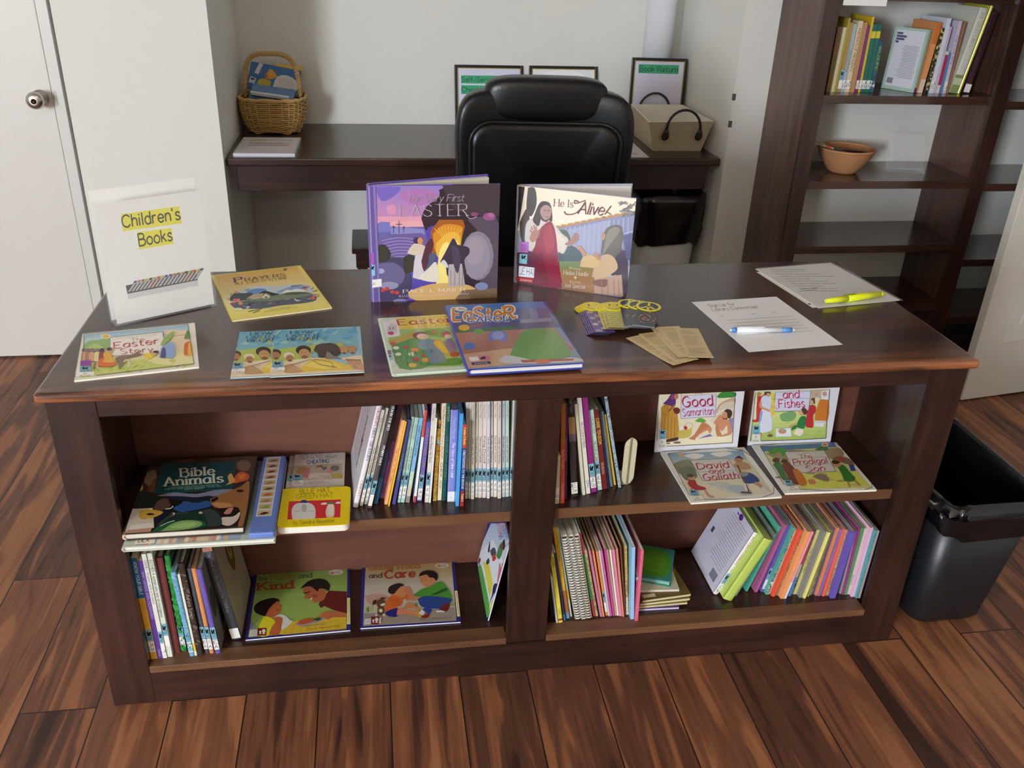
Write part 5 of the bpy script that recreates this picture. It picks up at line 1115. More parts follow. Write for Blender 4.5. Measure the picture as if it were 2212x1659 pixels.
# ---- upper right compartment
L2 = Row((1180, 830, 4.8087), ZS, .022, .835, 'upper right shelf', 'books leaning by the cream bookend', .024, .20, .735)
add = L2.add
add('short cream booklet with handwritten label', 86, 134, 1243, 122, 740, 'd6cfae', 'thin', lab='white', call=('', 'Gra'), d=.13)
add('orange red paperback with faint lettering', 141, 184, 1240, 170, 200, 'c8502c', txt=(('Bunny Trouble', .55, .36, 'e8a080'), ('Hans Wilhelm', .2, .05, 'e8a080')), bands=((.6, 1, 'b06a2c'),))
add('deep purple thin paperback', 182, 212, 1195, 200, 220, '5a2a6a', txt=(('The Lost Gold Fish', .66, .42, 'b08ac0'),))
add('near black thick hardcover with a small picture and label', 252, 318, 1168, 215, 160, '35322f', 'hard', lab='white', call=('E', 'Se'), labz=.008, h=.252, bands=((.62, .78, '9a7a50'), (.55, .62, '6a5a6a')), txt=(('Kadir Nelson', .95, .82, '8a857c'),))
add('thin dark booklet with white spine edge', 356, 386, 1155, 250, 400, 'd4cfb8', 'thin', h=.225)
add('white paperback with dark spine words and blue letters', 396, 440, 1142, 262, 155, 'e2ddd0', h=.245, txt=(('THE LITTLE BOOK OF FRIENDS', .74, .48, '3c3a34'), ('CPH', .14, .07, '3a5ab4')))
add('magenta paperback with blue sticker', 444, 500, 1128, 300, 155, '8e2a78', lab=1, h=.24, call=('JE', 'Sp'))
add('pale mint paperback with dark capitals', 503, 552, 1105, 362, 290, 'b8d4c4', txt=(('THE STORY OF JONAH', .62, .36, '3f5a54'), ('CROWTHER', .92, .72, '6a8a84')), lab=1, call=('JE', 'Wa'))
add('maroon paperback with yellow capitals', 555, 606, 1095, 412, 290, '6e2620', txt=(('CORRIE TEN BOOM', .90, .58, 'e8c84a'), ('Watkins', .35, .2, 'c0a08a')), cap=.6)
add('navy thin booklet', 606, 626, 1083, 452, 300, '2a3056', 'thin')
add('grey teal paperback', 630, 660, 1068, 470, 310, '6a7a7c')
add('yellow spined thin booklet', 666, 690, 1052, 495, 340, 'dcb84a', 'thin')
add('large dark booklet with blue pictured cover leaning on the bookend', 712, 742, 1078, 480, 210, '9ab0c0', 'thin', side='2c3230', h=.25, mot=('5a7a9a', '8aa0b4', 'c8c8b0'))
L2.settle('L'); L2.make()
def bookend(label, P, Hh, w, dep, rz, col, foot=1):
    t = thing('bookend', label, 'bookend', (P[0], P[1], P[2]+.0003), (0, 0, rz)); m = MB(); r_ = .018
    out = [V((p.x, p.y)) for p in rrect(dep, Hh*1.0, r_, 4)]
    m.loft([[V((x, p.x+dep/2, p.y+Hh/2)) for p in out] for x in (0, .0012)], col, smooth=False); m.build('upright_plate', M_MATT, t)
    m = MB(); m.loft([[V((p.x+w/2*foot, p.y+dep/2, z)) for p in rrect(w, dep*.92, .008, 4)] for z in (.0001, .0012)], col, smooth=False); m.build('foot_plate', M_MATT, t)
    return t
q = onz(1180+735/4.8087, 830+1052/4.8087, ZS)
lb = L2.b[-1]; xe = max(c[0] for c in L2.quad(lb)[0][1:2])
bookend('cream metal bookend holding the leaning row on the upper right shelf', (max(q.x, xe+.001), q.y, ZS), .118, .055, .030, radians(-78), 'd8d0ae', -1)

# ---- lower left compartment
L3 = Row((240, 1150, 4.608), ZB, -.838, -.033, 'bottom left shelf', 'books leaning at the left end of the bottom shelf', .022, .19, .404)
add = L3.add
add('blue and yellow paperback with white capitals', 402, 464, 1270, 222, 258, 'e0a83c', lab=1, call=('Je', 'Gon'), labz=.02, bands=((.62, 1, '1f6a9c'),), txt=(('KNOW YOUR BIBLE', .96, .65, 'e8f0f4'), ('GODS', .58, .50, 'b48430')), cap=.5)
add('purple paperback with pale capitals', 466, 513, 1266, 275, 292, '5c3a8c', txt=(('WHAT HAPPENS WHEN CHILDREN PRAY', .9, .42, 'b4a0d0'), ('David', .1, .03, 'b4a0d0')))
add('white paperback with grey name on the spine', 515, 556, 1256, 320, 218, 'e4e4d8', lab=1, call=('', 'J'), txt=(('DANIEL Prophet with a Promise', .94, .54, '6a6a64'),), font='serif')
add('pale green white paperback with italic spine', 560, 611, 1240, 366, 212, 'dadfd0', lab=1, labz=.03, call=('', ''), txt=(('ESTHER A woman who was as courageous', .94, .40, '4a4a44'),), bands=((.2, .32, 'a8c4c8'),))
add('maroon cloth hardcover', 615, 682, 1202, 458, 255, '74383a', 'hard')
add('bright green hardcover', 692, 746, 1180, 522, 235, '2f8a3c', 'hard', lab=1, call=('JE', 'Ni'), mot=('3a9a48', '2a7a34'), side='1f5a2a')
add('light blue hardcover with tiny yellow spot', 786, 834, 1245, 618, 398, '78b0d0', 'hard', lab=1, call=('E', 'AR'), mot=('86bad6', '6ea6c8'))
add('white yellow footed thin booklet', 838, 860, 1265, 668, 420, 'e8e4d4', 'thin', bands=((.06, .16, 'e8c02c'),))
add('dark brown pictured hardcover', 862, 920, 1250, 672, 312, '3e322c', 'hard', txt=(('Aurora Tonics', .68, .42, 'b0a490'),), mot=('4a3c34', '6a5c50', '38302c'), font='serif')
add('slate grey hardcover', 930, 972, 1200, 752, 362, '4e5866', 'hard', lab=1, call=('E', 'A'))
add('orange hardcover', 975, 1018, 1202, 790, 362, 'd8925a', 'hard', lab=1, call=('TE', 'A'), bands=((.30, .33, '8a3a2a'),))
def pic(c1, c2):
    def f(m, t, h, d):
        x = t/2+.0003; m.add([(x, .004, .004), (x, d-.004, .004), (x, d-.004, h-.004), (x, .004, h-.004)], [(0, 1, 2, 3)], c1)
        q = random.Random(4)
        for k in range(18):
            y, z = q.uniform(.02, d-.03), q.uniform(.02, h-.05); s1, s2 = q.uniform(.01, .03), q.uniform(.02, .06); xx = x+.0001+k*.00002
            m.add([(xx, y+s1*cos(2*pi*j/9), z+s2*sin(2*pi*j/9)) for j in range(9)], [tuple(range(9))], c2[k % len(c2)])
    return f
add('violet hardcover with grey pictured cover on its right side', 1028, 1080, 1206, 830, 372, '6a5cae', 'hard', lab=1, call=('E', 'A'), side='8a8a82', paintside=(pic('8e8d84', ('5a5a5c', '9a988c', '3c4450', 'a8a598')),))
def brown_emblem(m, t, h, d):
    x = t/2+.0003; m.add([(x, .003, .003), (x, d-.003, .003), (x, d-.003, h-.003), (x, .003, h-.003)], [(0, 1, 2, 3)], 'b4ae90')
    q = random.Random(9)
    for k in range(30):
        y, z = q.uniform(.01, d-.01), q.uniform(.01, h-.01); m.add([(x+.0001, y, z), (x+.0001, y+.0015, z+.002), (x+.0001, y+.003, z+.010), (x+.0001, y+.001, z+.008)], [(0, 1, 2, 3)], '7a7458')
    c = (d*.55, h*.62)
    for rr, cc, dx in ((1, '6e5a1e', .0002), (.55, 'b4a868', .0003), (.3, '8a7a3a', .0004)):
        m.add([(x+dx, c[0]+.030*rr*cos(2*pi*j/18)*(1+.1*sin(5*j)), c[1]+.052*rr*sin(2*pi*j/18)+.012*(1-rr)) for j in range(18)], [tuple(range(18))], cc)
    m.add([(x+.0003, c[0]+.004, c[1]+.045), (x+.0003, c[0]+.016, c[1]+.03), (x+.0003, c[0]+.011, c[1]+.095)], [(0, 1, 2)], '6e5a1e')
add('thick dark slate hardcover with beige cover and brown emblem', 1205, 1300, 1068, 980, 240, '42464e', 'hard', lab='blank', labz=.004, side='b4ae90', h=.262, txt=(('The Book of Life Stories for Children', .93, .30, '8a8d92'),), paintside=(brown_emblem,), cap=.34, font='serif', bands=((.93, .97, 'b07a6a'),))
L3.b[-1]['lab'] = 'white'; L3.b[-1]['call'] = ('', '')
L3.settle('L'); L3.make()

# ---- lower right compartment, left row
L4 = Row((1170, 1100, 6.383), ZB, .022, .835, 'left row, bottom right shelf', 'books in the left row of the bottom right shelf', .022, .20, .404)
add = L4.add
add('black green thin booklet', 130, 156, 1490, 100, 1000, '26302c', 'thin', d=.12)
add('short white thin booklet', 195, 220, 1570, 122, 930, 'd8d4c8', 'thin', d=.14)
add('lemon yellow paperback with black lettering', 236, 290, 1566, 140, 625, 'e8d84a', txt=(('ALGERS', .96, .82, '2c2a1c'), ('CLASSIC', .2, .12, '6a6228')), cap=.6, bands=((.03, .06, 'a83a2c'),))
add('navy paperback', 294, 326, 1540, 165, 610, '34345e', bands=((0, .1, '3c6a8c'),))
add('gold hardcover with brown and blue foot', 338, 385, 1510, 180, 255, 'd8a82c', bands=((0, .07, '6a98b0'), (.07, .32, 'a86a3c')), txt=(('The Golden Treasury', .85, .45, '9a7420'),))
add('teal and white thin booklet', 392, 420, 1482, 220, 260, 'b4c4b4', 'thin', bands=((0, .2, 'd8d4c4'), (.2, .3, 'd8b030')))
for dd, u0, u1, v, tu, tv in (('first', 462, 545, 1530, 288, 392), ('middle', 542, 612, 1532, 388, 385), ('last', 612, 682, 1520, 468, 375)):
    add(f'white comb bound book, {dd} of the three with comb spines', u0, u1, v, tu, tv, 'd8d2bc', 'comb', page='dcd8c8', comb=('dcdad2', 'd8d6ce', 'cfc4b0')[('first', 'middle', 'last').index(dd)])
    L4.b[-1]['label'] = f'white comb bound book, {dd} of the three comb spines on the bottom right shelf'
add('red and green thin paperback', 704, 732, 1480, 505, 335, '3c8a50', 'thin', bands=((0, .2, 'b8404a'), (.76, 1, 'b84458')), page='dcd8c8')
for dd, u0, u1, v, tu, tv, c, kw in (('tan patterned', 742, 775, 1480, 592, 570, 'b49a70', dict(mot=('8a7450', 'c8b48c', 'a07a50'))), ('rose pink', 808, 838, 1486, 660, 572, 'c87a98', {}), ('salmon', 843, 868, 1486, 708, 572, 'e08a6a', {}), ('orange', 884, 912, 1470, 760, 582, 'e08a3c', dict(lab=1, call=('', ''))), ('lavender white', 918, 942, 1476, 795, 572, 'cfc8dc', {}), ('pink', 948, 972, 1476, 825, 568, 'cf6a98', {}), ('magenta', 982, 1012, 1476, 878, 562, 'c04a88', {}), ('beige', 1016, 1036, 1470, 906, 562, 'b8a890', {}), ('cream', 1040, 1064, 1470, 945, 562, 'efe6d2', {}), ('light pink', 1072, 1106, 1480, 988, 562, 'e48aaa', {}), ('coral', 1112, 1138, 1485, 1038, 548, 'd88a70', {}), ('brown', 1140, 1162, 1460, 1088, 520, '7a4a40', {})):
    add(f'{dd} thin paperback', u0, u1, v, tu, tv, c, 'thin', page='cfc6a8', **kw)
add('yellow brown patterned paperback with cream foot', 1168, 1196, 1455, 1160, 505, 'c8a860', 'thin', mot=('b08a48', 'd8c078'), bands=((0, .26, 'd8d0b8'), (.26, .5, 'a87850')))
add('light blue booklet standing free of the others', 1200, 1245, 1522, 1240, 530, '9accec', 'thin', page='dce4e0')
def patch(m, t, h, d):
    x = -t/2-.0003; m.add([(x, .0, h*.60), (x, .022, h*.68), (x, .022, h*.5)], [(2, 1, 0)], 'e4e4e8'); m.add([(x-.0001, .008, h*.605), (x-.0001, .018, h*.64), (x-.0001, .018, h*.56)], [(2, 1, 0)], '3a3a40')
add('hot pink folder beside the flat pile', 1250, 1292, 1546, 1352, 575, 'e0688a', 'thin', page='e0dcc8', lside='d2587c', paintside=(patch,))
L4.settle('L'); L4.make()

# flat pile beside it
cF = (1160, 1090, 5.8211); z = ZB; q = random.Random(8)
xr = max(c[0] for c in L4.quad(L4.b[-1])[0])+.003
for k, (nm, lab, w, d, t, c, rz, ox, oy, pg) in enumerate([('thin_booklet', 'purple booklet at the bottom of the flat pile on the bottom right shelf', .105, .15, .006, '5a3a8a', -2, .0, .050, 'd8d0e4'),
    ('thin_booklet', 'olive brown booklet low in the flat pile, above the purple one', .122, .155, .006, '8a7a44', 1, .002, .055, 'd8cfa0'),
    ('thin_booklet', 'gold brown booklet in the middle of the flat pile', .124, .155, .007, '7a683a', 3, .002, .056, 'd8cfa0'),
    ('thin_booklet', 'dark gold booklet with pictured cover high in the flat pile', .122, .158, .007, '6e5c30', 5, .002, .058, 'd8cfa0'),
    ('thin_booklet', 'cream booklet lying just under the green one of the flat pile', .112, .125, .006, 'd2ccb4', -4, .000, .080, 'e0dac8'),
    ('hardcover_book', 'green and teal square book on top of the flat pile', .098, .125, .016, '2f8a7c', -22, .001, .090, '8ab4a8')]):
    R3_ = Matrix.Rotation(radians(rz), 3, 'Z'); ex_, ey_ = R3_ @ V((1, 0, 0)), R3_ @ V((0, 1, 0))
    z += t+.0003
    sx = max(0, -(ey_.x*d))
    O = V((xr+ox+sx, oy-min(0, ex_.y*w), z)); r = posed(nm, lab, 'book', O, ex_, ey_, 'books lying flat beside the pink folder')
    a = Art(O, ex_, ey_, w, d); a.local = True; body(a, r, t, 'hard' if t > .01 else 'soft', c, pg)
    if k == 5:
        a.R('3f8f88', 0, 0, w, d); a.B('4f9a2c', w*.08, d*.12, w*.5, d*.05, w*.92, d*.2, w*.88, d*.8, w*.5, d*.95, w*.1, d*.85); a.B('6aa82c', w*.2, d*.3, w*.7, d*.2, w*.8, d*.7, w*.3, d*.8)
        for i in range(12): y_ = d*(.3+.045*i); a.Ln('2f7a30', .0012, w*.2, y_, w*random.Random(i).uniform(.5, .85), y_)
        a.P('c4cab8', 0, d*.10, w*.24, d*.08, w*.24, d*.22, 0, d*.24)
    if k == 3: a.B('a87a44', w*.6, d*.5, w*.9, d*.45, w*.95, d*.7, w*.7, d*.75); a.P('d8cfa8', w*.05, d*.05, w*.3, d*.05, w*.3, d*.12, w*.05, d*.12)
    done(a, r)

# ---- lower right compartment, right row (leans to the right)
L5 = Row((1480, 1080, 7.213), ZB, .022, .838, 'right row, bottom right shelf', 'books in the right row of the bottom right shelf', .022, .20, .404)
add = L5.add
def hymn(m, t, h, d):
    x = -t/2-.0002; q = random.Random(5)
    for k in range(17):
        z = h*(.90-.040*k); m.add([(x, .02, z), (x, .02+(d-.04)*q.uniform(.5, .95), z), (x, .02+(d-.04)*.6, z-.0014), (x, .02, z-.0014)], [(0, 1, 2, 3)], 'b0788c' if k < 2 else '8e8fa6')
    for y in range(14): m.add([(x, .022+y*.0024, h*.08), (x, .0222+y*.0024+.0009*(1+y % 3*.5), h*.08), (x, .0222+y*.0024+.0009*(1+y % 3*.5), h*.2), (x, .022+y*.0024, h*.2)], [(0, 1, 2, 3)], '3c3c44')
    m.add([(x, .07+.010*cos(2*pi*j/12), h*.955+.008*sin(2*pi*j/12)) for j in range(12)], [tuple(range(12))], '5c2c7c'); m.add([(x, .078, h*.95), (x, .094, h*.97), (x, .088, h*.935)], [(0, 1, 2)], '5c2c7c')
    m.add([(x, d*.8, h*.45), (x, d*.87, h*.45), (x, d*.87, h*.53), (x, d*.8, h*.53)], [(0, 1, 2, 3)], '4c4c58')
add('white hardcover leaning far over with red spine capitals', 512, 582, 1472, 1200, 520, 'eeece6', 'hard', lab=1, labz=.004, call=('JC', 'My'), lside='d4d4e6', txt=(('MY FIRST HYMNAL', .93, .48, 'b8483c'), ('Karyn Henley', .42, .32, 'b0aca4')), paintside=(hymn,), font='serif', cap=.42, d=.165)
add('lime green hardcover', 600, 705, 1580, 1292, 640, 'c2d868', 'hard', d=.17, page='c8d890', t=.024)
add('grey green thin booklet', 770, 800, 1500, 1350, 620, '7a8a84', 'thin', h=.19)
add('teal green booklet showing its cover', 945, 1002, 1425, 1548, 425, '4fae94', 'thin', lside='56b89c', t=.006)
add('mauve pink paperback', 1090, 1152, 1440, 1632, 400, 'b0608c', t=.008)
add('violet paperback with sticker', 1200, 1244, 1436, 1690, 400, '6a56a8', lab=1, call=('', 'J'), labz=.01)
add('teal pictured paperback', 1258, 1304, 1480, 1730, 440, '5cae9c', lab=1, call=('', 'J'), labz=.01, mot=('8a7a6a', '3f8f86', 'b08a70'))
add('cream thin booklet', 1332, 1352, 1466, 1780, 470, 'e0d4c0', 'thin')
add('bright red orange paperback', 1352, 1404, 1510, 1830, 472, 'e85a3c')
L5.c = (1680, 1080, 7.213)
for dd, u0, u1, v, tu, tv, c, kw in (('brown pictured', -18, 14, 1492, 420, 480, '9a7a5c', dict(mot=('7a5a40', 'b89a78'))), ('peach orange', 42, 86, 1545, 490, 500, 'f2a468', dict(t=.009)), ('pale pink', 96, 130, 1540, 545, 500, 'f0a4b4', dict(bands=((0, .25, 'e8e4ec'),))), ('red blue', 172, 206, 1500, 592, 492, '4a8ac0', dict(bands=((.3, .5, 'b4b890'), (.5, 1, 'b83a48')))), ('dark lettered', 214, 246, 1482, 650, 480, '6a6a5c', dict(mot=('3c3c38', '8a8a74'))), ('yellow green', 264, 312, 1470, 700, 472, 'cfc87c', dict(txt=(('THE GIVING TREE', .72, .34, '3a3a2c'),))), ('stone grey', 330, 372, 1530, 745, 490, '8f8c86', {}), ('pale yellow', 404, 442, 1536, 835, 512, 'f2ec8c', {}), ('olive', 470, 496, 1510, 872, 475, '9a9258', {}), ('dull olive', 514, 542, 1485, 922, 455, '8a8650', dict(mot=('6a6640', 'a8a26a'))), ('navy purple', 560, 596, 1472, 950, 442, '5a5280', {}), ('orange', 600, 636, 1490, 1002, 435, 'e08a54', {}), ('lavender', 645, 678, 1500, 1045, 462, '8c74b4', {}), ('coral red', 702, 748, 1500, 1092, 455, 'ec6a5c', {}), ('tan', 770, 802, 1490, 1142, 465, 'c09a64', dict(mot=('a88454', 'd8b47c'), txt=(('ACTIVITY', .28, .1, '2c2c2c'),))), ('wide violet', 842, 908, 1535, 1235, 500, '6c5cb8', dict(t=.013)), ('dark olive', 958, 992, 1450, 1290, 470, '5c5838', {}), ('silver grey', 1000, 1022, 1462, 1320, 460, 'a8a4a8', {}), ('magenta', 1030, 1056, 1475, 1352, 435, 'a83c84', {}), ('leaf green', 1072, 1100, 1475, 1395, 432, '5a9a5c', {}), ('sage green', 1104, 1122, 1472, 1420, 435, '7aa084', {}), ('cream', 1128, 1152, 1466, 1450, 438, 'd4ccbc', dict(txt=(('READER', .3, .15, '3a3a38'),))), ('baby pink', 1164, 1204, 1510, 1488, 432, 'f0c0dc', dict(t=.008)), ('turquoise', 1212, 1246, 1530, 1540, 480, '5ab0b4', dict(mot=('4aa0a8', '8a8a90', 'c89a8c'))), ('pinkish grey', 1256, 1282, 1530, 1572, 485, 'bfaeb0', {})):
    add(f'{dd} thin paperback', u0, u1, v, tu, tv, c, 'soft' if 't' in kw else 'thin', page='c4beac', **kw)
L5.settle('R'); L5.make()
# ------------------------------------------------------------------ books lying and leaning face out on the shelves
# sound book under the animal book
cB = (260, 960, 6.144)
r, a = flat('sound_book', 'large picture book with a blue button panel, under the animal hardcover on upper left shelf', 'book', cB, (28, 1365), (2052, 1248), (700, 150), ZS+.012, .0115, 'hard', 'c8cfc0', 'e8e4da', 'b4b8b0', h=.288)
w, h = a.w, a.h; a.local = True
a.grad('5a6a8c', '6a7f7a', 0, h, w, h, w, h*.35, 0, h*.35, k=6); a.grad('6f8a48', 'c4d0c0', 0, h*.35, w, h*.35, w, 0, 0, 0, k=6)
for k in range(26):
    q = random.Random(k+40); x = w*.08+w*.68*k/26; c = q.choice(['d8c0a8', 'b89070', 'e0d8c8', '8aa0b8', 'c8a088', 'd87a5a', 'e6c0a0'])
    a.P(c, x, .004, x+w*.035, .004, x+w*.032, .045, x+w*.003, .045)
a.P('c02c4a', w*.45, .045, w*.64, .045, w*.64, .06, w*.45, .06); a.P('f0e6cc', w*.07, .006, w*.2, .006, w*.2, .05, w*.07, .05); a.T('DLX', '2c2c28', w*.09, .012, w*.16, .012, .012, 'sans', 1.6, 2)
done(a, r, M_GLOSS)
m = MB(); x0, x1 = w*.825, w*.998; m.box(x0, x1, .002, h-.002, 0, .013, '6b86cc'); sp = m.build('button_panel', M_PLAST, r, .003)
A2 = Art((0, 0, 0), (1, 0, 0), (0, 1, 0), x1-x0, h); A2.local = True; w2 = x1-x0
A2.R('cfdcec', w2*.16, h*.20, w2*.78, h*.975)
for k in range(10):
    y0 = h*(.965-.0765*(k+1)+.008); A2.R('c8a878', w2*.22, y0, w2*.72, y0+h*.058); q = random.Random(k)
    A2.B(['8a6a4a', '6a4a34', '7a3a2c', '8c3a30', '9a7a50', '5a5038', 'b85a3c', 'a07c60', '7cac4c', '3a2a1c'][k], w2*.28, y0+h*.012, w2*.45, y0+h*.040, w2*.66, y0+h*.03, w2*.5, y0+h*.010)
A2.mb.v = [(x+x0, y, z+.0131) for x, y, z in A2.mb.v]; A2.mb.build('picture_buttons', M_PRINT, sp)
# animal hardcover
r, a = flat('hardcover_book', 'dark hardcover of painted animals with teal title box, on the sound book', 'book', cB, (36, 1188), (1640, 1092), (372, 178), ZS+.0295, .0165, 'hard', '3a3430', 'd8d0c0', 'cdb49c', h=.262)
a.P('2e2a28', 36, 1188, 1640, 1092, 1760, 100, 360, 180)
a.B('4a3428', 330, 330, 560, 250, 900, 150, 1300, 130, 1760, 110, 1700, 480, 1400, 260, 560, 300, 440, 640, 240, 640); a.B('6a4038', 700, 180, 860, 160, 1000, 220, 860, 250); a.B('5a3830', 1120, 200, 1300, 150, 1480, 150, 1300, 220)
a.B('7c6450', 1540, 250, 1640, 200, 1730, 260, 1690, 350, 1580, 340); a.B('8a7058', 330, 380, 460, 340, 480, 470, 400, 560, 320, 500); a.B('6e4a30', 440, 470, 480, 460, 440, 640, 360, 600)
a.B('27302a', 190, 760, 230, 640, 440, 640, 480, 760, 330, 850, 190, 840); a.B('c8b040', 250, 600, 285, 510, 300, 590, 270, 620)
a.P('14484c', 455, 655, 560, 268, 1535, 222, 1475, 592); 
a.Ln('2c6a6c', 5, 455, 655, 560, 268, 1535, 222, 1475, 592, 455, 655, smooth=False)
a.T('The Animals of the Collection', '3c6a66', 680, 302, 1440, 262, 24, 'serif', .9, 2); a.T('Bible', 'd8dcc8', 805, 432, 1245, 402, 110, 'serif', 1.7); a.T('Animals', 'd8dcc8', 590, 556, 1360, 502, 112, 'serif', 1.7)
for k, (x0, y0, x1, y1) in enumerate(((655, 582, 1310, 542), (590, 606, 1340, 562), (850, 606, 1100, 592))): a.T(('Fascinating facts about lions and insects', 'camels and other animals from the', 'pages of scripture')[k], '9cc0b4', x0, y0, x1, y1, 20, 'serif', 1.1, 2)
a.B('c85a34', 1490, 500, 1540, 400, 1620, 362, 1710, 410, 1690, 470, 1600, 500, 1520, 520); a.B('d8a860', 1395, 545, 1440, 500, 1425, 430, 1470, 385, 1500, 440, 1530, 480, 1480, 520); a.B('d8803c', 1560, 420, 1640, 390, 1660, 440, 1590, 470)
a.B('8a8aa0', 480, 690, 700, 640, 1000, 660, 1250, 610, 1500, 600, 1300, 680, 1080, 710, 800, 690); a.B('1c2434', 440, 760, 700, 690, 1000, 705, 1220, 690, 1200, 860, 1000, 900, 700, 880, 480, 1050)
a.B('2f5a96', 700, 850, 840, 760, 1000, 780, 1160, 750, 1200, 820, 1000, 870, 800, 900); a.B('5a4438', 440, 850, 500, 750, 620, 720, 680, 790, 600, 860, 480, 880); a.B('1e1a18', 640, 740, 740, 740, 820, 780, 700, 830); a.Ln('e0dcd0', 13, 600, 860, 670, 850, 700, 820)
a.B('9c6a40', 1190, 730, 1400, 640, 1600, 560, 1710, 490, 1690, 800, 1620, 1100, 1560, 1090, 1600, 900, 1480, 830, 1300, 860, 1210, 800); a.B('c48a58', 1210, 800, 1280, 770, 1460, 790, 1480, 830, 1320, 850); a.B('221814', 1200, 740, 1280, 700, 1300, 730, 1220, 770); a.E('2a1c14', 1590, 620, 50, 18)
a.B('241c1c', 1220, 810, 1300, 850, 1450, 840, 1560, 840, 1580, 920, 1480, 970, 1350, 960, 1330, 900); a.B('c48878', 1370, 920, 1420, 860, 1500, 840, 1460, 920, 1400, 930); a.B('d8ccbc', 1310, 1010, 1360, 970, 1500, 960, 1590, 900, 1560, 1000, 1460, 1080, 1360, 1070)
a.B('3a4644', 480, 1080, 700, 920, 1000, 900, 1200, 860, 1330, 960, 1320, 1080, 1000, 1100); a.B('1e3a2e', 430, 1150, 560, 1050, 720, 940, 860, 920, 1060, 880, 1160, 1040, 1100, 1120, 700, 1110); a.B('2c5c40', 400, 1180, 520, 1080, 760, 1020, 1060, 1010, 1120, 1090, 800, 1140); a.B('86b46a', 530, 1160, 700, 1050, 880, 1010, 1060, 1030, 1070, 1080, 900, 1130); a.B('a4cc80', 650, 1110, 800, 1050, 980, 1040, 1000, 1080, 840, 1120)
a.Ln('dde8e0', 8, 530, 1090, 620, 1045, 720, 1015); a.E('d8c8b0', 700, 930, 28, 16, -30); a.E('2a1c18', 690, 935, 14, 12); a.E('c8b8a8', 1065, 912, 26, 16)
a.P('d8ccb8', 160, 860, 430, 850, 450, 1110, 60, 1180); a.B('d0a848', 240, 960, 280, 880, 400, 870, 570, 900, 460, 970, 300, 1000); a.B('3a2c18', 340, 930, 400, 915, 460, 935, 380, 945)
a.P('ece6da', 140, 1080, 440, 1040, 430, 1110, 110, 1140); a.P('c89a84', 40, 1180, 110, 1140, 420, 1110, 400, 1170, 40, 1190)
done(a, r, M_GLOSS)

cH = (590, 960, 8.294)
for k, (lab, dx) in enumerate((('small white booklet mostly hidden under the talk booklet, upper left shelf', -95), ('small white booklet of seated children, behind the yellow board book', 0))):
    r, a = flat('paperback_booklet', lab, 'book', (590+dx/8.294, 960+k*0-(0 if k else -2), 8.294), (320, 765), (1272, 715), (335, 185), ZS+.0045*(k+1), .0042, 'soft', 'd8d0c4', 'e0d8ca')
    a.P('d9d0c6', 320, 765, 1275, 715, 1240, 90, 335, 185)
    a.T('God, i NEED TO', '3a3834', 485, 215, 1050, 182, 48, 'hand', 1.0, 3); a.T('TaLK to YoU ABouT', '3a3834', 480, 268, 1140, 235, 48, 'hand', 1.0, 3); a.T('CHEATING', '3c7c94', 610, 352, 1000, 328, 62, 'hand', 2.2, 3)
    a.P('c0b09a', 350, 385, 1235, 340, 1250, 612, 345, 655)
    for x in range(9): a.Ln('8a7a66', 5, 370+x*100, 385-x*5, 375+x*100, 480-x*5)
    a.B('b8895a', 410, 500, 480, 420, 640, 420, 640, 520, 480, 540); a.E('8a6648', 840, 410, 60, 34); a.E('d4a88c', 830, 440, 50, 30); a.B('5a6a9c', 885, 440, 930, 400, 960, 430, 900, 470); a.E('7a7468', 1105, 430, 82, 48); a.E('cf8c84', 1015, 490, 52, 38); a.B('c07c80', 520, 590, 560, 480, 640, 460, 660, 590); a.B('b8a44c', 1050, 600, 1070, 545, 1220, 530, 1225, 600); a.B('c8b040', 870, 370, 980, 365, 950, 390, 890, 390)
    a.B('d0c4b4', 650, 520, 960, 510, 1040, 590, 660, 630)
    for x, y in ((690, 620), (820, 580), (900, 600), (960, 570)): a.Ln('5c5448', 6, x, y, x+120, y-16)
    sticker(a, 352, 545, 160, 105); a.P('e8e2d8', 345, 655, 540, 645, 545, 740, 335, 755); a.T('Je', '333', 395, 682, 455, 676, 26, 'hand', 1); a.T('Car', '333', 378, 718, 495, 708, 28, 'hand', 1)
    a.T('by Dan Carr', '9a5a54', 655, 685, 930, 668, 24, 'hand', .9, 2); a.T('Pictures by Bill Clark', '9a5a54', 560, 718, 1015, 690, 20, 'hand', .9, 2)
    done(a, r)
# yellow board book (its two printed animals are plain stand-ins)
r, a = flat('board_book', 'yellow board book with a red panel at the front edge of the upper left shelf', 'book', cH, (60, 1496), (1358, 1432), (132, 800), ZS+.0155, .015, 'board', 'f2d81c', 'eeeadc')
a.P('f4da1e', 90, 1490, 1352, 1425, 1350, 760, 140, 800)
a.T('BLUE HAT,', '55503c', 485, 885, 1050, 855, 82, 'hand', .95); a.T('GREEN HAT', '6a7a2c', 420, 980, 1080, 942, 78, 'hand', .95)
a.P('d8343c', 285, 1022, 1212, 988, 1203, 1305, 250, 1348)
a.B('dfe0dc', 350, 1345, 330, 1230, 340, 1150, 400, 1070, 540, 1040, 680, 1060, 750, 1140, 760, 1240, 740, 1325, 560, 1340); a.B('b8bab8', 510, 1090, 560, 1070, 600, 1100, 600, 1190, 550, 1215, 510, 1180); a.Ln('a4a6a4', 8, 370, 1185, 440, 1205, 490, 1190); a.Ln('a4a6a4', 8, 620, 1190, 680, 1200, 730, 1180)
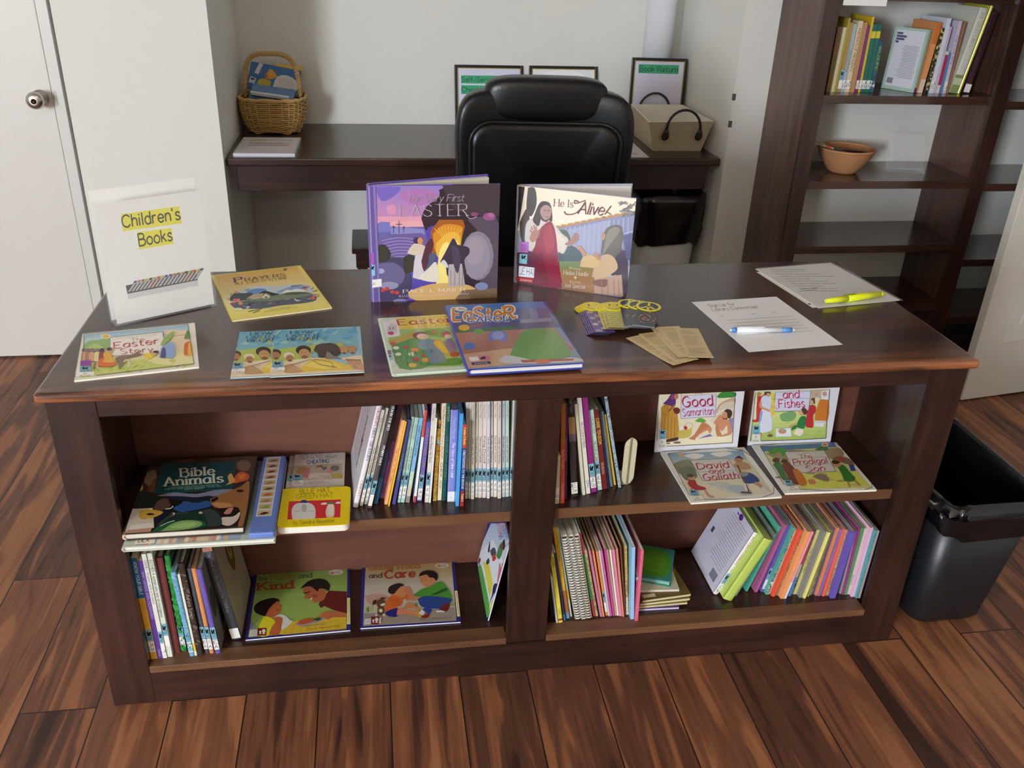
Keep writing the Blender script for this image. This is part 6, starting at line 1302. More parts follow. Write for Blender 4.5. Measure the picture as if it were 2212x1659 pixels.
a.B('2c3a80', 440, 1048, 500, 1030, 510, 1000, 580, 998, 620, 1030, 680, 1040, 560, 1050); a.B('e8d8b8', 960, 1310, 940, 1210, 980, 1080, 1040, 1050, 1090, 1090, 1100, 1210, 1080, 1300); a.B('f2ece0', 990, 1260, 985, 1110, 1030, 1070, 1080, 1110, 1070, 1260); a.B('f6f0e6', 850, 1080, 880, 1050, 960, 1045, 950, 1080); a.B('f6f0e6', 1110, 1060, 1150, 1030, 1215, 1035, 1190, 1065); a.B('3c8a5c', 950, 1065, 1000, 1040, 1060, 1040, 1110, 1060, 1030, 1072)
a.T('by Sandra Boynton', '5a5030', 365, 1440, 1095, 1395, 62, 'hand', .85)
done(a, r, M_GLOSS)

# four white bordered story booklets on the upper right shelf
def frame_art(a, pts):
    a.Ln('4a4a44', a.lw, *pts, pts[0], pts[1], smooth=False)
def label2(a, x, y, w, h, tx, dx=0):
    sticker(a, x, y, w, h*.5, 0); a.P('e2ded2', x-w*.1, y+h*.52, x+w*1.05, y+h*.50, x+w*1.02+dx, y+h, x-w*.14+dx, y+h*1.03)
    a.T('Je', '3a3a34', x+w*.2, y+h*.73, x+w*.55, y+h*.72, h*.15, 'hand', 1); a.T('Ame', '3a3a34', x-w*.02, y+h*.96, x+w*.8, y+h*.94, h*.15, 'hand', 1)
def leaning(name, label, crop, BL, BR, hgt, lean_, t=.004):
    O, B = [onz(crop[0]+p[0]/crop[2], crop[1]+p[1]/crop[2], ZS) for p in (BL, BR)]
    O.z += .0003; B.z += .0003; O.y -= .012; B.y -= .012; ex = (B-O).normalized(); bk_ = V((0, 0, 1)).cross(ex); ey = V((0, 0, 1))*cos(lean_)+bk_*sin(lean_)
    O = O+V((0, 0, t*sin(lean_)))
    r = posed(name, label, 'book', O, ex, ey); a = Art(O, ex, ey, (B-O).length, hgt, crop); body(a, r, t, 'soft', 'e4e4ea', 'efe9da'); return r, a
cG = (1400, 830, 11.06)
r, a = leaning('picture_book', 'white bordered booklet of a yellow robed figure, leaning on the shelf back, left one', cG, (115, 1568), (2085, 1470), .206, radians(5)); a.lw = 10
a.P('e9dfc0', 240, 240, 2085, 130, 2010, 1400, 205, 1490); a.P('f0e4c4', 230, 1330, 2015, 1220, 2010, 1400, 220, 1490)
a.B('3c8c3c', 1640, 300, 1760, 190, 2080, 190, 2080, 300, 1900, 320, 1700, 330); a.B('c8a084', 1620, 620, 1700, 480, 1860, 380, 2070, 320, 2060, 480, 1760, 560, 1640, 700); a.B('d8cab8', 1640, 660, 1760, 480, 1920, 420, 2060, 420, 2040, 560, 1800, 600)
a.B('e4d2be', 1480, 900, 1560, 780, 1800, 640, 2040, 560, 2030, 900, 1700, 960); a.B('5aa83c', 1120, 880, 1250, 800, 1390, 880, 1300, 910, 1180, 900); a.P('8a86b4', 1930, 830, 2030, 800, 2010, 1150, 1960, 1150); a.P('7a70b0', 1180, 1310, 1460, 1190, 1700, 1210, 1300, 1280)
a.P('d8d8ee', 795, 290, 1615, 225, 1600, 760, 775, 815); a.Ln('6a6a80', 10, 795, 200, 775, 815, smooth=False); a.Ln('6a6a80', 10, 775, 820, 1605, 765, 1625, 225, smooth=False); a.Ln('7a7a90', 7, 790, 275, 1615, 230, smooth=False); a.Ln('7a7a90', 7, 790, 572, 1600, 515, smooth=False)
a.T('The', 'a83040', 1100, 240, 1300, 226, 90, 'calli', 1.1); a.T('Good', 'b01c30', 830, 545, 1545, 500, 240, 'calli', 1.3); a.T('Samaritan', 'b01c3c', 825, 765, 1575, 715, 170, 'calli', 1.1)
a.B('c08e3c', 300, 560, 420, 460, 560, 480, 680, 620, 730, 1000, 720, 1290, 430, 1320, 300, 1120, 310, 760); a.B('b07c30', 310, 620, 380, 480, 480, 520, 500, 740, 340, 760)
for x in (400, 480, 560, 640): a.Ln('9a6c28', 14, x, 780, x-14, 1280)
a.B('5c3070', 350, 460, 470, 350, 540, 240, 640, 240, 660, 360, 640, 520, 520, 510); a.B('8c3a6c', 560, 250, 620, 250, 600, 380, 540, 330); a.E('b07a58', 670, 290, 52, 70); a.Ln('8a5a40', 40, 640, 480, 480, 650); a.B('6e2c24', 590, 590, 680, 550, 760, 600, 740, 690, 640, 700); a.B('4a2e2c', 400, 1340, 560, 1290, 720, 1270, 690, 1340, 440, 1380); a.E('8a6658', 690, 1390, 90, 28); a.E('8a7a60', 480, 1410, 50, 20)
a.B('c8b85c', 725, 1130, 800, 1090, 960, 1070, 1040, 1050, 1010, 1230, 840, 1290, 720, 1270); a.E('c02a3c', 890, 1040, 46, 44); a.E('e8e8e0', 800, 1060, 60, 28); a.Ln('8a8a5c', 8, 860, 1000, 940, 920, 1060, 950, 1030, 1040)
a.B('c47c54', 960, 1300, 1100, 1200, 1250, 960, 1310, 900, 1450, 980, 1530, 1100, 1500, 1170, 1420, 1040, 1140, 1280, 1120, 1330); a.B('d08a62', 1120, 1260, 1360, 1040, 1460, 1010, 1540, 1110, 1460, 1170, 1400, 1100); a.B('e2e4cc', 1490, 1190, 1560, 1020, 1760, 1130, 1680, 1230, 1540, 1230)
a.B('d0906c', 1560, 920, 1680, 750, 1760, 740, 1900, 840, 1970, 940, 1990, 1160, 1900, 1180, 1880, 980, 1760, 1120, 1640, 1000); a.B('c8845e', 1640, 1240, 1600, 1040, 1660, 920, 1690, 1060, 1760, 1230); a.B('cc8c66', 1700, 1240, 1900, 1160, 1990, 1120, 1960, 1200, 1760, 1250); a.E('cc9470', 1850, 730, 90, 90); a.B('46302a', 1810, 640, 1880, 590, 1980, 620, 2005, 720, 1940, 820, 1890, 760, 1880, 680); a.B('4a302a', 1750, 760, 1790, 800, 1860, 810, 1900, 760, 1880, 830, 1790, 825)
a.Ln('32322c', 12, 255, 250, 230, 900, 205, 1340, smooth=True); a.Ln('32322c', 12, 440, 1478, 1100, 1445, 2010, 1392); a.Ln('32322c', 12, 2080, 200, 2040, 800, 2010, 1392)
label2(a, 262, 1085, 160, 430, 'x'); done(a, r)
cI = (1600, 830, 10.533)
r, a = leaning('picture_book', 'white bordered booklet of people standing on grass, leaning on the shelf back, right one', cI, (115, 1345), (1985, 1272), .206, radians(5)); a.lw = 9
a.P('d8dc8c', 325, 165, 2025, 110, 1930, 1225, 210, 1300); a.grad('d8e090', 'a8c060', 290, 700, 1980, 640, 1935, 1225, 215, 1290, k=6)
for k in range(40):
    q = random.Random(k); x, y = q.uniform(260, 1930), q.uniform(680, 1230); a.Ln(q.choice(['b0c868', '8cb054', 'e4e490', 'c8d070']), 12, x, y, x+60, y-q.uniform(4, 20))
a.B('7ca86c', 880, 700, 1000, 640, 1200, 620, 1260, 720, 1150, 830, 960, 840, 900, 780)
a.P('c8b49a', 1590, 130, 2020, 120, 2000, 340, 1600, 340); a.P('d8d8ee', 780, 160, 1585, 140, 1535, 590, 745, 610); a.Ln('5a5a6c', 10, 790, 160, 740, 620, 1540, 595, 1590, 140, smooth=False); a.Ln('7a7a90', 7, 785, 330, 1560, 315, smooth=False); a.Ln('7a7a90', 7, 800, 180, 1580, 158, smooth=False)
a.T('and', 'b81c48', 965, 312, 1325, 300, 170, 'calli', 1.2); a.T('Fishes', 'b81c48', 865, 535, 1450, 512, 185, 'calli', 1.2)
a.B('c03a30', 260, 850, 360, 500, 360, 280, 470, 270, 560, 200, 520, 500, 430, 700, 400, 850); a.B('e6dfc0', 270, 790, 310, 460, 330, 300, 370, 300, 350, 560, 345, 785); a.E('b08a70', 410, 220, 50, 46); a.P('e4cc38', 680, 260, 760, 200, 760, 690, 690, 700); a.Ln('6a6a30', 9, 690, 330, 760, 330)
a.B('d4dcf0', 450, 400, 470, 300, 560, 240, 680, 270, 690, 420, 650, 540, 500, 520); a.B('dfe4f4', 440, 640, 500, 540, 650, 540, 690, 700, 710, 900, 690, 1040, 560, 1080, 410, 1090, 430, 840); a.P('8ca8dc', 430, 640, 500, 590, 460, 820, 400, 940); a.B('5a3c34', 530, 170, 660, 170, 660, 240, 560, 250); a.E('d0a080', 620, 235, 44, 44)
a.Ln('cf9a78', 52, 460, 390, 440, 500, 560, 560, 660, 600); a.Ln('d8a886', 36, 690, 500, 780, 520, 820, 570); a.B('c89472', 400, 1100, 460, 1090, 470, 1200, 430, 1220); a.Ln('c89472', 34, 620, 1080, 640, 1150); a.E('7a5a44', 660, 1165, 70, 26)
a.P('eceef2', 800, 1000, 1130, 990, 1150, 1180, 790, 1185); a.E('d08a5c', 940, 1060, 95, 60); a.E('8ab0b8', 960, 1030, 50, 30); a.B('f0e8d4', 1200, 1120, 1260, 1020, 1380, 990, 1420, 1080, 1340, 1170)
a.B('2c7c40', 1290, 850, 1350, 740, 1430, 720, 1470, 760, 1450, 980, 1340, 1000, 1270, 940); a.B('2c7c40', 1140, 1030, 1180, 950, 1260, 930, 1270, 980, 1170, 1040); a.E('d8a888', 1380, 640, 66, 70); a.B('5a4030', 1370, 560, 1430, 520, 1500, 580, 1500, 660, 1440, 690, 1400, 630); a.Ln('d0a080', 36, 1280, 890, 1180, 930, 1100, 960)
a.B('b83038', 1560, 480, 1640, 470, 1700, 520, 1690, 640, 1640, 700, 1640, 960, 1560, 980, 1470, 940, 1490, 700); a.E('d0a082', 1620, 400, 60, 60); a.B('5a4434', 1580, 330, 1660, 300, 1720, 350, 1700, 440, 1650, 420, 1640, 370)
a.B('cc7a30', 1760, 420, 1820, 340, 1990, 350, 1960, 820, 1680, 810); a.P('e4e4ee', 1830, 150, 2010, 120, 1990, 350, 1820, 330); a.E('c89a7c', 1900, 210, 50, 54); a.E('c8a084', 1720, 220, 40, 50); a.P('e6e6ea', 1670, 820, 1930, 825, 1870, 960, 1680, 950); a.Ln('b84a40', 8, 1670, 850, 1930, 850); a.B('e8dcb8', 1680, 300, 1760, 290, 1780, 340, 1720, 480, 1690, 470)
a.Ln('32322c', 11, 325, 170, 270, 760, 205, 1300); a.Ln('32322c', 11, 450, 1282, 1200, 1260, 1930, 1222); a.Ln('32322c', 11, 2020, 120, 1960, 700, 1930, 1222)
a.Ln('2a2a4a', 10, 130, 1245, 172, 1243); a.Ln('2a2a4a', 10, 122, 1312, 165, 1310); a.Ln('c8b060', 16, 128, 1280, 165, 1278)
label2(a, 265, 935, 165, 380, 'x'); done(a, r)
cJ = (1380, 830, 3.95)
def flat2(label, BL, BR, TL): return flat('picture_book', label, 'book', cJ, BL, BR, TL, ZS+.0048, .0045, 'soft', 'f4f2ea', 'f4efdf')
r, a = flat2('white bordered booklet of a blue skirted warrior, lying flat on the upper right shelf', (447, 1012), (1222, 958), (198, 578))
a.P('e0d8b8', 245, 595, 880, 565, 1150, 935, 500, 985); a.grad('7fa8cc', 'b8c8cc', 245, 595, 880, 565, 920, 640, 290, 670, k=4); a.B('f0f0ec', 380, 610, 460, 590, 560, 605, 480, 640); a.B('f0f0ec', 600, 590, 720, 575, 800, 590, 690, 620); a.E('e8b83c', 362, 607, 20, 13)
a.B('8a8c78', 290, 680, 380, 645, 450, 660, 490, 760, 420, 800, 340, 760); a.B('6f7d62', 330, 720, 440, 700, 500, 790, 400, 820); a.P('eae2c4', 330, 830, 860, 800, 1150, 935, 500, 985); a.B('d2d6cc', 560, 850, 700, 830, 830, 870, 900, 940, 760, 920, 660, 880); a.B('b8c8cc', 740, 880, 860, 860, 980, 930, 880, 950)
a.P('e0dcd8', 440, 650, 760, 632, 880, 800, 545, 825); a.Ln('7c7872', 4, 440, 650, 760, 632, 880, 800, 545, 825, 440, 650, smooth=False); a.Ln('9a968e', 3, 462, 690, 790, 672); a.Ln('9a968e', 3, 500, 752, 832, 735); 
a.T('LITTLE BIBLE TALES', 'b0aca6', 470, 668, 755, 650, 12, 'sans', .9, 2, tilt=.5); a.T('David', 'b82834', 505, 728, 770, 712, 52, 'calli', 1.2, tilt=-.3); a.T('and', 'b83a40', 605, 765, 730, 757, 40, 'calli', 1.1, tilt=-.3); a.T('Goliath', 'b82834', 560, 825, 855, 805, 56, 'calli', 1.2, tilt=-.3)
a.B('b02c2c', 415, 850, 430, 812, 480, 820, 500, 860, 560, 880, 570, 900, 490, 905, 440, 880); a.E('c89a74', 450, 800, 30, 20); a.E('5a3a2c', 440, 782, 30, 14); a.Ln('c89a74', 18, 560, 900, 600, 955, 640, 962); a.Ln('c89a74', 16, 440, 890, 470, 925)
a.B('2c4a8c', 870, 770, 930, 755, 990, 780, 1030, 830, 940, 850, 890, 830); a.B('c49a70', 800, 700, 850, 660, 930, 680, 960, 720, 880, 730); a.E('b88a64', 850, 645, 36, 26); a.B('4a3428', 815, 640, 850, 612, 890, 640, 850, 632); a.Ln('8a4a30', 14, 840, 690, 940, 920); a.P('e4e4de', 1030, 880, 1060, 870, 1120, 930, 1090, 938); a.Ln('c49a70', 24, 990, 840, 1050, 880); a.Ln('e4e4de', 22, 900, 850, 920, 915); a.Ln('7a4a34', 14, 870, 925, 960, 930); a.E('9a9a8c', 895, 770, 40, 20)
a.Ln('4a4a44', 4, 245, 595, 880, 565, 1150, 935, 550, 985); a.Ln('4a4a44', 4, 245, 595, 340, 770, 430, 950)
sticker(a, 428, 905, 72, 48, -14); a.P('f4f0e4', 455, 960, 545, 955, 555, 995, 460, 1000); a.T('Je', '3a3a34', 480, 980, 512, 977, 15, 'hand', 1); a.T('Ame', '3a3a34', 472, 1000, 540, 994, 15, 'hand', 1)
done(a, r)
r, a = flat2('white bordered booklet of brown and green robed figures, flat at the shelf\'s right end', (1250, 930), (2032, 900), (985, 518))
a.P('dcd890', 1035, 530, 1660, 498, 1990, 885, 1290, 900); a.P('5c80b0', 1035, 530, 1660, 498, 1690, 535, 1060, 575); a.B('a8946c', 1080, 590, 1300, 560, 1500, 570, 1700, 540, 1740, 620, 1500, 640, 1200, 640); a.E('e8e0b8', 1587, 517, 30, 16); a.E('d87a2c', 1587, 517, 20, 11)
a.B('4f9a40', 1100, 570, 1160, 540, 1260, 560, 1230, 620, 1200, 580, 1140, 600); a.B('4a7a3c', 1500, 560, 1560, 530, 1620, 550, 1580, 570); a.P('dde060', 1260, 770, 1840, 740, 1960, 870, 1420, 890)
for k in range(20): q = random.Random(k+2); x, y = q.uniform(1120, 1880), q.uniform(620, 870); a.E(q.choice(['c0c868', 'a89a60', 'e8e080', 'b0a868']), x, y, 40, 9)
a.P('ded8d0', 1245, 580, 1580, 565, 1680, 745, 1330, 760); a.Ln('7c7872', 4, 1245, 580, 1580, 565, 1680, 745, 1330, 760, 1245, 580, smooth=False); a.Ln('9a968e', 3, 1270, 640, 1610, 620); a.Ln('9a968e', 3, 1300, 700, 1650, 680)
a.T('LITTLE BIBLE TALES', 'b0aca6', 1270, 598, 1570, 582, 12, 'sans', .9, 2, tilt=.5); a.T('The', 'b8404a', 1375, 636, 1480, 630, 32, 'calli', 1.1, tilt=-.3); a.T('Prodigal', 'b82834', 1325, 692, 1612, 674, 46, 'calli', 1.2, tilt=-.3); a.T('Son', 'b82834', 1435, 748, 1590, 738, 46, 'calli', 1.2, tilt=-.3)
a.B('4c7a48', 1145, 690, 1180, 650, 1220, 690, 1260, 780, 1290, 830, 1230, 820, 1180, 740); a.E('5a4030', 1170, 650, 32, 20); a.B('7a3a24', 1220, 690, 1260, 660, 1310, 700, 1370, 780, 1400, 850, 1310, 850, 1260, 770); a.B('d0782c', 1310, 730, 1360, 730, 1420, 810, 1430, 860, 1370, 860); a.E('5a3428', 1240, 660, 30, 18)
a.B('3c7c34', 1690, 700, 1740, 690, 1790, 740, 1850, 820, 1760, 830, 1730, 770); a.E('c89468', 1690, 690, 36, 22); a.E('4a3428', 1680, 665, 36, 20); a.Ln('c08a60', 14, 1780, 830, 1800, 880); a.Ln('c08a60', 14, 1840, 820, 1890, 870); a.B('8a6a54', 1640, 640, 1700, 620, 1800, 640, 1840, 700, 1760, 680); a.B('b84a34', 1690, 630, 1720, 620, 1740, 650, 1710, 660); a.P('3c4a94', 1790, 690, 1830, 690, 1850, 740, 1810, 745)
a.B('8c7a64', 1480, 790, 1540, 765, 1600, 780, 1620, 830, 1550, 820); a.B('cc8a4c', 1440, 820, 1490, 815, 1510, 850, 1460, 855)
a.Ln('4a4a44', 4, 1035, 530, 1660, 498, 1990, 885, 1370, 900); a.Ln('4a4a44', 4, 1035, 530, 1150, 720, 1240, 860)
sticker(a, 1240, 822, 62, 46, -14); a.P('f4f0e4', 1262, 875, 1355, 870, 1365, 905, 1270, 915); a.T('Je', '3a3a34', 1290, 892, 1322, 889, 14, 'hand', 1); a.T('Ame', '3a3a34', 1285, 912, 1355, 904, 14, 'hand', 1)
done(a, r)

# three blue bordered booklets of the lower left compartment
def heads(a, x, y, w, h):
    a.P('7a1c1c', x, y, x+w, y-h*.04, x+w*.97, y+h, x-w*.04, y+h*1.03)
    for cx, s in ((.27, .62), (.68, 1)):
        a.E('f2ece4', x+w*cx, y+h*(.72-.34*s), w*.21*s, h*.27*s); a.P('f2ece4', x+w*(cx-.2*s), y+h*.82, x+w*(cx-.08*s), y+h*.62, x+w*(cx+.08*s), y+h*.62, x+w*(cx+.2*s), y+h*.80)
cK = (520, 1200, 8.296)
r, a = flat('picture_book', 'blue bordered booklet of a man handing a child a plate, on the bottom left shelf', 'book', cK, (80, 1510), (1968, 1335), (238, 268), ZB+.0045, .0042, 'soft', '2c2c84', 'f0eeea')
a.P('9ab85c', 300, 320, 1912, 205, 1895, 1310, 135, 1470); a.grad('8aa84c', 'a4c468', 300, 320, 1912, 205, 1905, 700, 240, 800, k=6)
a.T('Be', '3a4030', 335, 450, 475, 440, 72, 'slab', 1.2); a.T('Polite', 'c07a3c', 535, 442, 990, 412, 88, 'slab', 1.4); a.T('and', '33382c', 1050, 405, 1275, 388, 78, 'slab', 1.3); a.T('Kind', 'b8482c', 315, 628, 930, 588, 138, 'slab', 1.9)
a.E('e6d8cc', 1705, 302, 132, 50, -4); a.E('c87a5a', 1640, 315, 34, 22); a.scrib('8a7a8a', 1690, 275, 1820, 330, 3, 8, 3)
a.P('e4c43c', 640, 1220, 900, 1180, 1400, 1150, 1895, 1080, 1895, 1310, 700, 1420)
for k in range(6): a.Ln('c8a42c', 7, 760, 1270+k*30, 1890, 1150+k*36)
for k in range(8): a.Ln('c8a42c', 7, 820+k*130, 1240-k*14, 780+k*140, 1400-k*12)
a.P('6a2420', 1580, 635, 1900, 650, 1900, 1040, 1660, 980, 1500, 910, 1440, 945, 1392, 885, 1460, 790); a.P('4a3428', 1420, 820, 1460, 840, 1440, 945, 1392, 885)
a.B('c07048', 1110, 620, 1160, 560, 1300, 560, 1480, 600, 1530, 700, 1480, 800, 1400, 830, 1320, 855, 1270, 800, 1190, 780, 1140, 770, 1150, 700); a.B('241e18', 1060, 610, 1130, 530, 1240, 450, 1400, 420, 1530, 450, 1600, 540, 1570, 640, 1500, 600, 1400, 600, 1380, 650, 1260, 560, 1150, 570); a.Ln('2a1c14', 16, 1125, 680, 1180, 670, 1240, 650); a.Ln('8a4028', 10, 1180, 700, 1230, 695); a.B('f0e4d4', 1230, 790, 1280, 760, 1270, 800); a.E('a85438', 1330, 730, 50, 28)
a.B('231c18', 235, 970, 250, 900, 340, 830, 480, 780, 600, 765, 690, 800, 680, 830, 560, 900, 520, 980, 470, 1080, 380, 1080, 270, 1030); a.B('c06a40', 450, 1080, 500, 970, 560, 900, 660, 820, 690, 880, 735, 910, 715, 960, 720, 1010, 660, 1060, 600, 1110, 520, 1110); a.Ln('8a3c24', 10, 620, 890, 650, 880); a.Ln('9a3c2c', 14, 640, 975, 690, 970)
a.B('e8dc30', 320, 1300, 380, 1160, 430, 1095, 560, 1130, 620, 1210, 560, 1300, 500, 1440, 330, 1450); a.B('dfe4e0', 600, 1110, 700, 1060, 800, 1080, 880, 1160, 930, 1180, 860, 1260, 740, 1340, 720, 1200); a.B('c46a3c', 510, 1400, 560, 1280, 620, 1200, 600, 1120, 680, 1100, 750, 1130, 740, 1230, 680, 1420, 540, 1430)
a.B('9a9ac0', 945, 1235, 1100, 1210, 1500, 1120, 1480, 1160, 1300, 1220, 1080, 1265); a.B('c05c3c', 1010, 1220, 1080, 1160, 1240, 1130, 1330, 1170, 1200, 1220, 1060, 1245); a.B('3a5a2c', 1290, 1150, 1380, 1120, 1450, 1140, 1380, 1180); a.B('c47048', 1370, 1110, 1450, 1040, 1560, 1005, 1900, 1040, 1895, 1110, 1660, 1110, 1560, 1160, 1500, 1120); a.Ln('a09488', 10, 1100, 1280, 1300, 1260, 1520, 1230); a.P('8c8cb4', 190, 1150, 270, 1330, 165, 1340)
a.P('f0ecb0', 1908, 768, 1972, 762, 1968, 1235, 1905, 1242); a.Ln('8a8650', 8, 1940, 800, 1936, 1200)
a.T('Cheri J. Meiners, M.Ed.', '8a7430', 1180, 1345, 1790, 1285, 36, 'sans', .9, 2); a.P('d8d8c8', 165, 1340, 300, 1325, 290, 1445, 145, 1465); a.T('Je', '8a8a80', 215, 1378, 270, 1372, 24, 'hand', .9, 2); a.T('Mei', '8a8a80', 200, 1420, 272, 1412, 24, 'hand', .9, 2); heads(a, 308, 1310, 155, 130)
done(a, r)
cM = (770, 1190, 9.2167)
r, a = flat('picture_book', 'blue bordered booklet of two boys and a puppy, middle of the bottom left shelf', 'book', cM, (72, 1538), (2078, 1412), (118, 218), ZB+.0045, .0042, 'soft', '2c2c84', 'f0eeea')
a.grad('c0a050', 'c8c0ac', 185, 270, 1890, 190, 1930, 650, 165, 680, k=8); a.P('ccc4b4', 165, 680, 1930, 650, 1990, 1390, 130, 1500); a.B('c8a490', 160, 900, 500, 850, 700, 1000, 300, 1080); a.P('a09488', 150, 1230, 600, 1250, 1950, 1120, 1992, 1390, 130, 1500)
for k in range(22): q = random.Random(k); x = q.choice([q.uniform(160, 440), q.uniform(920, 1260), q.uniform(1880, 1960)]); y = 1220-(x-160)*.07; a.Ln(q.choice(['7aa83c', '9cc04c', '5a8a34']), 14, x, y, x+q.uniform(-20, 20), y-q.uniform(60, 140))
a.T('Understand', 'c07840', 260, 390, 1255, 350, 112, 'slab', 1.5); a.T('and', '3a2c3c', 258, 545, 505, 535, 88, 'slab', 1.3); a.T('Care', 'b04028', 575, 555, 1155, 522, 150, 'slab', 1.9)
a.E('e4d4c4', 1705, 295, 145, 52, -3); a.E('c87a4a', 1650, 305, 34, 22); a.scrib('8a7a8a', 1690, 262, 1830, 325, 3, 8, 3)
a.B('d8905c', 720, 870, 740, 800, 860, 720, 960, 720, 1010, 780, 960, 850, 940, 900, 860, 930); a.B('2a2420', 630, 830, 640, 740, 720, 680, 860, 650, 950, 690, 880, 720, 800, 800, 760, 850, 700, 870); a.B('cf8660', 980, 1000, 1000, 900, 960, 800, 980, 730, 1050, 720, 1110, 850, 1120, 950, 1040, 1000)
a.B('dc7030', 550, 1200, 580, 1080, 660, 920, 760, 880, 900, 940, 1000, 860, 1030, 920, 990, 970, 930, 960, 900, 1080, 820, 1120, 780, 1160, 600, 1210)
for k in range(6): a.Ln('b84c20', 8, 640+k*20, 960+k*30, 860+k*10, 950+k*28)
a.B('2c2c80', 570, 1230, 680, 1180, 820, 1150, 820, 1310, 640, 1310); a.B('d88a64', 800, 1290, 820, 1170, 900, 1150, 1000, 1180, 1200, 1210, 1240, 1290, 1160, 1310, 1000, 1270); a.B('d08a5c', 930, 1160, 1000, 1050, 1100, 1050, 1200, 1120, 1290, 1160, 1260, 1190, 1100, 1150); a.B('d4b040', 1180, 1220, 1240, 1200, 1290, 1310, 1250, 1330); a.B('e8e8ec', 1240, 1250, 1300, 1180, 1360, 1220, 1320, 1290); a.B('8c2c2c', 1290, 1320, 1380, 1270, 1450, 1250, 1430, 1330, 1320, 1345); a.B('2c4a9c', 1310, 1180, 1400, 1120, 1500, 1180, 1440, 1260)
a.B('d89464', 1240, 520, 1300, 470, 1480, 470, 1580, 560, 1560, 640, 1480, 700, 1400, 720, 1320, 680, 1280, 620); a.B('241c1a', 1240, 520, 1280, 440, 1420, 395, 1560, 420, 1620, 500, 1590, 600, 1530, 540, 1460, 540, 1400, 480, 1300, 500); a.Ln('8a4a34', 8, 1270, 610, 1310, 615); a.Ln('8a4a34', 8, 1360, 600, 1410, 595); a.Ln('a04a3c', 9, 1350, 680, 1390, 680)
a.B('4f9a38', 1130, 890, 1250, 800, 1380, 740, 1440, 730, 1600, 640, 1700, 630, 1800, 720, 1890, 880, 1890, 960, 1700, 930, 1480, 900, 1300, 920); a.P('2c5a2c', 1480, 885, 1780, 740, 1830, 780, 1600, 880); a.B('c88a64', 1080, 960, 1130, 910, 1260, 920, 1220, 970, 1120, 1010); a.B('2a4a94', 1220, 970, 1320, 920, 1500, 910, 1880, 960, 1860, 1040, 1740, 1120, 1600, 1160, 1300, 1120); a.B('6e2420', 1640, 1180, 1720, 1080, 1860, 1060, 1840, 1150, 1790, 1220, 1680, 1200); a.P('e8e4e0', 1590, 1200, 1680, 1190, 1760, 1215, 1750, 1232, 1590, 1232)
a.B('6a4630', 400, 1080, 420, 1000, 500, 970, 560, 1010, 580, 1060, 540, 1100, 560, 1200, 540, 1290, 420, 1260, 440, 1150); a.B('4a2c1c', 320, 1090, 335, 1000, 400, 990, 390, 1060); a.B('4a2c1c', 480, 970, 490, 935, 590, 950, 540, 970); a.B('ece4d8', 470, 1080, 540, 1050, 575, 1060, 520, 1110); a.E('ece4d8', 485, 1200, 36, 36); a.E('ece4d8', 395, 1290, 24, 22); a.E('ece4d8', 545, 1285, 26, 24)
a.P('ece8a8', 1955, 805, 2015, 800, 2065, 1312, 2005, 1320); a.Ln('8a8650', 8, 1990, 840, 2035, 1280)
a.T('Cheri J. Meiners, M.Ed.', '5a5048', 1255, 1395, 1895, 1355, 38, 'sans', .9, 2); a.P('dcdce0', 165, 1362, 295, 1352, 285, 1475, 152, 1480); a.T('Je', '8a8a90', 210, 1395, 265, 1388, 24, 'hand', .9, 2); a.T('Mei', '8a8a90', 195, 1435, 262, 1428, 24, 'hand', .9, 2); a.P('e0dcd8', 455, 1345, 490, 1342, 485, 1455, 450, 1460); heads(a, 295, 1325, 158, 145)
done(a, r)
# the swing book leaning against the divider
cN = (1030, 1120, 6.912)
O = onz(1030+140/6.912, 1120+1555/6.912, ZB+.0004); B1 = onz(1030+0/6.912, 1120+700/6.912, ZB+.0004)
q1, q2 = V((-.089, .058, ZB+.0004)), V((-.089, .262, ZB+.0004)); ex = (q2-q1).normalized()
# its lower edge runs back along the shelf, its top tips over onto the divider
tl = radians(11); ey = V((sin(tl), 0, cos(tl)))
ex = V((0, -1, 0)); O = V((-.0885, .262, ZB+.0008)); 
r = posed('picture_book', 'blue bordered booklet of a child on a swing, leaning against the desk\'s middle divider', 'book', V((-.0855, .058, ZB+.0016)), V((sin(tl), 0, cos(tl))), V((0, 1, 0)))
n_ = V((sin(tl), 0, cos(tl))).cross(V((0, 1, 0)))
a = Art(V((-.0855, .058, ZB+.0016)), V((sin(tl), 0, cos(tl))), V((0, 1, 0)), .226, .205, cN); body(a, r, .004, 'soft', '2c2c84', 'f0eeea')
a.mb = a.mb
a.grad('a8c4e0', 'dce8ee', 210, 75, 500, 65, 470, 850, 0, 560, k=8); a.P('e4eef4', 0, 560, 240, 300, 480, 830, 190, 1450, 20, 700)
a.B('8cb4dc', 380, 100, 500, 80, 500, 330, 420, 280, 330, 320); a.P('e0d850', 90, 640, 190, 700, 240, 980, 190, 1180, 140, 900); a.B('5aa84c', 20, 740, 60, 690, 130, 980, 190, 1290, 210, 1360, 150, 1480, 100, 1200); a.P('ecea8c', 190, 1270, 400, 1010, 410, 1020, 190, 1440)
a.P('2c2c84', 0, 600, 20, 740, 150, 1490, 145, 1550, 0, 760)
a.T('Play', 'd0506a', 290, 90, 350, 285, 60, 'slab', 1.3, 3); a.T('Share', 'd0506a', 370, 80, 420, 235, 50, 'slab', 1.3, 3)
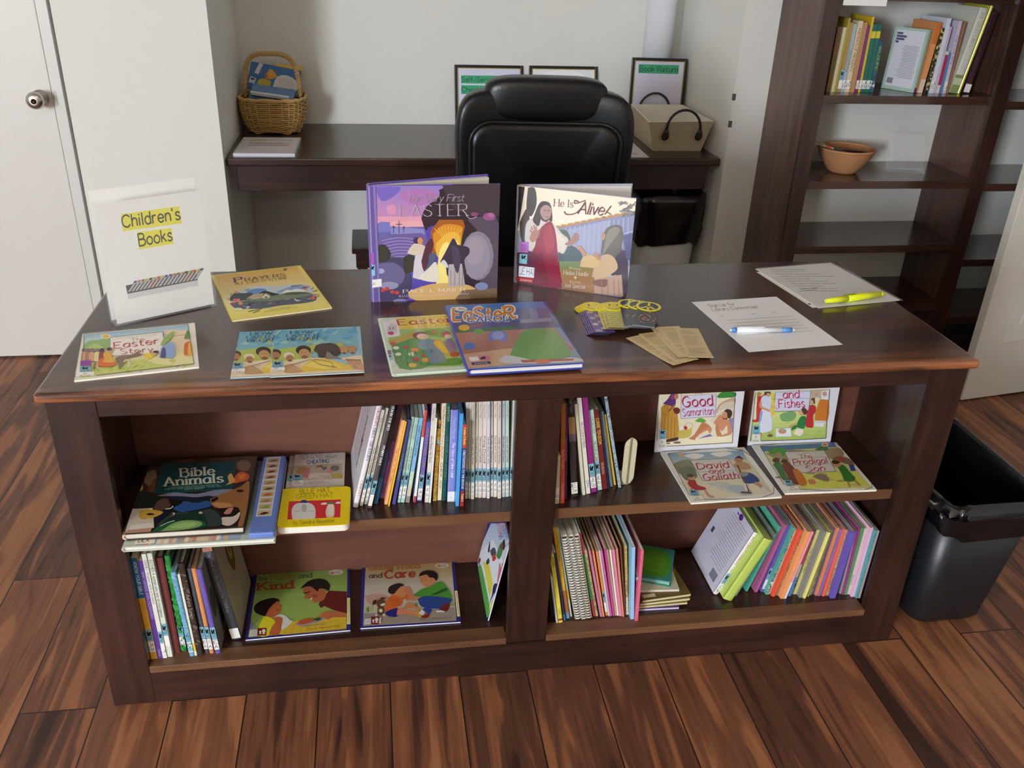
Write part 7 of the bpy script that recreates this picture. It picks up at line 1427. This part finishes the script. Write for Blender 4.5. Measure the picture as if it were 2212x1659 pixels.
a.Ln('3a3a3a', 6, 360, 420, 500, 210); a.Ln('3a3a3a', 6, 390, 450, 495, 350); a.B('4a8a4c', 290, 560, 320, 450, 360, 370, 400, 350, 390, 480, 340, 610); a.E('7a4a34', 385, 420, 34, 50, -20); a.B('2c1c18', 390, 340, 410, 310, 425, 400, 400, 480); a.B('4a5468', 200, 480, 260, 430, 290, 500, 280, 560, 220, 560); a.B('c83c30', 230, 560, 270, 540, 290, 600, 240, 640); a.B('24242c', 165, 500, 190, 350, 200, 400, 190, 500); a.B('3c3c3c', 140, 640, 180, 590, 190, 660, 150, 690)
a.B('d8708c', 310, 900, 330, 740, 340, 660, 370, 740, 400, 780, 390, 900, 340, 1050, 310, 1000); a.B('2c2464', 230, 1140, 250, 1000, 300, 970, 330, 1060, 270, 1110, 190, 1270); a.E('d89468', 395, 700, 24, 40); a.B('b8502c', 410, 620, 450, 600, 470, 680, 420, 760)
a.P('7a1c1c', 20, 640, 45, 575, 62, 620, 30, 700)
done(a, r)
# ------------------------------------------------------------------ tall bookcase: top shelf
cC = (1760, 0, 4.8938); ZC = 1.045
L6 = Row(cC, ZC, BX0+.031, BX1-.031, 'bookcase top shelf, left group', 'left group on the bookcase top shelf', BY0+.03, .15, 1.345, BY1)
add = L6.add
for dd, u0, u1, v, tu, tv, c, kw in (('olive brown', 142, 188, 858, 268, 285, '7a6428', dict(bands=((.55, 1, '8a6440'),))), ('cream', 190, 222, 850, 320, 290, 'd4c8a8', {}), ('olive yellow', 224, 248, 858, 372, 192, 'b09a3c', {}), ('tan labelled', 252, 292, 858, 385, 240, 'a8905a', dict(lab=1, call=('', ''))), ('light blue', 296, 330, 858, 428, 252, 'a4b8c4', dict(lab='white', call=('J', 'B'), txt=(('The Story of the White House', .62, .30, '3c4a6a'),))), ('pale peach lettered', 334, 384, 858, 490, 222, 'e0c8a4', dict(lab='white', call=('J', 'P'), txt=(('PORTRAITS OF PRESIDENTS', .90, .30, '3a3028'),))), ('tan', 388, 436, 852, 532, 238, 'b88a5c', {}), ('purple', 442, 474, 852, 565, 268, '7a3a70', dict(lab='white', call=('J', 'S'))), ('bright yellow', 476, 498, 852, 598, 178, 'd8b828', dict(lab='white', call=('', 'Y'))), ('teal banded', 502, 548, 852, 632, 258, '2a6a5c', dict(lab='white', call=('J', 'B'), bands=((.80, .90, 'd8c83c'),))), ('second teal banded', 550, 592, 852, 676, 258, '2a6a5c', dict(lab='white', call=('J', 'B'), bands=((.80, .90, 'd8c83c'),))), ('blue green pictured', 596, 640, 852, 694, 430, '2c4a6a', dict(lab='white', call=('J', 'S'), txt=(('WILDLIFE', .9, .45, '9ac83c'),), mot=('2f6a4c', '3a5a8a')))):
    add(f'{dd} book with worn spine', u0, u1, v, tu, tv, c, 'soft', **kw)
L6.settle('L'); L6.make()
q = onz(1760+645/4.8938, 852/4.8938, ZC); xe = max(c[0] for c in L6.quad(L6.b[-1])[0])
bookend('cream metal bookend beside the left books on the bookcase top shelf', (max(q.x, xe+.003), q.y+.002, ZC), .150, .05, .036, radians(-86), 'd4c29c', -1)
L7 = Row(cC, ZC, BX0+.031, BX1-.031, 'bookcase top shelf, right group', 'right group on the bookcase top shelf', BY0+.03, .15, 1.345, BY1)
add = L7.add
def backtxt(m, t, h, d):
    x = -t/2-.0003; m.add([(x, .010, h*.06), (x, d-.010, h*.06), (x, d-.010, h*.96), (x, .010, h*.96)], [(3, 2, 1, 0)], 'd8d8e0'); q = random.Random(7)
    for k in range(22):
        z = h*(.72-.024*k); m.add([(x-.0001, .02, z), (x-.0001, .02+(d-.05)*q.uniform(.7, 1), z), (x-.0001, .02+(d-.05)*.7, z-.002), (x-.0001, .02, z-.002)], [(3, 2, 1, 0)], '9a9aa4')
    for k, ww in enumerate((.35, .6, .5, .2)): z = h*(.92-.045*k); m.add([(x-.0001, d*.9-d*ww*.5, z), (x-.0001, d*.9, z), (x-.0001, d*.9, z-.007), (x-.0001, d*.9-d*ww*.5, z-.007)], [(0, 1, 2, 3)], '5a5470')
    m.add([(x-.0001, d*.7, h*.10), (x-.0001, d*.88, h*.10), (x-.0001, d*.88, h*.19), (x-.0001, d*.7, h*.19)], [(3, 2, 1, 0)], '8a8a8c')
for dd, u0, u1, v, tu, tv, c, kind, kw in (('mint edged paperback showing its white back', 1064, 1104, 855, 1238, 320, 'a8c4b4', 'soft', dict(lside='a8c4b4', paintside=(backtxt,), yaw=radians(28), d=.13, bands=((0, .08, '6a2c8c'),), lab=0)), ('orange paperback with gold head', 1122, 1172, 860, 1352, 242, 'e0955c', 'soft', dict(bands=((.7, 1, 'd0702c'), (0, .2, 'e0c8b4')))), ('black floral hardcover', 1192, 1232, 866, 1392, 300, '2c2a22', 'hard', dict(mot=('5a5030', '3a4428', 'c8b070'))), ('pale blue white paperback', 1240, 1284, 862, 1440, 195, 'd8dce8', 'soft', dict(lab='white', call=('J', 'S'))), ('lavender grey paperback', 1286, 1312, 862, 1462, 285, 'c4bccc', 'soft', {}), ('short cream and crimson paperback', 1314, 1346, 862, 1420, 545, 'e0d8c8', 'soft', dict(bands=((.2, .92, 'b82c5c'),))), ('blue paperback', 1348, 1374, 864, 1440, 560, '5a86b4', 'soft', {}), ('lilac white paperback', 1378, 1412, 866, 1545, 222, 'cfc6da', 'soft', dict(lab='white', call=('', 'J'), txt=(('the Civil War', .8, .4, '6a6080'),))), ('brown paperback', 1416, 1440, 868, 1592, 232, '9a7458', 'soft', {}), ('thick white hardcover with leafy foot', 1446, 1532, 882, 1790, 90, 'd8d8c8', 'hard', dict(bands=((0, .22, '8a9a58'), (.1, .18, 'c8d0a8')), txt=(('THE GREAT LAKES', .95, .55, '9a9a8c'),), font='serif', cap=.4)), ('bright yellow tall hardcover', 1534, 1560, 890, 1878, 65, 'd8d02c', 'hard', {}), ('dark maroon hardcover with white label', 1592, 1660, 862, 1912, 130, '3c2028', 'hard', dict(lab='white', call=('', ''), labz=.004))):
    add(dd, u0, u1, v, tu, tv, c, kind, **kw)
L7.settle('R'); L7.make()
# bowl of small things and empty acrylic stand on the shelf below
ZD = .747
P0 = ony(1838, 358, BY0+.10); bw = thing('wicker_bowl', 'round tan wicker bowl holding pencils on the bookcase middle shelf', 'bowl', (P0.x, P0.y+.055, ZD))
m = MB(); N = 72; rings = []
for r_, z, io in ((.048, .001, 1), (.058, .012, 1), (.075, .035, 1), (.092, .062, 1), (.100, .082, 1), (.103, .088, 0), (.096, .084, 0), (.088, .062, 0), (.072, .036, 0), (.054, .014, 0), (.02, .009, 0)):
    rings.append([V(((r_+(.0016*sin(N/2*2*pi*k/N+z*260) if io else 0))*cos(2*pi*k/N), (r_+(.0016*sin(N/2*2*pi*k/N+z*260) if io else 0))*sin(2*pi*k/N), z)) for k in range(N)])
m.loft(rings, 'b8835a', (True, True)); m.build('bowl_body', M_WICK, bw)
m = MB(); m.tube([(.1005*cos(2*pi*k/48), .1005*sin(2*pi*k/48), .088+.0012*sin(24*2*pi*k/48)) for k in range(48)], .0045, 'c08a5e', 8, closed=True); m.build('rim', M_WICK, bw)
for k, (c, a0, lab) in enumerate((('d8d0c0', 168, 'white pencil lying across the wicker bowl rim'), ('c03a30', 160, 'red pencil in the wicker bowl'), ('26262c', 152, 'black pencil in the wicker bowl'), ('c8c4a0', 175, 'pale beaded stick poking left over the wicker bowl rim'))):
    t = thing('pencil', lab, 'pencil', (P0.x, P0.y+.055, ZD), None); q0 = V((-.125+.022*k, .01-.022*k, .104-.004*k)); q1 = V((.055, -.03-.008*k, .060+.010*k)) if k < 3 else V((.04, .05, .05))
    if k == 3: q0 = V((-.135, .045, .118))
    m = MB(); m.tube([q0.lerp(q1, .08), q1], .0032, c, 7); m.build('shaft', M_PLAST, t); m = MB(); m.tube([q0, q0.lerp(q1, .08)], [.0008, .0032], 'd8c490', 7); m.build('point', M_PLAST, t)
PA, PB = ony(1924, 352, BY0+.13), ony(1997, 364, BY0+.11); PB.z = PA.z; ex = (PB-PA).normalized(); PA.z = ZD+.0003
ah = posed('brochure_holder', 'empty clear acrylic stand on the bookcase middle shelf', 'sign holder', PA, ex, V((0, 0, 1)).cross(ex)); wA = (PB-PA).length
m = MB(); m.box(0, wA, 0, .075, 0, .003, 'fff'); m.build('foot', M_CLEAR, ah)
m = MB(); m.loft([[V((x, y, z)) for y, z in ((.004, .003), (.004, .020), (.006, .020), (.006, .003))] for x in (0, wA)], 'fff', smooth=False); m.build('front_lip', M_CLEAR, ah)
m = MB(); m.loft([[V((x, y, z)) for y, z in ((.028, .003), (.070, .135), (.073, .135), (.031, .003))] for x in (0, wA)], 'fff', smooth=False); m.build('slanted_back', M_CLEAR, ah)
for x in (0, wA-.002):
    m = MB(); m.loft([[V((x+d_, y, z)) for y, z in ((.010, .003), (.048, .120), (.072, .130), (.032, .003))] for d_ in (0, .002)], 'fff', smooth=False); m.build('side_wall', M_CLEAR, ah)

# ------------------------------------------------------------------ things on the alcove desk
def frame(label, P0, P1, hgt, tilt, art, t=.016, fw=.011):
    """picture frame standing on the desk from P0 to P1, leaning back on the wall"""
    ex = (P1-P0).normalized(); w = (P1-P0).length; b = V((0, 0, 1)).cross(ex); ey = V((0, 0, cos(tilt)))+b*sin(tilt)
    r = posed('framed_sign', label, 'picture frame', P0+V((0, 0, t*sin(tilt)+.0006)), ex, ey)
    m = MB()
    for x0, x1, y0, y1 in ((0, fw, 0, hgt), (w-fw, w, 0, hgt), (fw, w-fw, 0, fw), (fw, w-fw, hgt-fw, hgt)): m.box(x0, x1, y0, y1, -t, 0, '17171a')
    m.build('frame', M_PLAST, r, .002); g = MB(); s = .003
    for x0, x1, y0, y1 in ((fw, fw+s, fw, hgt-fw), (w-fw-s, w-fw, fw, hgt-fw), (fw, w-fw, fw, fw+s), (fw, w-fw, hgt-fw-s, hgt-fw)): g.box(x0, x1, y0, y1, -.006, -.0015, 'c8b060')
    g.build('gilt_edge', M_METAL, r)
    a = Art((0, 0, 0), (1, 0, 0), (0, 1, 0), w, hgt, mb=MB()); a.local = True; a.mb.box(fw*.8, w-fw*.8, fw*.8, hgt-fw*.8, -.010, -.006, 'dcdcf0'); a.z = -.0058; art(a, w, hgt); a.mb.build('print', M_PRINT, r)
yw = YB-.018
def a1(a, w, h):
    a.R('3fa878', .028, h-.075, .19, h-.042); a.T('Self-Service', '24503c', .030, h-.068, .185, h-.068, .020, 'sans', 1.2, 3); a.R('3fa878', .028, h-.118, .16, h-.082); a.T('Checkout', '24503c', .030, h-.110, .15, h-.110, .020, 'sans', 1.2, 3)
frame('black frame with green Self-Serv heading, left of the leather chair', V((.056, YB-.058, HD)), V((.352, YB-.054, HD)), .250, radians(11), a1)
def a2(a, w, h): a.R('f0f0f2', .014, .014, w-.014, h-.014); a.B('fafafc', .06, h-.03, .12, h-.018, .2, h-.02, .24, h-.04, .15, h-.05); a.Ln('b8b8c4', .0012, .05, h-.06, w-.05, h-.06)
frame('black frame with blank white print, mostly hidden behind the chair headrest', V((.378, YB-.062, HD)), V((.680, YB-.060, HD)), .252, radians(12), a2)
def a3(a, w, h): a.R('3fa878', .030, h-.062, w-.034, h-.026); a.T('Book Return', '24503c', .034, h-.054, w-.038, h-.054, .021, 'sans', 1.3, 3)
Pb0, Pb1 = V((.792, 2.318, HD)), V((1.028, 2.300, HD))
frame('upright black frame reading Book Return, standing behind the cream tote', Pb0, Pb1, .305, radians(4), a3)

# cream cloth tote with two brown handles
tt = thing('storage_tote', 'cream cloth tote with two dark brown loop handles on the alcove desk', 'storage bin', (.90, 2.10, HD))
Bq = [(-.098, -.140), (.100, -.140), (.108, .165), (-.090, .165)]; Rq = [(-.150, -.215), (.122, -.185), (.118, .185), (-.112, .185)]; hT = .125
def ringq(t_, ins): return [V((Bq[i][0]+(Rq[i][0]-Bq[i][0])*t_, Bq[i][1]+(Rq[i][1]-Bq[i][1])*t_, hT*t_))*1 for i in range(4)]
def inset(P, d, dz=0):
    c = sum((p for p in P), V())/4; return [V((p.x+(d if p.x < c.x else -d), p.y+(d if p.y < c.y else -d), p.z+dz)) for p in P]
def sub(P, k=6): return [P[i].lerp(P[(i+1) % 4], j/k) for i in range(4) for j in range(k)]
m = MB(); m.loft([sub(ringq(t_, 0)) for t_ in (0, .33, .66, 1)], 'c9b99a', (True, False), False); m.build('outer_cloth', M_CLOTH, tt)
m = MB(); m.loft([sub(ringq(1, 0)), sub(inset(ringq(1, 0), .005, .001)), sub(inset(ringq(.55, 0), .005)), sub(inset(ringq(.04, 0), .006, .004))], 'e4dfd2', (False, True), False); m.build('lining', M_CLOTH, tt)
for sy, y0, zz in ((-1, -.202, .0), (1, .188, .0)):
    yy = y0; m = MB(); path = []
    for k in range(17): an = pi*k/16; path.append((-.005-.068*cos(an), yy-sy*.002+(-.006 if sy < 0 else .005), .098+.072*sin(an)+.0))
    m.tube(path, .0052, '2c211d', 9)
    for sx in (-1, 1):
        x = -.005+sx*.068; m.loft([[V((x+r_*cos(2*pi*j/14), path[0][1]-sy*.002+.0045*sin(2*pi*j/14)+(.012*( .098-z)/.05)*(1 if sy < 0 else -1), z)) for j in range(14)] for r_, z in ((.004, .052), (.013, .057), (.016, .068), (.013, .082), (.0055, .100))], '33261f')
    m.build('handle', M_LEATH, tt)
# loose sheets
def loose(label, x0, x1, y0, y1, z, rz, t, col, fn, name='paper_sheet', cat='paper'):
    M3 = Matrix.Rotation(rz, 3, 'Z'); r = posed(name, label, cat, V((x0, y0, z+t)), M3 @ V((1, 0, 0)), M3 @ V((0, 1, 0)))
    a = Art((0, 0, 0), (1, 0, 0), (0, 1, 0), x1-x0, y1-y0); a.local = True; a.mb.box(0, a.w, 0, a.h, -t, 0, col); fn(a, a.w, a.h); a.mb.build('sheet', M_GLOSS, r); return r
def s1(a, w, h):
    a.R('e6e4e8', .006, .006, w-.006, h-.006)
    for y, c in ((.80, '6a5a4c'), (.60, '5a5044'), (.46, '8a4c50')): a.R(c, w*.16, h*y, w*.86, h*y+.006)
    a.R('d8cca0', w*.2, h*.63, w*.7, h*.68); a.R('d8b8c0', w*.3, h*.5, w*.8, h*.55)
rr = loose('laminated lilac white sheets in a low pile in front of the wicker basket', -.800, -.582, 1.850, 2.130, HD+.0004, radians(-1), .012, 'd4d2dc', s1)
def s2(a, w, h):
    for k in range(3): a.R('c88a8c', w*.30, h*(.16+.035*k), w*.84, h*(.16+.035*k)+.005)
    a.scrib('9a98a0', w*.15, h*.9, w*.85, h*.4, 9, .002, 6)
loose('white sheet with red lines on the alcove desk, beside the tote', .545, .752, 1.850, 2.130, HD+.0004, radians(-2), .001, 'e2e2e8', s2)

# wicker basket with board books
wb = thing('wicker_basket', 'tan wicker basket with arched handle holding blue board books', 'basket', (-.690, 2.325, HD+.001), (0, 0, radians(-4)))
def bring(t_, off=0, n=56):
    """outline of the basket at height fraction t_ (bulging sides)"""
    w = .098+.030*sin(min(t_, 1)*pi*.62)+.0*t_; d = .088+.024*sin(min(t_, 1)*pi*.62); out = []
    for k in range(n):
        q = 2*pi*k/n; out.append(((w+off)*spow(cos(q), .62), (d+off)*spow(sin(q), .62)))
    return out
HBK = .128
m = MB(); prof = [(t_, 0) for t_ in (0, .2, .4, .6, .8, .97)]
m.loft([[V((x, y, HBK*t_+.004)) for x, y in bring(t_, -.006)] for t_ in (0, .2, .4, .6, .8, .97)]+[[V((x, y, HBK*t_+.004)) for x, y in bring(t_, -.010)] for t_ in (.97, .5, .05)], '6a4c28', (True, True)); m.build('inner_weave', M_WICK, wb)
m = MB(); rows = 17; n = 56
for k in range(rows):
    t_ = (k+.4)/rows; ph = k % 2; path = []
    for j, (x, y) in enumerate(bring(t_, 0, n)):
        s = 1 if ((j//2)+ph) % 2 else -1; L = math.hypot(x, y); o = .0026*s*(1 if j % 2 else .6)
        sag = .010*max(0, .5-t_)*sin(j*2*pi/n*7)
        path.append((x+x/L*o, y+y/L*o, HBK*t_+.004+sag))
    m.tube(path, .0031, ['c09858', 'c8a262', 'b88e50'][k % 3], 6, closed=True)
w_ = m.build('woven_body', M_WICK, wb); w_['kind'] = 'stuff'
m = MB()
for k in range(28):
    pa = [];
    for t_ in (0, .25, .5, .75, 1): x, y = bring(t_, .0005, 28)[k]; pa.append((x, y, HBK*t_+.004))
    m.tube(pa, .0024, 'c4a068', 6)
s_ = m.build('stakes', M_WICK, wb); s_['kind'] = 'stuff'
m = MB(); m.tube([(x, y, HBK+.006+.002*sin(k*1.7)) for k, (x, y) in enumerate(bring(1, .001, 56))], .0065, 'c8a468', 8, closed=True); m.build('rim', M_WICK, wb)
m = MB(); pa = []
for k in range(25):
    q = pi*k/24; pa.append((-.108*spow(cos(q), .55), .0, HBK-.01+.178*spow(sin(q), .62)))
m.tube(pa, .0085, 'c09a5e', 9)
for k in range(0, 40): # wrapped cane around the handle
    pass
hd_ = m.build('handle', M_WICK, wb); m = MB(); pw = []
for k in range(260):
    f = k/259*24; i = min(int(f), 23); p = V(pa[i]).lerp(V(pa[i+1]), f-i); tdir = (V(pa[i+1])-V(pa[i])).normalized(); nn = V((0, 1, 0)); bb = tdir.cross(nn); q = k*.95
    pw.append(p+nn*(.0088*cos(q))+bb*(.0088*sin(q)))
m.tube(pw, .0022, 'cba970', 5); m.build('cane_wrap', M_WICK, hd_)
def bboard(label, c, rot, w, h, t, col, page, fn):
    r = thing('board_book', label, 'book', c, rot, 'board books in the wicker basket'); a = Art((0, 0, 0), (1, 0, 0), (0, 1, 0), w, h); a.local = True; fn(a, w, h)
    m = a.mb; out = rrect(w, h, .010, 4, 0, w/2, h/2); m.loft([[V((p.x, p.y, z)) for p in out] for z in (-.0012, 0)], col, smooth=False); m.loft([[V((p.x, p.y, z)) for p in out] for z in (-t, -t+.0012)], col, smooth=False); m.build('cover', M_GLOSS, r)
    p = MB(); out = rrect(w-.001, h-.001, .010, 4, 0, w/2, h/2); p.loft([[V((q.x, q.y, -t+.0013)) for q in out], [V((q.x, q.y, -.0013)) for q in out]], page, smooth=False); p.build('pages', M_PAGE, r)
def f1(a, w, h):
    a.R('3a6ca4', 0, 0, w, h); a.B('d8d6d0', w*.5, h*.14, w*.92, h*.10, w*.97, h*.5, w*.75, h*.72, w*.55, h*.6); a.B('d8a038', w*.30, h*.5, w*.42, h*.46, w*.55, h*.62, w*.40, h*.86, w*.34, h*.66); a.B('c03a34', w*.30, h*.52, w*.36, h*.5, w*.36, h*.62); a.B('b8a83c', w*.18, h*.2, w*.42, h*.16, w*.44, h*.4, w*.24, h*.42)
    for k in range(8): a.Ln('9a9aa0', .0012, w*.58, h*(.2+.05*k), w*.9, h*(.19+.05*k))
    a.P('d0d0d4', w*.10, h*.6, w*.18, h*.56, w*.24, h*.98, w*.16, h*1.0); a.P('c4c8d0', w*.02, h*.2, w*.14, h*.18, w*.16, h*.4, w*.04, h*.44); emblem(a, w*.05, h*.4, w*.08, h*.12, sg=-1)
bboard('blue board book with a yellow duck and white text panel, topmost in the wicker basket', (-.793, 2.345, HD+.166), Euler((radians(52), radians(9), radians(-5))), .200, .115, .012, '3a6ca4', 'd8d8d4', f1)
def f2(a, w, h): a.R('5a86b8', 0, 0, w, h); a.R('d8dce0', 0, 0, w*.9, h*.22)
bboard('thin pale blue board book lying aslant in front of the duck book in the basket', (-.770, 2.262, HD+.158), Euler((radians(18), radians(7), radians(-3))), .165, .075, .010, '5a86b8', 'dcdcd8', f2)
def f3(a, w, h): a.R('3c628a', 0, 0, w, h); a.R('7a98b4', w*.06, h*.1, w*.94, h*.9); a.R('34587e', w*.09, h*.16, w*.91, h*.84)
bboard('dark blue board book low at the left of the basket', (-.780, 2.262, HD+.138), Euler((radians(22), radians(4), radians(-2))), .100, .080, .014, '3c628a', 'd0d0d0', f3)
def f4(a, w, h): a.R('e0b84c', 0, 0, w, h); a.B('d89a34', w*.2, h*.3, w*.7, h*.2, w*.8, h*.7)
bboard('yellow topped board book behind the duck book in the basket', (-.690, 2.385, HD+.158), Euler((radians(66), radians(7), radians(-4))), .105, .100, .010, 'e0b84c', 'd8d4cc', f4)
